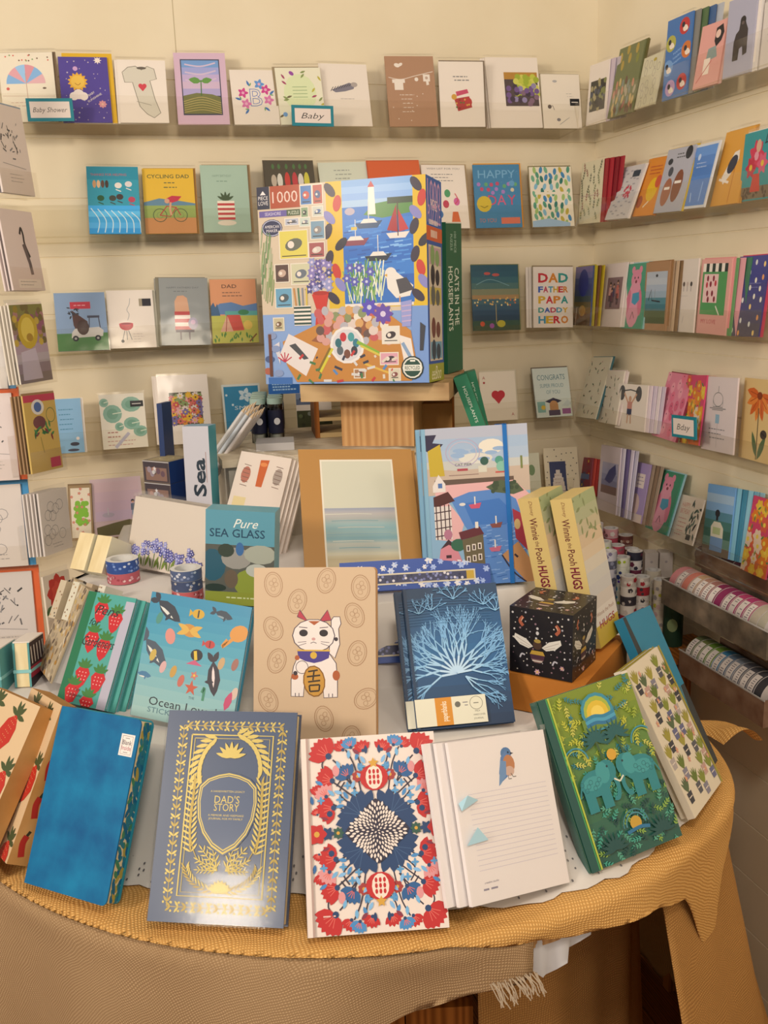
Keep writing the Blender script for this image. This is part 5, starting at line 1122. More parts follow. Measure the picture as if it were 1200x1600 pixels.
def a_berry(a):
    def one(u, v, t):
        a.lf('c02c20', u+.05*math.cos(R_(t)), v+.05*math.sin(R_(t))/a.q, .44, t, .58)
        for i in range(6):
            for j in (-1.6, 0, 1.6): a.e('e8b070', u+(.1+.05*i)*math.cos(R_(t))-j*.02*math.sin(R_(t)), v+((.1+.05*i)*math.sin(R_(t))+j*.02*math.cos(R_(t)))/a.q, .005, n=6)
        for d in (-150, -100, 180, 100, 150): a.lf('46502c', u+.07*math.cos(R_(t)), v+.07*math.sin(R_(t))/a.q, .15, t+d, .35)
    for u, v, t in ((.3, .03, 105), (.72, .06, 108), (.05, .2, 100), (.5, .3, 105), (.92, .36, 105), (.22, .5, 100), (.68, .6, 105), (.4, .78, 100), (.9, .84, 105)): one(u, v, t)
KR = rampmat('kraft_board', 'b07c40', 'c4935a', 20, rough=.7, lo=.3, hi=.7)
def s_chili(a):
    for v in (.12, .34, .58, .82): a.l('b02c20', [(.5, v), (.42, v+.05), (.55, v+.13)], .3, True); a.l('3a3420', [(.5, v), (.6, v-.03)], .14)
for i, (k, l) in enumerate((('berryR', 'second kraft box with red chillies on its side, beside the blue journal'), ('berryL', 'kraft box printed with large red strawberries at the table left end'))):
    boxitem('note_card_box', B[k], .022, KR, {'f': a_berry, 'r': s_chili if k == 'berryR' else (lambda a: None)}, l, 'box', False, 'kraft note card boxes', mats={'f': paper('dcb88a')})

# ---- second row
def a_ocean(a):
    for i, c in enumerate(('3388a4', '378ca6', '3d90a8', '4596aa', '509cac', '5ca2ae', '6aa8b0', '78aeb0', '86b4b2', '92bab4', '9cbeb4', 'a4c2b6')): a.r(c, 0, i/12, 1, (i+1)/12)
    def whale(u, v, k, t, c, c2='d8d8d0'):
        a.lf(c, u, v, k, t, .42); a.lf(c2, u+.1*k*math.cos(R_(t)), v+.14*k, k*.6, t, .16)
        for d in (150, 210): a.lf(c, u+.05*k*math.cos(R_(t)), v+.05*k*math.sin(R_(t))/a.q, k*.35, t+d, .5)
        a.lf(c, u+.6*k*math.cos(R_(t)), v+.6*k*math.sin(R_(t))/a.q, k*.3, t+95, .4)
    whale(.08, .06, .3, 32, '2c3440'); whale(.02, .38, .34, 42, '4a5560'); whale(.66, .08, .18, 12, '34404c', '88989c'); whale(.72, .46, .3, 78, '38343c', 'e8d8d8'); whale(.0, .66, .14, 5, '4a7a98')
    def fish(u, v, k, c, c2): a.e(c, u, v, k, k*.7); a.p(c, [(u-k*.8, v), (u-k*1.5, v-k*.5), (u-k*1.5, v+k*.5)]); a.l(c2, [(u, v-k*.5), (u, v+k*.5)], k*.25)
    fish(.5, .12, .06, 'd0a030', '3a3430'); a.e('c88a38', .44, .26, .085, .055, 10); 
    for t in (20, 160, 200, 340): a.lf('d8a848', .44, .26, .13, t, .35)
    fish(.66, .34, .05, 'c0403c', '7a2420'); a.e('d89040', .92, .22, .09, .07, -20); a.l('d89040', [(.88, .26), (.78, .34), (.82, .28)], .03, True); a.e('d88a7a', .26, .33, .05, .07, -20)
    a.e('2c2a30', .55, .44, .06, .05); a.l('e0b838', [(.53, .41), (.55, .48)], .03); a.p('c85a78', [(.46, .52), (.62, .52), (.54, .48)])
    for u, v, c in ((.12, .5, 'c8a850'), (.35, .6, 'c89848'), (.24, .58, 'd8a8a0'), (.8, .47, 'c8a070'), (.93, .46, 'a0685a'), (.44, .66, 'c86a58'), (.12, .2, '4a8a78'), (.97, .68, 'd8b8a0')): a.e(c, u, v, .03, .055, 15)
    a.star('c85a40', .55, .7, .07, 5, .4); a.lf('c8486a', .9, .82, .17, -75, .4); a.l('4a8a68', [(.68, .78), (.68, .68), (.66, .72)], .025, True); a.fl('c87868', .56, .6, .04, 5)
    a.t('4a6a70', 'THE', .57, .775, .022); a.t('2c3238', "Ocean Lover's", .52, .855, .072, fit=.72); a.t('5a7a80', 'STICKER BOOK', .46, .925, .045, fit=.6)
book('sticker_book', B['ocean'], .010, '4a94a8', a_ocean, "teal Ocean Lover's sticker book with whales, turtle and fish", cat='book', pages='dfe8ea', coat=.15, seed=6)
def a_cat(a):
    q = a.q
    def coin(u, v, t):
        a.o_('a8805c', u, v, .075, .1, .006, t); a.o_('b08a66', u, v, .06, .084, .004, t)
        for i in range(4): a.o_('b08a66', u+.02*math.cos(i*1.7), v+.03*math.sin(i*1.7)/q*1.2, .02, .018, .004, t+40*i, n=8)
    for u, v, t in ((.16, .1, -10), (.6, .08, 15), (.88, .12, -5), (.36, .2, 20), (.83, .28, -25), (.16, .36, -30), (.19, .55, 20), (.85, .5, 15), (.12, .78, -30), (.92, .76, 60), (.58, .88, -15), (.8, .99, 10), (.3, .97, 5)): coin(u, v, t)
    W_, K = 'e8ddd8', '4a3c48'
    def blob(pts, c=W_): a.p(c, pts); a.l(K, pts+[pts[0]], .006)
    blob([(.64, .31), (.66, .29), (.71, .29), (.72, .33), (.70, .36), (.71, .45), (.67, .53), (.62, .5), (.64, .38)])
    blob([(.33, .58), (.38, .5), (.62, .5), (.68, .56), (.69, .66), (.69, .755), (.58, .76), (.57, .68), (.42, .68), (.41, .755), (.31, .755), (.31, .66)])
    blob([(.36, .29), (.38, .25), (.45, .32)], 'b83a48'); blob([(.54, .32), (.61, .25), (.64, .31)], 'b83a48')
    a.e(K, .495, .4, .178, .133); a.e(W_, .495, .4, .17, .127); a.p('b05a30', [(.45, .315), (.55, .315), (.5, .34)])
    for s_ in (-1, 1): a.e('2e2628', .495+s_*.083, .385, .036, .028); a.l(K, [(.495+s_*.06, .435), (.495+s_*.13, .44)], .004); a.l(K, [(.495+s_*.06, .445), (.495+s_*.125, .46)], .004); a.l(K, [(.495+s_*.05, .355), (.495+s_*.12, .35)], .006)
    a.e('d09a90', .495, .42, .016, .012); a.l(K, [(.47, .445), (.495, .437), (.52, .445)], .005)
    a.p('4a3a80', [(.36, .485), (.63, .485), (.62, .53), (.56, .55), (.5, .56), (.43, .55), (.37, .53)]); a.l('d8a838', [(.36, .487), (.63, .487)], .012); a.e('d8a838', .495, .515, .028)
    a.e('b05a30', .36, .53, .02); a.e('b05a30', .34, .64, .03, .025); a.e('b05a30', .68, .63, .03, .04); a.e('3a3034', .345, .62, .018); a.e('3a3034', .68, .42, .016)
    a.e(W_, .40, .585, .05); a.o_(K, .40, .585, .05, .05, .005); a.e('8a5a20', .5, .665, .092, .125, -8); a.e('c88f38', .5, .665, .082, .115, -8)
    for (x0, y0, x1, y1) in ((.45, .61, .53, .6), (.44, .64, .55, .63), (.5, .6, .49, .66), (.45, .67, .55, .66), (.46, .69, .545, .685), (.46, .69, .465, .725), (.545, .685, .54, .72), (.465, .725, .54, .72)): a.l('3a2c1c', [(x0, y0), (x1, y1)], .013)
    for x in (.345, .375, .62, .65): a.l(K, [(x, .735), (x, .755)], .006)
book('notebook', B['cat'], .012, 'cfae88', a_cat, 'peach notebook with a white beckoning cat holding a gold coin', rad=.005, rc='bc', back=paper('c89868'), seed=2)
def a_coral(a):
    for i in range(14): a.r(('1f3f5c', '1d4464', '1c4c70', '1c527a', '1c5680', '1d5a86', '1e5e8a', '1e5a86', '1c527c', '1b4a70', '1b4466', '1b3e5e', '1a3856', '1a3450')[i], 0, i/14, 1, (i+1)/14)
    rnd = a.rnd
    def br(u, v, L, t, th, d):
        x = u+L*math.cos(R_(t)); y = v+L*math.sin(R_(t))/a.q; a.l(('bcd6e6', 'a4c8dc', '88b6d2', '78aacc')[min(3, d)], [(u, v), (x, y)], th)
        if d < 5 and L > .026:
            for k in range(2 if d else 3): br(x, y, L*(.70+.2*rnd.random()), t+rnd.randrange(-30, 30), th*.74, d+1)
    for t in range(-186, 10, 18): br(.47, .63, .15+.03*rnd.random(), t, .022, 0)
    for t in (20, 40, 60): br(.55, .66, .13, t, .014, 1)
    for u, v in ((.14, .16), (.27, .14), (.52, .07), (.83, .13), (.95, .18)):
        for t in (-150, -110, -70, -30): br(u, v+.03, .06, t, .009, 2)
    for i in range(10): a.l('2f6a90', [(0, .09+.02*i), (.4, .085+.02*i), (.9, .1+.02*i)], .003)
    a.dash('4a7a98', .3, .7, .025, 1, .01, .006); a.r('163450', 0, 0, .03, 1)
    a.k += .0012; a.clip = False
    a.r('e4dcc0', -.004, .795, .72, .985); a.r('d88a20', .20, .795, .37, .985); a.t('f4ead0', 'paperblanks', .285, .89, .06, fit=.2, rot=-90, bold=.01)
    a.o_('8a8470', .62, .85, .065, .065, .006); a.dash('8a8470', .58, .66, .85, 1, .02, .01); a.e('6a6658', .43, .85, .03); a.dash(GREY, .47, .55, .84, 2, .02, .01)
    a.t('5a5648', 'MIDI', .6, .905, .018, al='l'); a.t('5a5648', 'HARDCOVER', .58, .93, .018, al='l', fit=.12); a.t('5a5648', 'JOURNAL', .58, .955, .018, al='l', fit=.1)
for i in (1, 0):
    p = shift(B['coral'], r=-.009*i, b=.0125*i, u=.001*i)
    o = book('journal', p, .011, '1c4468', a_coral, 'dark blue journal with white branching coral and a paper band' if i == 0 else 'second blue journal half hidden behind the coral journal', seed=11, pages='e0dcc8', group='blue coral journals')
def a_straw(a):
    a.r('1f7048', 0, 0, .17, 1); a.r('b8b0b8', .82, .04, 1, 1)
    def b(u, v, k=.3):
        a.p('c8242a', [(u-k*.5, v), (u-k*.3, v-k*.28/a.q), (u+k*.3, v-k*.28/a.q), (u+k*.5, v), (u+k*.28, v+k*.65/a.q), (u, v+k*.95/a.q), (u-k*.28, v+k*.65/a.q)])
        for i in range(9): a.e('f0b0a0', u+k*.22*((i % 3)-1), v+(k*.2*(i//3)-.02*k)/a.q, .012, n=6)
        for t in (-150, -120, -90, -60, -30): a.lf('3f7a38', u, v-k*.25/a.q, k*.6, t, .35)
    for u, v in ((.36, .13), (.7, .2), (.34, .40), (.62, .45), (.36, .72), (.7, .74), (.25, .88), (.6, .96)): b(u, v)
    a.t('2c3430', 'Pens', .5, .15, .16, fit=.5, shear=.3); a.t('2c3430', 'for', .31, .265, .12, fit=.22, shear=.3); a.t('2c3430', 'Gardeners', .5, .44, .16, fit=.66, shear=.3); a.t('2c3430', 'Sage', .35, .87, .05, shear=.3); a.t('2c3430', 'de Bouchet', .35, .92, .05, fit=.26, shear=.3)
p0 = list(B['straw']); p0[6] *= 1.12
for i in (2, 1, 0):
    book('garden_book', shift(p0, r=.0075*i, b=.0092*i), .0085, '4fa090', a_straw if i == 0 else None, ('teal gardeners book with red strawberries and a green spine', 'second teal book stacked behind the strawberry gardeners book', 'rearmost teal book behind the strawberry gardeners book')[i], cat='book', pages='cfc8d0', back=paper('6ab0a8'), spine='1f7048', seed=3+i, group='strawberry gardeners books')
def a_J(a): a.sc(110, lambda u, v, r: a.e(r.choice(['a89478', '8a7458', 'c8a868', 'd8c4a4', '6a5848', 'b8843c']), u, v, .05, .03, r.randrange(180)), (.02, .02, .98, .98), .05)
o = book('patterned_book', B['J'], .018, 'c0a884', a_J, 'brown mosaic patterned book leaning left of the strawberry book', cat='book', back=paper('3a3430'), pages='d8d0c8', seed=9)
# small page-edge booklets tied with teal ribbon at the far left
TE = '5a9a94'
for i, (x, y, l) in enumerate(((-1.166, -.640, 'small cream booklet with teal binding at the table left edge'), (-1.132, -.628, 'small cream booklet with a red and black side beside the first'))):
    p = (x, y, LZ1+.002, -14, 8, 0, .021, .056); mb = MB()
    mb.box(0, .0025, 0, .055, 0, .056, TE); mb.box(.0185, .021, 0, .055, 0, .056, TE); mb.box(0, .021, .053, .056, 0, .056, TE); mb.box(0, .021, .002, .056, .056, .0575, 'e6ded6')
    if i:
        a = Art(mb, (.021, 0, 0), (0, 1, 0), (0, 0, 1), .055, .056, (1, 0, 0)); a.r('3a2c30', 0, 0, 1, 1)
        for k in range(5): a.l('d8d0c8', [(.1+.2*k, .1), (.16+.2*k, .5)], .06)
        a.r('a83040', 0, .55, 1, .8)
    o = mb.build('booklet', mw=frame(*p[:6])); tag(o, l, 'booklet', 'small booklets at the table left end')
    pg = MB(); pg.box(.0025, .0185, .001, .053, 0, .0558, PAGES); pg.build('pages', o)
    rb = MB(); rb.box(-.0006, .0216, -.0006, .0566, .018, .022, '8ec4bc'); rb.build('ribbon', o)

# ---- third row
def a_hyac(a):
    for u, h in ((.1, .22), (.22, .3), (.34, .36), (.44, .32), (.55, .24), (.66, .2), (.8, .30), (.9, .14)):
        v = .97; a.l('6a7a48', [(u, v), (u+.01, v-h*.8)], .010)
        a.sc(12, lambda x, y, r: a.fl(r.choice(['5a5a9a', '7a78b4', '9a9ac8', '4a4a88']), x, y, .026, 5, 'd8d4e8'), (u-.045, v-h-.05, u+.045, v-h+.13), .022)
        if h > .2: a.lf('7a8a3a', u+.02, .97, .13, -70, .25); a.lf('6a7a38', u-.02, .97, .1, -105, .25)
for i in (2, 1, 0):
    boxitem('note_card_set', shift(B['hyac'], b=.0065*i, u=.002*i), .005, 'dccab4', {'f': a_hyac} if i == 0 else {}, 'wide cream note card set with blue hyacinths along the bottom' if i == 0 else 'cream note card set behind the hyacinth cards', 'note cards', True, 'hyacinth note card sets', seed=5)
def a_seagl(a):
    a.r('5f98a4', 0, 0, 1, .36); a.t('26485c', 'SEA GLASS', .46, .235, .12, fit=.8, bold=.01); a.t('e8ece8', 'Pure', .58, .13, .13, fit=.36, shear=.4)
    a.r('5a5a50', 0, .36, 1, .86); a.e('2f5a68', .1, .58, .2, .24); a.e('9a9488', .45, .5, .22, .16); a.e('a8a894', .8, .45, .24, .14); a.e('8a9438', .62, .76, .2, .2); a.e('3a4438', .3, .42, .12, .1); a.e('b8b8a8', .75, .62, .16, .1); a.e('3f6a98', .5, .40, .06, .1); a.e('6a5a48', .38, .72, .1, .14); a.e('a82c30', .97, .66, .07); a.e('2c3830', .15, .82, .16, .06)
    a.r('8a9034', 0, .86, 1, 1); a.dash('c8cc98', .3, .95, .92, 1, .05, .02)
boxitem('sea_glass_box', B['seagl'], .036, '6aa4ac', {'f': a_seagl}, 'pale blue box reading Pure SEA GLASS with coloured glass pieces below', 'box', coat=.2)
def a_shell(a):
    for i, (u, v, c) in enumerate(((.2, .22, 'b8705a'), (.5, .2, 'c8602c'), (.82, .2, 'a89484'), (.2, .55, 'e0c890'), (.5, .55, 'c8b8ac'), (.82, .53, 'cf8a86'))):
        if i in (0, 2): a.e(c, u, v, .09, .16); [a.l('7a5a4c', [(u-.07, v-.1+.04*k), (u+.07, v-.09+.04*k)], .012) for k in range(6)]
        elif i == 1: a.p(c, [(u-.08, v-.14), (u+.09, v-.15), (u+.06, v+.12), (u-.06, v+.12)]); a.e('e08848', u, v-.1, .07, .04)
        elif i == 3: a.r(c, u-.12, v-.11, u+.12, v+.14)
        else: [a.lf(c, u, v+.1, .2, t, .3) for t in range(-150, -20, 20)]
    a.sc(10, lambda x, y, r: a.e(r.choice(['c8b0a0', 'd8a890', 'b89888']), x, y, .04, .06), (.08, .72, .92, .95), .16)
p0 = shift(B['shell'], u=-.068, dh=.068)
for i in (4, 3, 2, 1, 0):
    boxitem('notepad', shift(p0, r=.0045*i, b=.0058*i), .0045, 'e2d0be', {'f': a_shell} if i == 0 else {}, 'cream notepad with drawn seashells in cellophane' if i == 0 else 'notepad in cellophane stacked behind the seashell notepad', 'notepad', True, 'seashell notepads', seed=5)
def a_kraft2(a):
    a.r('efe8d8', .18, .09, .82, 1); a.r('dcd6bc', .195, .105, .805, .55); a.ramp(['a8a8b0', 'c8bcb0', 'b8b4a8', 'a8bcb4', '98b8b4', 'a4bab0', '8ab0b0', 'c8c4b0', 'b8bcac', 'd8ccaa', 'c8b48c', 'd0bc94', 'c4ae84'], .5, 1, .195, .805, 44)
    for i in range(7): a.l(('dcd8c4', '86aaaa', 'd4c8b0', '90b0b4')[i % 4], [(.2+.05*(i % 3), .55+.055*i), (.45, .547+.055*i), (.6+.05*(i % 4), .552+.055*i)], .006, True)
for i in (1, 0):
    boxitem('art_print', shift(B['kraft'], b=.005*i, r=.006*i), .0035, 'c08a48', {'f': a_kraft2} if i == 0 else {}, 'watercolour beach print mounted on kraft card in cellophane' if i == 0 else 'second kraft mounted print behind the beach print', 'print', True, 'kraft mounted beach prints')
def a_city(a):
    a.grad(['b8b8c0', 'a8b8c8', 'b0bcc8', 'c8c4b8'], 0, .28); a.e('e8e0d0', .65, .13, .12, .07); a.e('dcd8cc', .5, .2, .16, .05); a.sc(9, lambda u, v, r: a.e('9ab0c8', u, v, .06, .02), (.3, .14, .95, .22))
    a.p('c9b098', [(0, .25), (.3, .27), (1, .26), (1, .42), (0, .42)]); a.r('6a5648', .1, .325, .85, .36); a.p('e8b0a8', [(.1, .36), (.85, .35), (1, .45), (1, .6), (.7, .42), (.2, .45), (.36, .6), (.3, .72), (.1, .7)])
    a.p('5f88c0', [(.24, .45), (.42, .41), (.7, .40), (.86, .47), (.92, .6), (.95, 1), (.45, 1), (.46, .72), (.36, .62)]); a.p('4878b8', [(.36, .48), (.7, .46), (.84, .56), (.8, .62), (.44, .62)])
    a.sc(60, lambda u, v, r: a.l(r.choice(['86a8d4', '3f68a8', 'a8c0dc']), [(u, v), (u+.05, v-.004)], .008), (.5, .62, .9, .98), .03)
    a.p('3a3448', [(.0, .04), (.14, .04), (.1, .09), (.2, .1), (.1, .17), (0, .12)]); a.p('c8a838', [(.05, .14), (.17, .1), (.2, .3), (.06, .3)]); a.o_('b8a8b8', .38, .16, .16, .13, .008); a.o_('c8b8c0', .38, .16, .13, .1, .008)
    a.t('5a5460', 'CAT PIER', .38, .235, .025, fit=.16); a.r('b04a50', .32, .26, .42, .275); a.l('8a6a60', [(.24, .3), (.52, .3)], .006)
    for u, c in ((.58, '3f5f50'), (.72, '5a9a80')): a.e(c, u, .22, .04)
    a.r('d8d0b8', .52, .25, .6, .29); a.e('8abca0', .74, .26, .05, .05); a.r('c85a50', .68, .29, .78, .3); a.l('7a8048', [(.93, .2), (.93, .28)], .02)
    a.p('5a6448', [(.58, .385), (.72, .345), (.88, .37), (.94, .42), (.84, .44), (.66, .42)]); a.sc(14, lambda u, v, r: a.e('46523c', u, v, .02), (.64, .36, .88, .42))
    a.p('e4dcd8', [(.08, .36), (.14, .29), (.2, .35), (.2, .4), (.08, .4)]); a.r('5a78a8', .13, .345, .17, .375); a.p('5a3430', [(.08, .43), (.22, .40), (.28, .46), (.08, .5)])
    a.r('e0d4cc', .08, .49, .24, .7)
    for i in range(4): a.l('4a3438', [(.1+.04*i, .48), (.1+.04*i, .7)], .01); a.l('4a3438', [(.08, .53+.05*i), (.24, .52+.05*i)], .01)
    a.p('d88a90', [(.1, .84), (.12, .76), (.2, .73), (.28, .77), (.34, .88), (.34, .94), (.1, .94)]); a.p('4a3438', [(.12, .76), (.2, .70), (.3, .77), (.2, .735)]); a.r('4a3438', .17, .80, .22, .82); a.e('3f6a50', .29, .74, .07, .06); a.e('b87888', .2, .67, .04, .05)
    a.p('6a3438', [(.3, .66), (.5, .63), (.54, .68), (.32, .71)]); a.p('6f6248', [(.33, .71), (.53, .68), (.54, .97), (.36, .97)]); a.r('e8e0d8', .46, .6, .49, .64)
    for i in range(3):
        for j in range(2): a.r('e8dcd0', .365+.055*i, .745+.07*j-.006*i, .4+.055*i, .785+.07*j-.006*i); a.r('4a3a38', .374+.055*i, .752+.07*j-.006*i, .391+.055*i, .78+.07*j-.006*i)
    def boat(u, v, c): a.p(c, [(u-.06, v), (u+.06, v-.01), (u+.04, v+.025), (u-.04, v+.025)]); a.l('e8e0d8', [(u, v), (u, v-.05)], .012)
    boat(.47, .49, 'd05a70'); boat(.66, .62, '8a5048'); boat(.64, .77, 'c86a80'); a.e('e0dcd8', .35, .485, .03, .015)
    a.p('a83a48', [(.82, .53), (.92, .57), (1, .7), (1, .84), (.84, .72)]); a.p('c08a5a', [(.7, .82), (.86, .74), (.97, .86), (1, 1), (.92, 1)]); a.l('3a3440', [(.7, .82), (.8, .93), (.92, 1)], .014, True); a.e('c8a870', .86, .63, .03, .05); a.l('3a2c34', [(.82, .82), (.85, .84)], .02)
    a.r('8ab0c0', 0, 0, .035, 1)
for i in (1, 0):
    p = shift(B['city'], r=-.006*i, b=.0135*i)
    o = book('notebook', p, .012, '8fb0c4', a_city, 'notebook with a painted harbour town and blue elastic band' if i == 0 else 'second harbour notebook just behind the front one', pages='e8e4d8', spine='7aa4b4', seed=7, group='harbour notebooks')
    e = MB(); W, H = p[6], p[7]; e.box(W*.765, W*.805, -.0014, -.0004, -.0006, H+.001, '1f6cb0'); e.box(W*.765, W*.805, -.0014, .0135, H, H+.0012, '1f6cb0'); e.build('elastic_band', o)
def a_pencil(a):
    a.sc(40, lambda u, v, r: (a.fl(r.choice(['e0e0e8', 'c8d0e4', 'a8b8dc']), u, v, .018+.012*r.random(), 6, None), a.lf('8a9cd0', u, v, .03, r.random()*360)), (.02, .05, .98, .95), .035)
    a.r('d8c8a8', .1, .45, .9, .82); a.r('3a3c58', .11, .5, .86, .77); a.sc(50, lambda u, v, r: a.e(r.choice(['8a8cb0', 'd8d4dc', '2a2c48', '6a6c98']), u, v, .009), (.12, .52, .84, .75), .015); a.r('c8a030', .84, .5, .89, .77)
boxitem('pencil_box', B['pencil'], .012, '2f4f98', {'f': a_pencil}, 'blue flowered pencil box with a window showing patterned pencils', 'pencil box', coat=.3, seed=3)
p = list(B['pencil']); p[0] -= .075; p[1] -= .035; p[2] = LZ1+.028; p[4] = 30; p[7] = .042
boxitem('pencil_box', p, .012, '2f4f98', {'f': a_pencil}, 'second blue flowered pencil box, lower down between the cat notebook and coral journal', 'pencil box', coat=.3, seed=4)
# washi tape stacks
def roll(x, y, z, ro, t, c, fn, label, group, ri=None):
    mb = MB(); ri = ri or ro*.72; mb.ring((0, 0, 0), (0, 0, 1), ri, ro, t, c, 'd8d4cc'); rnd = random.Random(int(x*1e4)+int(z*1e4))
    for i in range(34):
        th = rnd.random()*6.28; zz = t*(.12+.76*rnd.random()); r = ro+.0002; s_ = .0022; cx = Vector((r*math.cos(th), r*math.sin(th), zz)); tn = Vector((-math.sin(th), math.cos(th), 0))
        mb.add([cx+tn*s_*math.cos(k*1.2566)+Vector((0, 0, s_*.8*math.sin(k*1.2566))) for k in range(5)], [tuple(range(5))], fn[i % len(fn)])
    o = mb.build('washi_tape', mw=Matrix.Translation((x, y, z))); tag(o, label, 'tape', group); return o
zt = LZ2+.0015
roll(-.988, -.545, zt, .0215, .0145, 'b85a60', ['d8a0a0', 'e8c8c0', 'a04048'], 'red flowered tape roll, lower of the two beside the hyacinth cards', 'washi tape rolls'); roll(-.988, -.545, zt+.0147, .0215, .0165, '34508c', ['8aa0cc', '5a78b0', 'c8d0e0'], 'blue flowered tape roll, upper of the two beside the hyacinth cards', 'washi tape rolls')
for i, (c, f) in enumerate((('c05a58', ['e0b0a8', '983838']), ('48506a', ['9098b0', 'c8b8a8']), ('5a6480', ['d0d0d8', '8a90a8']))):
    roll(-.912, -.655, zt+.0135*i, .0195, .013, c, f, 'tape roll in the stack behind the sea glass box, %s' % ('lowest and red', 'middle and dark blue', 'topmost and grey blue')[i], 'washi tape rolls')
# thick cream pads and fanned cards left of the hyacinth cards
p = (-1.058, -.50, LZ2+.014, -44, 30, 0, .026, .052)
for i in range(2):
    q = shift(p, r=.029*i, b=.004*i); boxitem('note_pad_block', q, .07, 'e2d4b0', {'t': lambda a: a.l('c8b890', [(.02, .5), (.98, .5)], .03)}, ('cream pad block left of the tape rolls', 'second cream pad block against the hyacinth cards')[i], 'notepad', group='cream pad blocks', mats={'f': PAGES})
rnd = random.Random(3)
for i in range(4):
    p = (-1.085+.016*i, -.600-.014*i, LZ2-.02, -50, 30, 0, .012, .05)
    boxitem('gift_tag', p, .03, ('c8b494', 'd8ccb0', 'b8a080', 'dcd2bc')[i], {'f': lambda a: a.sc(8, lambda u, v, r: a.e(r.choice(['8a6a50', 'b08a60', '5a5048']), u, v, .1), (.1, .05, .9, .95), .2)}, 'narrow patterned card pack above the strawberry book', 'card pack', group='narrow card packs above the strawberry book', seed=i)
# bee gift box on a kraft block
p = (-.524-.075*math.cos(R_(-48)), -.947-.075*math.sin(R_(-48)), .9452, -48, 0, 0, .075, .078)
c0 = frame(*p[:6]) @ Vector((.004, -.004, 0))
KRO = rampmat('orange_kraft', 'b06a24', 'c8843a', 8, rough=.65, lo=.3, hi=.7)
pb = (-.515-.092*math.cos(R_(-46)), -.958-.092*math.sin(R_(-46)), LZ1+.0015, -46, 0, 0, .092, .0437)
boxitem('kraft_block', pb, .167, KRO, {}, 'orange kraft box carrying the bee box and the two board books', 'box')
def a_bee(a):
    a.sc(70, lambda u, v, r: a.e(r.choice(['c8c0b8', 'a8a0a0', 'd8ccb8', '8a6a70']), u, v, .006+.012*r.random(), n=8), (.03, .03, .97, .97), .06)
    for s_ in (-1, 1):
        a.p('d8cfc0', [(.45+s_*.07, .56), (.45+s_*.18, .46), (.45+s_*.36, .40), (.45+s_*.38, .47), (.45+s_*.28, .56), (.45+s_*.14, .60)]); a.l('a89888', [(.45+s_*.1, .56), (.45+s_*.34, .45)], .008); a.l('a89888', [(.45+s_*.12, .58), (.45+s_*.28, .53)], .008)
    a.e('4a3428', .45, .53, .07, .075); a.e('a88a40', .45, .47, .055, .03); a.p('b89038', [(.36, .62), (.54, .62), (.57, .68), (.33, .68)]); a.p('4a2c38', [(.33, .68), (.57, .68), (.55, .75), (.35, .75)]); a.p('8a6a60', [(.35, .75), (.55, .75), (.5, .8), (.4, .8)]); a.l('d8cfc0', [(.37, .775), (.53, .775)], .014)
    for u, v, s_ in ((.22, .2, -1), (.74, .26, 1)): a.l('a8583c', [(u, v-.07), (u+s_*.05, v), (u, v+.07)], .05, True); a.l('d0a080', [(u, v-.06), (u+s_*.03, v)], .014)
    for u, v in ((.2, .72), (.72, .76)): a.l('b8b0b0', [(u-.03, v+.04), (u, v-.02), (u+.05, v-.01)], .025, True)
    a.fl('c89aa0', .45, .94, .05, 6); a.e('c8c0b8', .45, .28, .02); a.e('c8c0b8', .45, .35, .025, .03); a.fl('b88a90', .84, .82, .04, 6)
boxitem('bee_box', p, .075, '17151a', {'f': a_bee, 'r': a_bee, 't': a_bee}, 'black cube gift box printed with a bee, moons and flowers', 'gift box', coat=.35, rough=.4, seed=3)
# two board books; the printed bear is left out
def s_spine(a):
    a.t('6a2c28', 'Winnie', .52, .205, .34, fit=.145*a.q, rot=90, bold=.01); a.t('6a2c28', 'the', .52, .305, .2, fit=.036*a.q, rot=90); a.t('6a2c28', 'Pooh', .52, .385, .34, fit=.105*a.q, rot=90, bold=.01); a.t('7a2030', 'HUGS', .52, .525, .40, fit=.145*a.q, rot=90, bold=.03); a.t('8a5a38', 'Disney', .56, .07, .16, fit=.10*a.q, rot=90, shear=.3)
def a_pooh(a):
    for i, c in enumerate(('a8b080', 'b4b48c', 'c8b894', 'd8bc98', 'dcc4a4', 'd8ccb8', 'ccc8c0', 'c8c4c0', 'd0c4b8')): a.r(c, 0, i/12, 1, (i+1)/12)
    a.sc(16, lambda u, v, r: a.lf('8a9060', u, v, .2, r.random()*360), (.05, .02, .95, .3), .1); a.r('d8d0c8', 0, .75, 1, .88); a.r('c8a83a', 0, .86, 1, 1)
    a.t('8a5a48', 'Winnie the Pooh', .5, .79, .08, fit=.8); a.t('a0343c', 'HUGS', .5, .86, .14, fit=.7, bold=.02)
for i in (1, 0):
    q = shift(B['pooh2'], b=.037*i, r=-.012*i); q[2] = max(q[2], .9512)
    boxitem('board_book', q, .028, 'd8b870', {'l': s_spine, 'f': a_pooh}, ('thick yellow board book, the front one with its cover showing', 'thick yellow board book squeezed behind the other by the harbour notebook')[i], 'book', group='yellow board books', coat=.2)

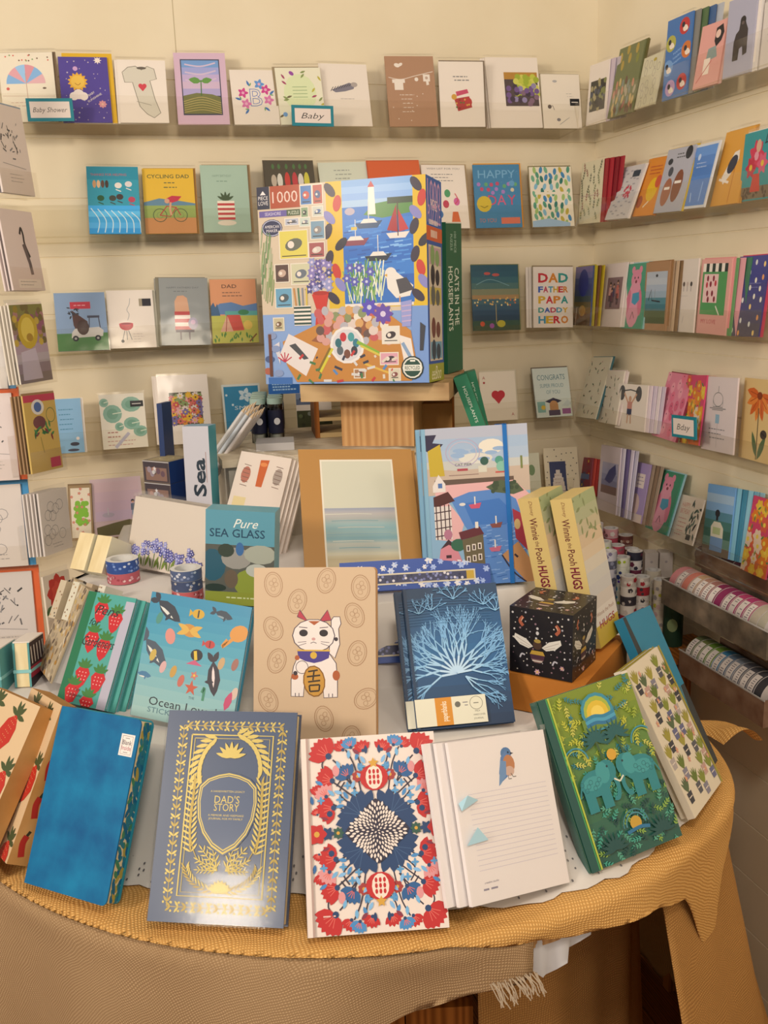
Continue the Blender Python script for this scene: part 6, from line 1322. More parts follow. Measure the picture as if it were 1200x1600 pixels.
# ---- top riser, pedestal and puzzles
tr = empty('top_riser', Matrix.Translation((0, 0, LZ2))); tag(tr, 'whitewashed box riser at the back carrying the pedestal and glass tubes', 'riser')
mb = MB(); mb.box(-.83, -.43, -.405, -.125, .118, .130, WASH); mb.build('board', tr)
mb = MB(); mb.box(-.82, -.44, -.395, -.135, .0, .1178, 'c8bca8'); mb.build('body', tr)
ZT3 = LZ2+.130
pd = empty('wooden_pedestal', frame(-.634, -.366, ZT3+.0005, -27)); tag(pd, 'pale wood block pedestal with a plank top under the puzzle box', 'pedestal')
mb = MB(); mb.box(0, .116, 0, .116, 0, .0765, PINE); mb.build('block', pd)
PLANK = rampmat('pale_plank', 'a88862', 'c9ab80', 2.2, rough=.55, kind='wave', stretch=(1.5, 10, 10), lo=0, hi=1, bump=.06)
mb = MB(); mb.box(-.052, .178, -.045, .17, .077, .1035, PLANK); mb.build('plank_top', pd)
cb = empty('open_crate', frame(-.655, -.262, ZT3+.0005, -8)); tag(cb, 'open amber wooden crate behind the pedestal', 'crate')
for nm, b in (('side_panel', (0, .008, 0, .1, 0, .066)), ('side_panel', (.232, .24, 0, .1, 0, .066)), ('shelf_board', (.008, .232, 0, .1, 0, .008)), ('shelf_board', (.008, .232, 0, .1, .028, .034)), ('top_board', (0, .24, 0, .1, .066, .072))):
    mb = MB(); mb.box(*b, CRATE if 'side' in nm else 'd0b078'); mb.build(nm, cb)
boxitem('dark_booklet', frame and (-.545, -.258, ZT3+.009, -8, 0, 0, .06, .014), .05, '34302c', {}, 'dark booklet lying in the open crate', 'booklet')
def a_puzzle(a):
    q = a.q; P_ = lambda x, y: ((x-75)/885, (y-(110-(x-75)*.075))/1035)   # layout grid of the box front
    a.r('d8c0a0', 0, 0, 1, 1); a.r('8aa4cc', 0, .64, 1, 1); a.r('7a98c8', .9, .6, 1, 1)
    a.r('e0b428', .42, 0, 1, .62); a.r('3a78c0', .515, .0, .925, .60)
    a.grad(['86aed8', '9abce0', '8cb0dc', 'a8c4dc'], .0, .13, .515, .925); a.p('5a8a48', [(.64, .17), (.7, .12), (.8, .11), (.925, .12), (.925, .17), (.75, .19)]); a.r('3a4a38', .78, .095, .925, .125)
    a.p('ece8e4', [(.672, .04), (.705, .04), (.712, .17), (.665, .17)]); a.p('c04a48', [(.668, .04), (.688, .01), (.708, .04)]); a.e('b8a8b0', .56, .15, .03, .02)
    a.grad(['3f80c8', '3474c0', '2f6cb8', '3a7cc4', '2c64b0', '3470b8'], .19, .60, .515, .925); a.sc(70, lambda u, v, r: a.l(r.choice(['6aa4dc', '88b8e4', '2a5ca4', '4a8cd0']), [(u, v), (u+.05, v-.004)], .008), (.52, .2, .87, .5), .02)
    a.p('a82c34', [(.775, .25), (.83, .13), (.835, .26)]); a.p('c03a3c', [(.84, .15), (.9, .25), (.845, .26)]); a.p('e4dcd8', [(.77, .265), (.905, .26), (.88, .29), (.79, .29)]); a.l('5a3a3c', [(.838, .12), (.838, .28)], .006)
    for u, v, c in ((.72, .37, '2c3440'), (.59, .29, '8a4050'), (.67, .21, '345070')): a.p(c, [(u-.08, v), (u+.08, v-.01), (u+.05, v+.025), (u-.06, v+.025)]); a.p('e4e0dc', [(u-.03, v-.02), (u+.03, v-.02), (u+.05, v), (u-.05, v)]); a.l('d8d8dc', [(u, v-.1), (u, v)], .005)
    a.r('d8b848', .565, .225, .6, .24); a.sc(60, lambda u, v, r: a.l(r.choice(['d8dcb8', '8ab060', '5a8a48', 'e8e8d8']), [(u, v), (u+r.uniform(-.05, .05), v-.12)], .007), (.54, .5, .74, .6), .01)
    a.sc(8, lambda u, v, r: a.fl('5a5aa8', u, v, .03, 6, 'c8c8e0'), (.53, .42, .68, .52), .05)
    a.e('e4e0dc', .79, .46, .035); a.p('e4e0dc', [(.765, .48), (.82, .45), (.92, .52), (.9, .57), (.82, .58), (.77, .53)]); a.p('4a464a', [(.82, .49), (.88, .48), (.925, .54), (.84, .56)]); a.p('d8a030', [(.75, .465), (.77, .46), (.77, .475)]); a.l('d89a6a', [(.84, .57), (.84, .61)], .008); a.r('e8e0dc', .515, .6, .92, .615)
    for x0, x1 in ((.425, .51), (.93, .995)):        # dark leaves and red shapes on the yellow strips
        rr = random.Random(4)
        for i in range(9): a.e(('3a3040', 'c83a30', '8a84b8', '3a3040', '2c2834')[i % 5], x0+(x1-x0)*rr.random(), .04+.066*i, .024, .045, rr.randrange(-50, 50))
    a.r('20243c', 0, 0, .077, .11); a.t('e8e4e8', 'PIECE', .038, .055, .02, fit=.06); a.t('e8e4e8', 'LOVE', .038, .08, .022, fit=.06); a.p('e8e4e8', [(.02, .04), (.038, .02), (.056, .04)])
    a.r('b04a28', .082, 0, .265, .11); a.t('e8c8b4', '1000', .173, .055, .062, fit=.155)
    a.r('6a5a98', .01, .12, .18, .15); a.t('d8d0e4', 'SEASHORE', .095, .135, .018, fit=.1); a.r('4a5a3a', .18, .12, .265, .15); a.t('e0e0c8', 'PUZZLE', .222, .135, .018, fit=.065)
    a.e('2c3050', .085, .205, .065, .048); a.o_('c8c8dc', .085, .205, .058, .042, .004); a.t('e8e4ec', 'AMERICAN', .085, .198, .016, fit=.09); a.t('e8e4ec', 'MAKER', .085, .218, .016, fit=.07)
    rr = random.Random(2)
    def stamp(u0, v0, u1, v1, bg, col): a.r('e8dcc8', u0-.006, v0-.005, u1+.006, v1+.005); a.r(bg, u0, v0, u1, v1); a.e(col, (u0+u1)/2, (v0+v1)/2, (u1-u0)*.32, (v1-v0)*q*.22, -15); a.e('e8dcd0', u0+(u1-u0)*.4, (v0+v1)/2, (u1-u0)*.12); a.l('3a3430', [(u0+.01, v1-.012), (u1-.01, v1-.012)], .005)
    stamp(.27, .01, .335, .1, '4a7ab0', 'c8584a'); stamp(.345, .01, .4, .1, 'b8584a', '4a5a80'); stamp(.27, .115, .31, .16, '8aa078', '3a4a40'); stamp(.34, .115, .4, .16, 'c8c8b8', '4a6a98'); stamp(.17, .165, .25, .195, 'b8b8c0', '6a6a70'); stamp(.26, .165, .32, .205, 'c8d0c0', '8a8a90')
    stamp(.13, .225, .3, .36, 'e0cc58', '6a6a5a'); stamp(.325, .185, .405, .27, '7a98a8', '8a8480'); stamp(.31, .29, .4, .36, 'a85a58', 'd8c8b8'); stamp(.095, .39, .175, .475, '5a4038', 'c8a890'); stamp(.195, .39, .31, .49, 'd0c8a0', '6a7078'); stamp(.09, .51, .19, .605, '6aa0b8', '4a5a60'); stamp(.07, .66, .13, .72, 'c8b890', '7a5a40')
    a.sc(40, lambda u, v, r: a.l(r.choice(['6a8a58', '8a9a60', 'b8b890']), [(u, v), (u+.015, v-.1)], .006), (0, .3, .07, .6), .01)
    a.sc(26, lambda u, v, r: a.fl(r.choice(['6a5a98', '8a7ab0', '4a4a80', '9a98c0']), u, v, .028, 6, 'd8c8e0'), (.3, .38, .43, .52), .03)
    a.p('cc3428', [(.315, .545), (.42, .535), (.4, .62), (.41, .69), (.33, .70), (.34, .62)]); a.e('b02820', .37, .54, .05, .012); a.r('e8e0d8', .2, .6, .305, .70)
    for i in range(5): a.r('2c4a40', .2, .605+.02*i, .305, .615+.02*i)
    for i in range(4): a.l(('c88a4a', '4a7a58', '8a8a90', 'd8b848')[i], [(.215+.022*i, .6), (.205+.026*i, .51)], .01)
    a.p('c8843a', [(.12, .78), (.25, .73), (.5, .64), (.75, .64), (.9, .74), (.93, .9), (.9, .99), (.2, .99), (.14, .9)]); a.p('9a5a38', [(.3, .78), (.42, .7), (.55, .665), (.7, .68), (.66, .75), (.4, .8)])
    a.sc(60, lambda u, v, r: a.e(r.choice(['d89a8a', 'b8b0b0', 'c85a58', 'e0c8b8', '8a9060', '6a5048', 'd8a060', 'd86a78', 'e8dcc8']), u, v, .02+.012*r.random(), .026, r.randrange(180)), (.34, .63, .78, .79), .035)
    a.p('e4dcdc', [(.09, .86), (.16, .74), (.34, .82), (.26, .96)]); a.p('4a4a4c', [(.16, .80), (.2, .79), (.28, .87), (.25, .875)]); a.p('d8d4dc', [(.06, .8), (.1, .78), (.1, .9)])
    for t in (-150, -120, -90, -60, -30): a.l('c0344a', [(.13, .885), (.13+.05*math.cos(R_(t)), .885+.05*math.sin(R_(t)))], .007)
    a.e('e8e6e8', .52, .805, .105); a.e('d8d4d8', .52, .805, .09)
    for i, c in enumerate(('c83038', '4a9a98', '3a7a88', '3a3c44', '7a4a38', '5a6468', '2f6a70')): a.e(c, .52+.055*math.cos(i*.9-2), .805+.045*math.sin(i*.9-2), .02, .026)
    a.l('8a6a28', [(.34, .94), (.42, .82)], .025); a.l('d8c838', [(.35, .94), (.43, .82)], .015); a.l('8ab038', [(.58, .79), (.71, .85)], .02); a.l('d8c048', [(.6, .81), (.74, .87)], .012); a.l('e0b048', [(.62, .9), (.8, .96)], .012)
    stamp(.735, .72, .83, .80, 'e4dcd0', '3a3034'); stamp(.72, .85, .82, .905, 'e0a0a8', '4a3a40'); stamp(.56, .93, .62, .97, 'a87a58', '4a3c48'); stamp(.77, .93, .83, .985, 'd8c8a8', '8a5048'); a.p('e8e0dc', [(.83, .76), (.9, .78), (.92, .9), (.86, .91)]); a.l('8aa0b8', [(.85, .8), (.9, .88)], .02); a.p('3a3a40', [(.955, .7), (.985, .72), (.97, .84), (.95, .84)])
    a.sc(40, lambda u, v, r: a.l(r.choice(['5a88b8', 'd8d4d0', 'c83a38', '3a3a48', 'e0d0b8', '4a7a48']), [(u, v), (u+r.uniform(-.05, .05), v+r.uniform(-.03, .03))], .014), (.22, .86, .82, .985), .05)
    a.p('9a9ac8', [(.845, .6), (.91, .59), (.9, .72), (.85, .72)]); [a.l('c8a8c0', [(.85, .62+.025*i), (.905, .615+.025*i)], .006) for i in range(4)]; a.fl('5a4ab0', .66, .62, .05, 7, 'c8c8e0'); a.fl('6a4aa0', .74, .655, .06, 8, 'd8c8e0')
    a.sc(12, lambda u, v, r: a.e(r.choice(['4a5a80', 'b06048', '8a98b8']), u, v, .03, .02), (.02, .74, .1, .96), .06); a.r('3a6aa8', .02, .965, .17, 1); a.r('6a3c2c', .03, .74, .05, .96)
    a.e('1c2c28', .905, .925, .066); a.e('e4e4dc', .905, .925, .058); a.e('24483a', .905, .925, .05); a.r('e8e8e0', .855, .91, .955, .94); a.t('24483a', 'RECYCLED', .905, .925, .02, fit=.088, bold=.015); a.dash('e8e8e0', .88, .93, .89, 1, .02, .01)
def s_puzzle(a):
    a.r('2f62b0', 0, 0, 1, .235); a.t('e0a8c8', '1000', .5, .075, .44, fit=.82); a.t('e8dce4', 'PIECE', .5, .13, .18, fit=.42); a.t('e0a8c8', 'PUZZLE', .5, .175, .3, fit=.82); a.dash('e8dce4', .15, .85, .215, 1, .01, .08)
    a.r('d86030', 0, .235, 1, .305); a.dash('f0d8c8', .25, .75, .27, 1, .01, .12); a.r('2f58a4', 0, .305, 1, .91); a.r('e0ccb0', .1, .325, .92, .895)
    for v, c, d in ((.335, 'c8a0a8', '8aa868'), (.43, 'e0d0b8', '2c2830'), (.53, 'd8c060', '6a6a60'), (.69, 'e0d0b8', '7a4a40'), (.8, '7aa8c0', '3a4a58')):
        a.r(c, .14, v, .88, v+.085); a.e(d, .35, v+.04, .14, .18); a.e(d, .65, v+.05, .14, .14)
    a.r('a8a83c', 0, .91, 1, 1); a.t('f0ecd0', 'eeBoo', .5, .955, .24, fit=.62, shear=.3)
boxitem('puzzle_box', B['puzzle'], .085, '6a88b8', {'f': a_puzzle, 'r': s_puzzle}, 'large 1000 piece puzzle box with a seaside collage, on the wooden pedestal', 'puzzle box', coat=.06, rough=.45, seed=4)
def s_green(a):
    a.r('e0e4dc', 0, 0, 1, .008); a.t('dfe8dc', 'CATS IN THE', .66, .49, .27, fit=1.45, rot=90, bold=.01); a.t('dfe8dc', 'HOUSEPLANTS', .26, .5, .27, fit=1.62, rot=90, bold=.01)
    a.t('b8d0b8', '100 PIECE', .58, .13, .13, fit=.52, rot=90); a.t('b8d0b8', 'PUZZLE', .34, .13, .13, fit=.4, rot=90)
q_ = list(B['green']); q_[2] = 1.2338
boxitem('puzzle_box', q_, .05, '2c6444', {'f': s_green}, 'tall green puzzle box spine reading CATS IN THE HOUSEPLANTS', 'puzzle box', rough=.4)
for i, q in enumerate(((-.3923, -.4349, 1.001, -19.8, 2, 13.1, .0177, .2433), (-.3973, -.4787, 1.001, -22.7, 1.9, 19.7, .0214, .2477))):
    boxitem('small_game_box', q, .05, '2f7a56', {'f': lambda a: [a.t('d8e4d8', 'HOUSEPLANTS', .5, .19, .22, fit=.24*a.q, rot=90)]}, ('slim dark green box leaning, right one of the pair', 'slim dark green box leaning against the pedestal, left one of the pair')[i], 'box', group='small green boxes')
def a_tins(a): pass
k = 0
for r in range(4):
    for c in range(2):
        x = -.750+.0275*c+.006*r; y = -.262-.008*c+.030*r; m = Matrix.Translation((x, y, ZT3+.0005))
        e = MB(); e.cyl((0, 0, 0), (0, 0, .072), .0125, GLASS, 20); o = e.build('glass_tube', mw=m)
        tag(o, 'clear tube with a navy label and white moon, front row' if r == 0 else 'clear tube with a navy label behind the front pair', 'tube', 'clear tubes with navy labels')
        l = MB(); l.cyl((0, 0, .016), (0, 0, .054), .0127, '1c2038', 20, caps=False)
        th = R_(-90); d = Vector((math.cos(th), math.sin(th), 0)); tn = Vector((1, 0, 0)); l.add([Vector((0, 0, .036))+d*.0130+tn*.0052*math.cos(q*.5236)+Vector((0, 0, .0058*math.sin(q*.5236))) for q in range(12)], [tuple(range(12))], 'e0e4ec')
        l.build('label', o); s_ = MB(); s_.cyl((0, 0, .064), (0, 0, .0735), .0128, 'a8bca8', 20); s_.build('cap', o); s2 = MB(); s2.cyl((0, 0, .002), (0, 0, .014), .0105, 'b0a898', 16); s2.build('filling', o)
boxitem('grey_box', (-.770, -.352, ZT3+.0005, -10, 0, 0, .06, .012), .06, 'b8b0a8', {}, 'flat pale grey box in front of the glass tubes', 'box')
boxitem('blue_puzzle_box', (-.722, -.215, ZT3+.0735, -8, 0, 0, .052, .026), .05, '2f66a8', {'f': lambda a: a.dash('a8c8e0', .1, .9, .35, 3, .18, .05)}, 'blue box lying on the glass tubes under the big puzzle', 'box')
# Sea book, navy drawer boxes and clear pencil packets on the left
def s_sea(a): a.t('20303c', 'Sea', .56, .40, .46, fit=1.45, rot=-90, bold=.03); a.l('b09088', [(.85, .2), (.85, .44)], .03)
boxitem('sea_book', B['seaS'], .036, '3f98a0', {'f': s_sea}, 'thick book with a white spine reading Sea', 'book', coat=.3, mats={'f': paper('c8c4c8'), 't': paper('88a4b4')})
for i in range(4):
    p = (-.945, -.372, LZ2+.0012+.0335*i, -46, 0, 0, .052, .033); m = MB(); W, H, T = p[6], p[7], .05
    m.box(0, W, 0, T, 0, H, '1f3468', {'f': paper('6a5a50'), 't': paper('8a7c68')})
    a = face_art(m, W, H, seed=i); a.r('463c40', .03, .05, .97, .95); a.r('8a6a5c', .1, .3, .9, .9); a.sc(5, lambda u, v, r: a.e(r.choice(['b88a78', '9a8a90', '6a5058']), u, v, .08, .09), (.2, .4, .8, .75), .12); a.l('b8b0a8', [(0, .03), (1, .03)], .03); a.star('d8d8dc', .45, .35, .07)
    t_ = Art(m, (0, 0, H), (1, 0, 0), (0, 1, 0), W, T, (0, 0, 1)); t_.r('a8946c', .1, .1, .9, .9); t_.o_('c8b890', .5, .5, .2, .2, .03)
    o = m.build('drawer_box', mw=frame(*p[:6])); tag(o, 'small navy drawer box, %s of the stack of four beside the Sea book' % ('lowest', 'second lowest', 'second highest', 'topmost')[i], 'box', 'navy drawer boxes')
    kb = MB(); kb.cyl((W*.45, -.003, H*.5), (W*.45, 0, H*.5), .003, 'c8c4c0', 10); kb.build('knob', o)
q = (-.918, -.352, LZ2+.10, -20, 3, 0, .008, .115); boxitem('navy_slip', q, .05, '1f3560', {}, 'thin navy book standing between the drawer boxes and the Sea book', 'book')
for i in range(4):
    m = Matrix.Translation((-.862+.008*i, -.33+.018*i, LZ2+.082)) @ Matrix.Rotation(R_(-14), 4, 'Z') @ Matrix.Rotation(R_(38), 4, 'Y')
    e = MB(); e.box(-.013, .013, -.004, .004, 0, .15, SLEEVE); o = e.build('pencil_packet', mw=m); tag(o, 'clear packet of pale pencils leaning behind the Sea book', 'pencils', 'clear pencil packets')
    for j in range(3):
        pn = MB(); pn.cyl((-.008+.008*j, 0, .004), (-.008+.008*j, 0, .136), .0031, ('d4d0cc', 'c8ccd0', 'dcd2cc')[j], 6); pn.cyl((-.008+.008*j, 0, .136), (-.008+.008*j, 0, .147), .0031, 'd8b890', 6, r2=.0004); pn.build('pencil', o)
boxitem('orange_box', (-.455, -.60, LZ2+.001, -12, 6, 0, .024, .125), .03, 'c87a24', {}, 'orange box edge showing behind the harbour notebook', 'box')
boxitem('kraft_gift_box', (-.50, -.335, ZT3+.001, -20, 0, 0, .06, .055), .05, KR, {}, 'brown kraft box beside the pedestal under the plank', 'box')
# ================================================================ card spinner on the left
RC = Vector((-1.205, -.27))
rk = empty('card_spinner', Matrix.Translation((RC.x, RC.y, 0))); tag(rk, 'clear plastic card spinner rack at the left edge', 'card rack')
RACKM = clear('rack_plastic', tint=(.985, .98, .97), rough=.15, boost=.12)
mb = MB(); mb.cyl((0, 0, 0), (0, 0, .03), .2, 'b8b0a4', 40); mb.build('base', rk)
mb = MB(); mb.cyl((0, 0, .03), (0, 0, 1.75), .019, 'b8aa92', 20); mb.build('pole', rk)
def a_draw(a): a.sc(26, lambda u, v, r: a.l(r.choice(['5a5654', '8a8480', '3a3836', '6a6460']), [(u, v), (u+r.uniform(-.1, .1), v+r.uniform(-.09, .09))], .014+.02*r.random()), (.2, .2, .75, .6), .05); a.l(GREY, [(.15, .66), (.85, .7)], .01); a.dash(GREY, .3, .75, .78, 3, .04, .01)
def a_fig(a): a.l('3a3634', [(.5, .3), (.56, .22), (.6, .3), (.6, .42), (.7, .58)], .05, True); a.l('6a5c58', [(.56, .42), (.66, .66), (.68, .8)], .09); a.r('e8ddd2', .2, .86, .9, .97); a.dash(GREY, .25, .85, .89, 2, .04, .012)
def a_hat(a): a.grad(['8a8448', '8a7a50', '987a68', 'a88890', 'b49aa0', 'b8a8a8', '9a8488', '8a7870']); a.sc(40, lambda u, v, r: a.e(r.choice(['a08838', '7a6a40', 'b08078', '9a6070', 'c8a848']), u, v, .07), (.05, .03, .95, .5), .06); a.e('c8a838', .45, .34, .3, .34, 10); a.e('e0c458', .45, .32, .2, .24, 10); a.e('b08a38', .48, .42, .1, .08); a.p('c8b8c0', [(.15, .6), (.6, .56), (.7, .96), (.1, .96)])
def a_girl(a): a.r('c8485a', 0, 0, 1, .09); a.e('e0dcd8', .42, .16, .2, .15); a.e('5a70a0', .42, .16, .12, .1); a.e('7a4a48', .42, .36, .2, .13); a.sc(16, lambda u, v, r: a.lf(r.choice(['4a8a50', '3a6a40', '8a3a40']), u, v, .16, r.random()*360), (.2, .4, .75, .56), .06); a.o_('5a7a48', .8, .28, .14, .14, .014); a.l('9a8a48', [(.4, .55), (.46, .76)], .02); a.r('c8485a', .62, .84, .95, .97)
def a_peony(a): a.fl('c83428', .5, .3, .42, 8, 'e06a48', .8); a.fl('d84a38', .5, .3, .26, 7, 'e89a48', .8); a.fl('e07a88', .5, .72, .3, 7, 'f0b0b0', .8); a.lf('4a6a3c', .3, .5, .4, 160, .4)
def a_hat2(a): a.sc(10, lambda u, v, r: a.o_('8a8480', u, v, .12, .1, .01, n=9), (.15, .2, .7, .8), .12); a.dash(GREY, .3, .7, .85, 2, .05, .012)
RACK = [
 ('card', (-1.091, -.440, 1.512, 59, 4, 0, .070, .112), 'e2d2c6', a_draw, '8f9aa4', 'white card with an ink street drawing at the top of the card spinner', 2),
 ('card', (-1.092, -.447, 1.387, 61, 5.5, -1, .076, .106), 'e0cdc2', a_fig, None, 'white card with a tall dark figure, second down the card spinner', 3),
 ('card', (-1.097, -.442, 1.262, 57, 3, 0, .071, .106), 'e4d8c4', a_hat, WHITE, 'garden photo card with a yellow straw hat on the card spinner', 4),
 ('card', (-1.096, -.444, 1.138, 58, 3, -2.8, .072, .108), 'd2ae5e', a_girl, 'a8845c', 'yellow card with a red banded picture of a girl and leaves', 4),
 ('card', (-1.092, -.446, 1.019, 63, 3, -5, .077, .090), 'dcd0c4', a_hat2, None, 'white card box with a bird drawing on the card spinner', 5),
 ('card', (-1.099, -.440, .891, 61, 5, -7, .068, .094), 'e4d4bc', a_peony, None, 'cream card with red and pink peonies low on the card spinner', 1),
 ('card', (-1.181, -.395, 1.255, -12.6, 9, 0, .065, .105), 'dcd6d2', a_draw, '3f88b4', 'white card with a blue envelope cut by the left photo edge', 1),
 ('card', (-1.181, -.406, 1.127, -10, 4, 0, .066, .122), 'e0d2cc', a_draw, 'd8602c', 'white card with an orange envelope, upper one on the left of the spinner', 1),
 ('card', (-1.193, -.405, 1.001, -12.7, 6, 1, .077, .118), 'd8cabc', a_hat2, '3f8ab4', 'white card with a blue envelope between the two orange ones', 1),
 ('card', (-1.199, -.411, .869, -12.6, 8, 1, .083, .122), 'd0c2b4', a_draw, 'd8602c', 'white card with an orange envelope, lower one with a grey ink drawing', 1),
]
for i, (nm, p, base, art, env, lab, n) in enumerate(RACK):
    s2 = i >= 6
    eo = (.009, .008) if s2 else (.003, .003)
    card(p, base, art, lab, env, True, 'greeting cards on the spinner', eo=eo, seed=i+200, t=.0028)
    for j in range(1, n):
        card(shift(p, b=.0052*j, r=-.001*j), base if i != 3 else 'a8845c', None, short('card edge behind the '+lab), None, False, 'cards stacked behind spinner card %s' % ('one', 'two', 'three', 'four', 'five', 'six')[i], t=.0022)
    m = MB(); W, H = p[6], p[7]; d = .006*max(n, 2)+.004
    m.box(-.004, W+.004+(eo[0] if s2 else 0), -.004, d, -.004, -.002, RACKM); m.box(-.004, W+.004+(eo[0] if s2 else 0), -.005, -.0035, -.004, .03, RACKM); m.box(-.004, W+.004+(eo[0] if s2 else 0), d, d+.002, -.004, H*.5, RACKM)
    o = m.build('pocket', rk); o.matrix_parent_inverse = rk.matrix_world.inverted(); o.matrix_basis = frame(*p[:6])
    o.matrix_parent_inverse = Matrix.Translation((-RC.x, -RC.y, 0))

# ================================================================ side trays of tape rolls, tape columns
STEEL = rampmat('printed_tin', '4a4640', '8a7c6c', 28, rough=.4, lo=.3, hi=.7, detail=8)
STEEL2 = rampmat('printed_tin_brown', '6a4a38', '9a8270', 24, rough=.4, lo=.3, hi=.7, detail=8)
def tray(x, z, y0, y1, d, h, mat, label):
    e = empty('tape_tray', Matrix.Translation((x, y1, z)) @ Matrix.Rotation(R_(-90), 4, 'Z')); tag(e, label, 'tray', 'tin trays of tape on the side wall'); L = abs(y1-y0); t = .0016
    for nm, b in (('front_panel', (0, L, 0, t, 0, h)), ('back_panel', (0, L, d-t, d, 0, h*1.25)), ('end_panel', (0, t, t, d-t, 0, h)), ('end_panel', (L-t, L, t, d-t, 0, h)), ('bottom_panel', (t, L-t, t, d-t, 0, t))):
        m = MB(); m.box(*b, mat); m.build(nm, e)
    m = MB(); m.box(-.001, L+.001, -.0012, .0004, h-.001, h+.001, 'b8b0a4'); m.build('rim', e)
tray(-.112, .834, -.745, -.470, .078, .044, STEEL, 'upper tin tray of pink tape rolls on the side wall')
tray(-.122, .737, -.760, -.545, .078, .042, STEEL2, 'lower tin tray of green and grey tape rolls on the side wall')
tray(-.036, .888, -.72, -.452, .034, .030, STEEL2, 'narrow tin tray holding dark magenta rolls against the side wall')
def disc(x, y, z, r, t, c, lab, label, group):
    mb = MB(); mb.ring((0, 0, 0), (0, 1, 0), r*.55, r, t, c, 'd8ccc4', 32)
    o = mb.build('tape_roll', mw=Matrix.Translation((x, y, z))); tag(o, label, 'tape', group)
    l = MB(); n = 9; a0, a1 = R_(112), R_(176); vs = []
    for i in range(n+1):
        a = a0+(a1-a0)*i/n; q = Vector((math.cos(a)*(r+.0004), 0, math.sin(a)*(r+.0004))); vs += [q+Vector((0, t*.12, 0)), q+Vector((0, t*.88, 0))]
    if lab:
        l.add(vs, [(2*i, 2*i+1, 2*i+3, 2*i+2) for i in range(n)], 'e4dad4', True); rr = random.Random(int(-y*1e4))
        for i in range(1, n-1):
            if rr.random() < .75:
                a = a0+(a1-a0)*(i+.3)/n; b = a0+(a1-a0)*(i+.65)/n; k = r+.0007; y0, y1 = t*.28, t*(.5+.25*rr.random())
                l.add([(math.cos(a)*k, y0, math.sin(a)*k), (math.cos(a)*k, y1, math.sin(a)*k), (math.cos(b)*k, y1, math.sin(b)*k), (math.cos(b)*k, y0, math.sin(b)*k)], [(0, 1, 2, 3)], '8a7c7c')
        l.build('label', o)
up = [('d88a88', 'pale pink', 0), ('c89a90', 'dusty pink', 1), ('d8806c', 'coral', 0), ('c8a078', 'tan', 1), ('b88870', 'brown pink', 1), ('a87064', 'rose brown', 1), ('8a2c50', 'deep plum', 1), ('94305a', 'plum', 0), ('9a3460', 'berry', 1), ('c04470', 'bright pink', 1), ('b84070', 'raspberry', 1), ('b86a78', 'mauve pink', 1), ('b8a890', 'beige', 0), ('b0a48c', 'grey beige', 0)]
for i, (c, nm, lb) in enumerate(up):
    disc(-.074, -.494-.0178*i, .8665, .030, .0162, c, lb, '%s tape roll in the upper tray, number %s from the far end' % (nm, ('one two three four five six seven eight nine ten eleven twelve thirteen fourteen'.split()[i])), 'tape rolls in the upper tin tray')
dn = [('6a7048', 'olive', 1), ('7a8048', 'moss', 1), ('6a8a34', 'leaf green', 1), ('7a9a3c', 'lime', 1), ('4a88a8', 'sky blue', 1), ('6a7a8a', 'grey blue', 1), ('8a8e94', 'pale grey', 1), ('6a686c', 'mid grey', 1), ('5a5658', 'dark grey', 1), ('4a4648', 'charcoal', 1), ('3f3c3e', 'near black', 0)]
for i, (c, nm, lb) in enumerate(dn):
    disc(-.084, -.564-.0176*i, .768, .030, .016, c, lb, '%s tape roll in the lower tray, number %s from the far end' % (nm, ('one two three four five six seven eight nine ten eleven'.split()[i])), 'tape rolls in the lower tin tray')
for i in range(7):
    disc(-.0185, -.476-.034*i, .905, .0140, .032, ('6a4440', '6a403c', '5a2c3c', '6a2c48', '5a2438', '5a2a3c', '4a2a38')[i], 0, 'dark magenta roll in the narrow wall tray, number %s from the far end' % ('one', 'two', 'three', 'four', 'five', 'six', 'seven')[i], 'dark rolls in the narrow tray')
st = empty('tape_stand', Matrix.Translation((-.10, -.335, 0))); tag(st, 'small wooden stand under the patterned tape columns', 'stand')
mb = MB(); mb.box(-.085, .095, -.10, .10, .715, .73, CRATE); mb.build('top', st)
for sx in (-.075, .075):
    for sy in (-.08, .08): mb = MB(); mb.box(sx-.01, sx+.01, sy-.01, sy+.01, 0, .715, CRATE); mb.build('leg', st)
PAL = {'white red': ('ddd2c8', ['b83a40', '2c2a30', 'c8a8a0']), 'white rose': ('dccfc4', ['b84a58', 'd89a98', '8a5a58']), 'blue': ('8aa4c8', ['3a68a8', 'e0e0e8', '6a8ac0']), 'grey letters': ('c4c0c4', ['5a5a68', '8a8a98', '7a7088']), 'bright': ('d8d4c0', ['a8b828', '2f98b8', '5a3f98', '2c3a6a']), 'dark': ('d4ccc4', ['2c2a38', '6a2c40', '3a8a48']), 'red white': ('ddd4c8', ['a82c34', 'c8b8a8', '3a3438']), 'cream': ('d6c6ac', ['c8a8a0', 'b8b040', '9a9088']), 'brown': ('b8947c', ['6a3a34', 'd8c0a8', '8a5a48']), 'plain': ('ddd2c8', ['c8bcb4', 'e4dcd4'])}
cols = [(-.155, -.275, .195, 'white red'), (-.125, -.262, .198, 'white rose'), (-.095, -.265, .186, 'white rose'), (-.065, -.268, .170, 'brown'), (-.166, -.322, .186, 'blue'), (-.138, -.318, .178, 'bright'), (-.108, -.312, .166, 'white rose'), (-.078, -.312, .156, 'brown'),
        (-.158, -.372, .176, 'grey letters'), (-.128, -.366, .160, 'bright'), (-.098, -.358, .166, 'dark'), (-.142, -.414, .140, 'red white'), (-.110, -.404, .132, 'red white'), (-.064, -.366, .128, 'cream'), (-.076, -.412, .125, 'cream')]
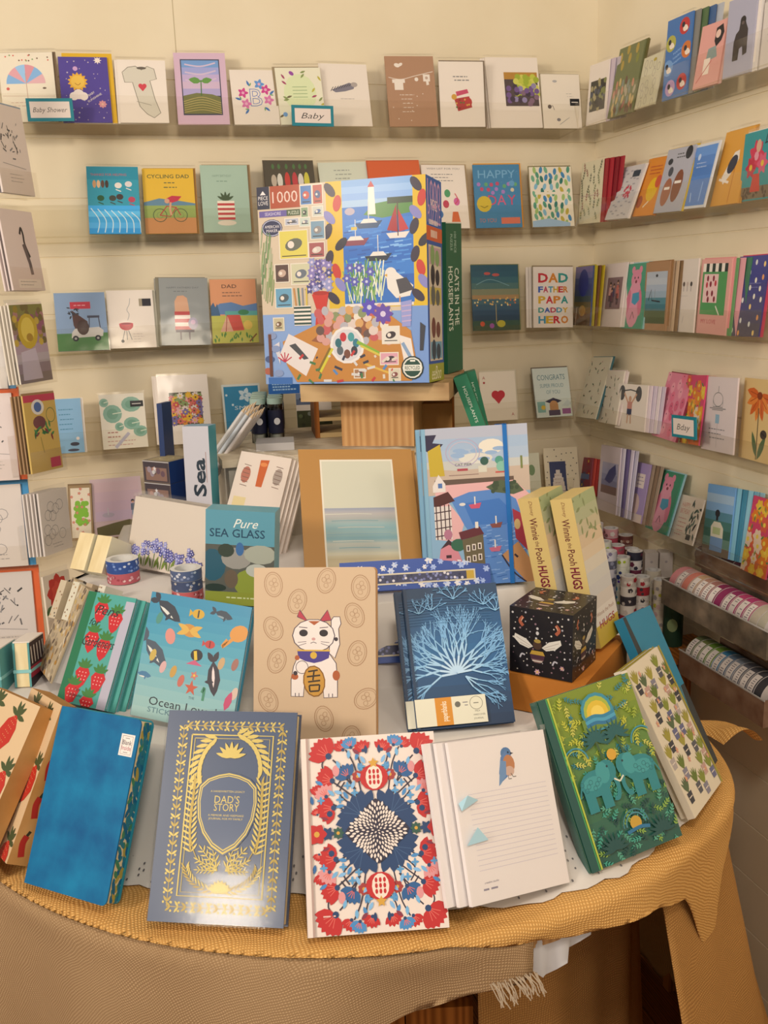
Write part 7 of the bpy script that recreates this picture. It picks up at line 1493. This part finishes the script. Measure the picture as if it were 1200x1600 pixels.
for i, (x, y, h, k) in enumerate(cols):
    base, dots = PAL[k]; mb = MB(); r = .0138; mb.ring((0, 0, 0), (0, 0, 1), r*.62, r, h, base, 'cfc8c0', 20); rr = random.Random(i)
    n = int(h/.016); sg = MB()
    for b in range(n):
        z0 = b*h/n
        if rr.random() < .55 and k not in ('plain', 'cream'): sg.cyl((0, 0, z0+.0006), (0, 0, z0+h/n-.0006), r+.0001, dots[b % len(dots)], 20, caps=False)
        for q in range(9):
            th = rr.random()*6.28; c = Vector((math.cos(th)*(r+.0003), math.sin(th)*(r+.0003), z0+.003+.010*rr.random())); tn = Vector((-math.sin(th), math.cos(th), 0)); s_ = .0026+.0026*rr.random()
            mb.add([c+tn*s_*math.cos(j*1.2566)+Vector((0, 0, s_*math.sin(j*1.2566))) for j in range(5)], [tuple(range(5))], (dots+[base])[(b+q//5) % (len(dots)+1)])
    o = mb.build('tape_column', mw=Matrix.Translation((x, y, .7305))); tag(o, '%s patterned column of tape rolls, number %s counting from the wall side' % (k, 'one two three four five six seven eight nine ten eleven twelve thirteen fourteen fifteen'.split()[i]), 'tape', 'patterned tape columns')
    w_ = MB()
    for b in range(1, n): w_.cyl((0, 0, b*h/n-.0002), (0, 0, b*h/n+.0002), r+.0001, 'a89c94', 20, caps=False)
    w_.build('roll_joint', o)
    if sg.v: sg.build('coloured_roll', o)
for i, (x, y) in enumerate(((-.052, -.318), (-.026, -.326))): boxitem('tape_box', (x, y, .7305, -20, 0, 0, .024, .145), .026, 'dccfc6', {'f': lambda a: a.e('b8a8a4', .5, .12, .1)}, ('white tape box beside the pink rolls, nearer the corner', 'white tape box beside the pink rolls, nearer the side wall')[i], 'box', group='white tape boxes')
mb = MB(); mb.cyl((0, 0, 0), (0, 0, .075), .017, '24402c', 24, cap='8a8c84'); o = mb.build('green_jar', mw=Matrix.Translation((-.075, -.452, .748))); tag(o, 'dark green labelled jar under the upper tin tray', 'jar')
l = MB(); a = Vector((-.6, -.8, 0)); t_ = Vector((.8, -.6, 0)); l.add([a*.0174+t_*.009*math.cos(k*.5236)+Vector((0, 0, .04+.012*math.sin(k*.5236))) for k in range(12)], [tuple(range(12))], '8a9a68'); l.build('label', o)
mb = MB(); mb.box(-.010, -.004, -.762, -.50, .775, .880, '1c1a1a'); tag(mb.build('dark_gap_panel'), 'black panel added to darken the gap between the two tin trays', 'board')  # added sheet, its black stands for the dark gap between the trays
mb = MB(); mb.box(-.12, -.012, -.52, -.42, .74, .7475, CRATE); tag(mb.build('jar_shelf'), 'small wooden wall shelf under the green jar', 'shelf')
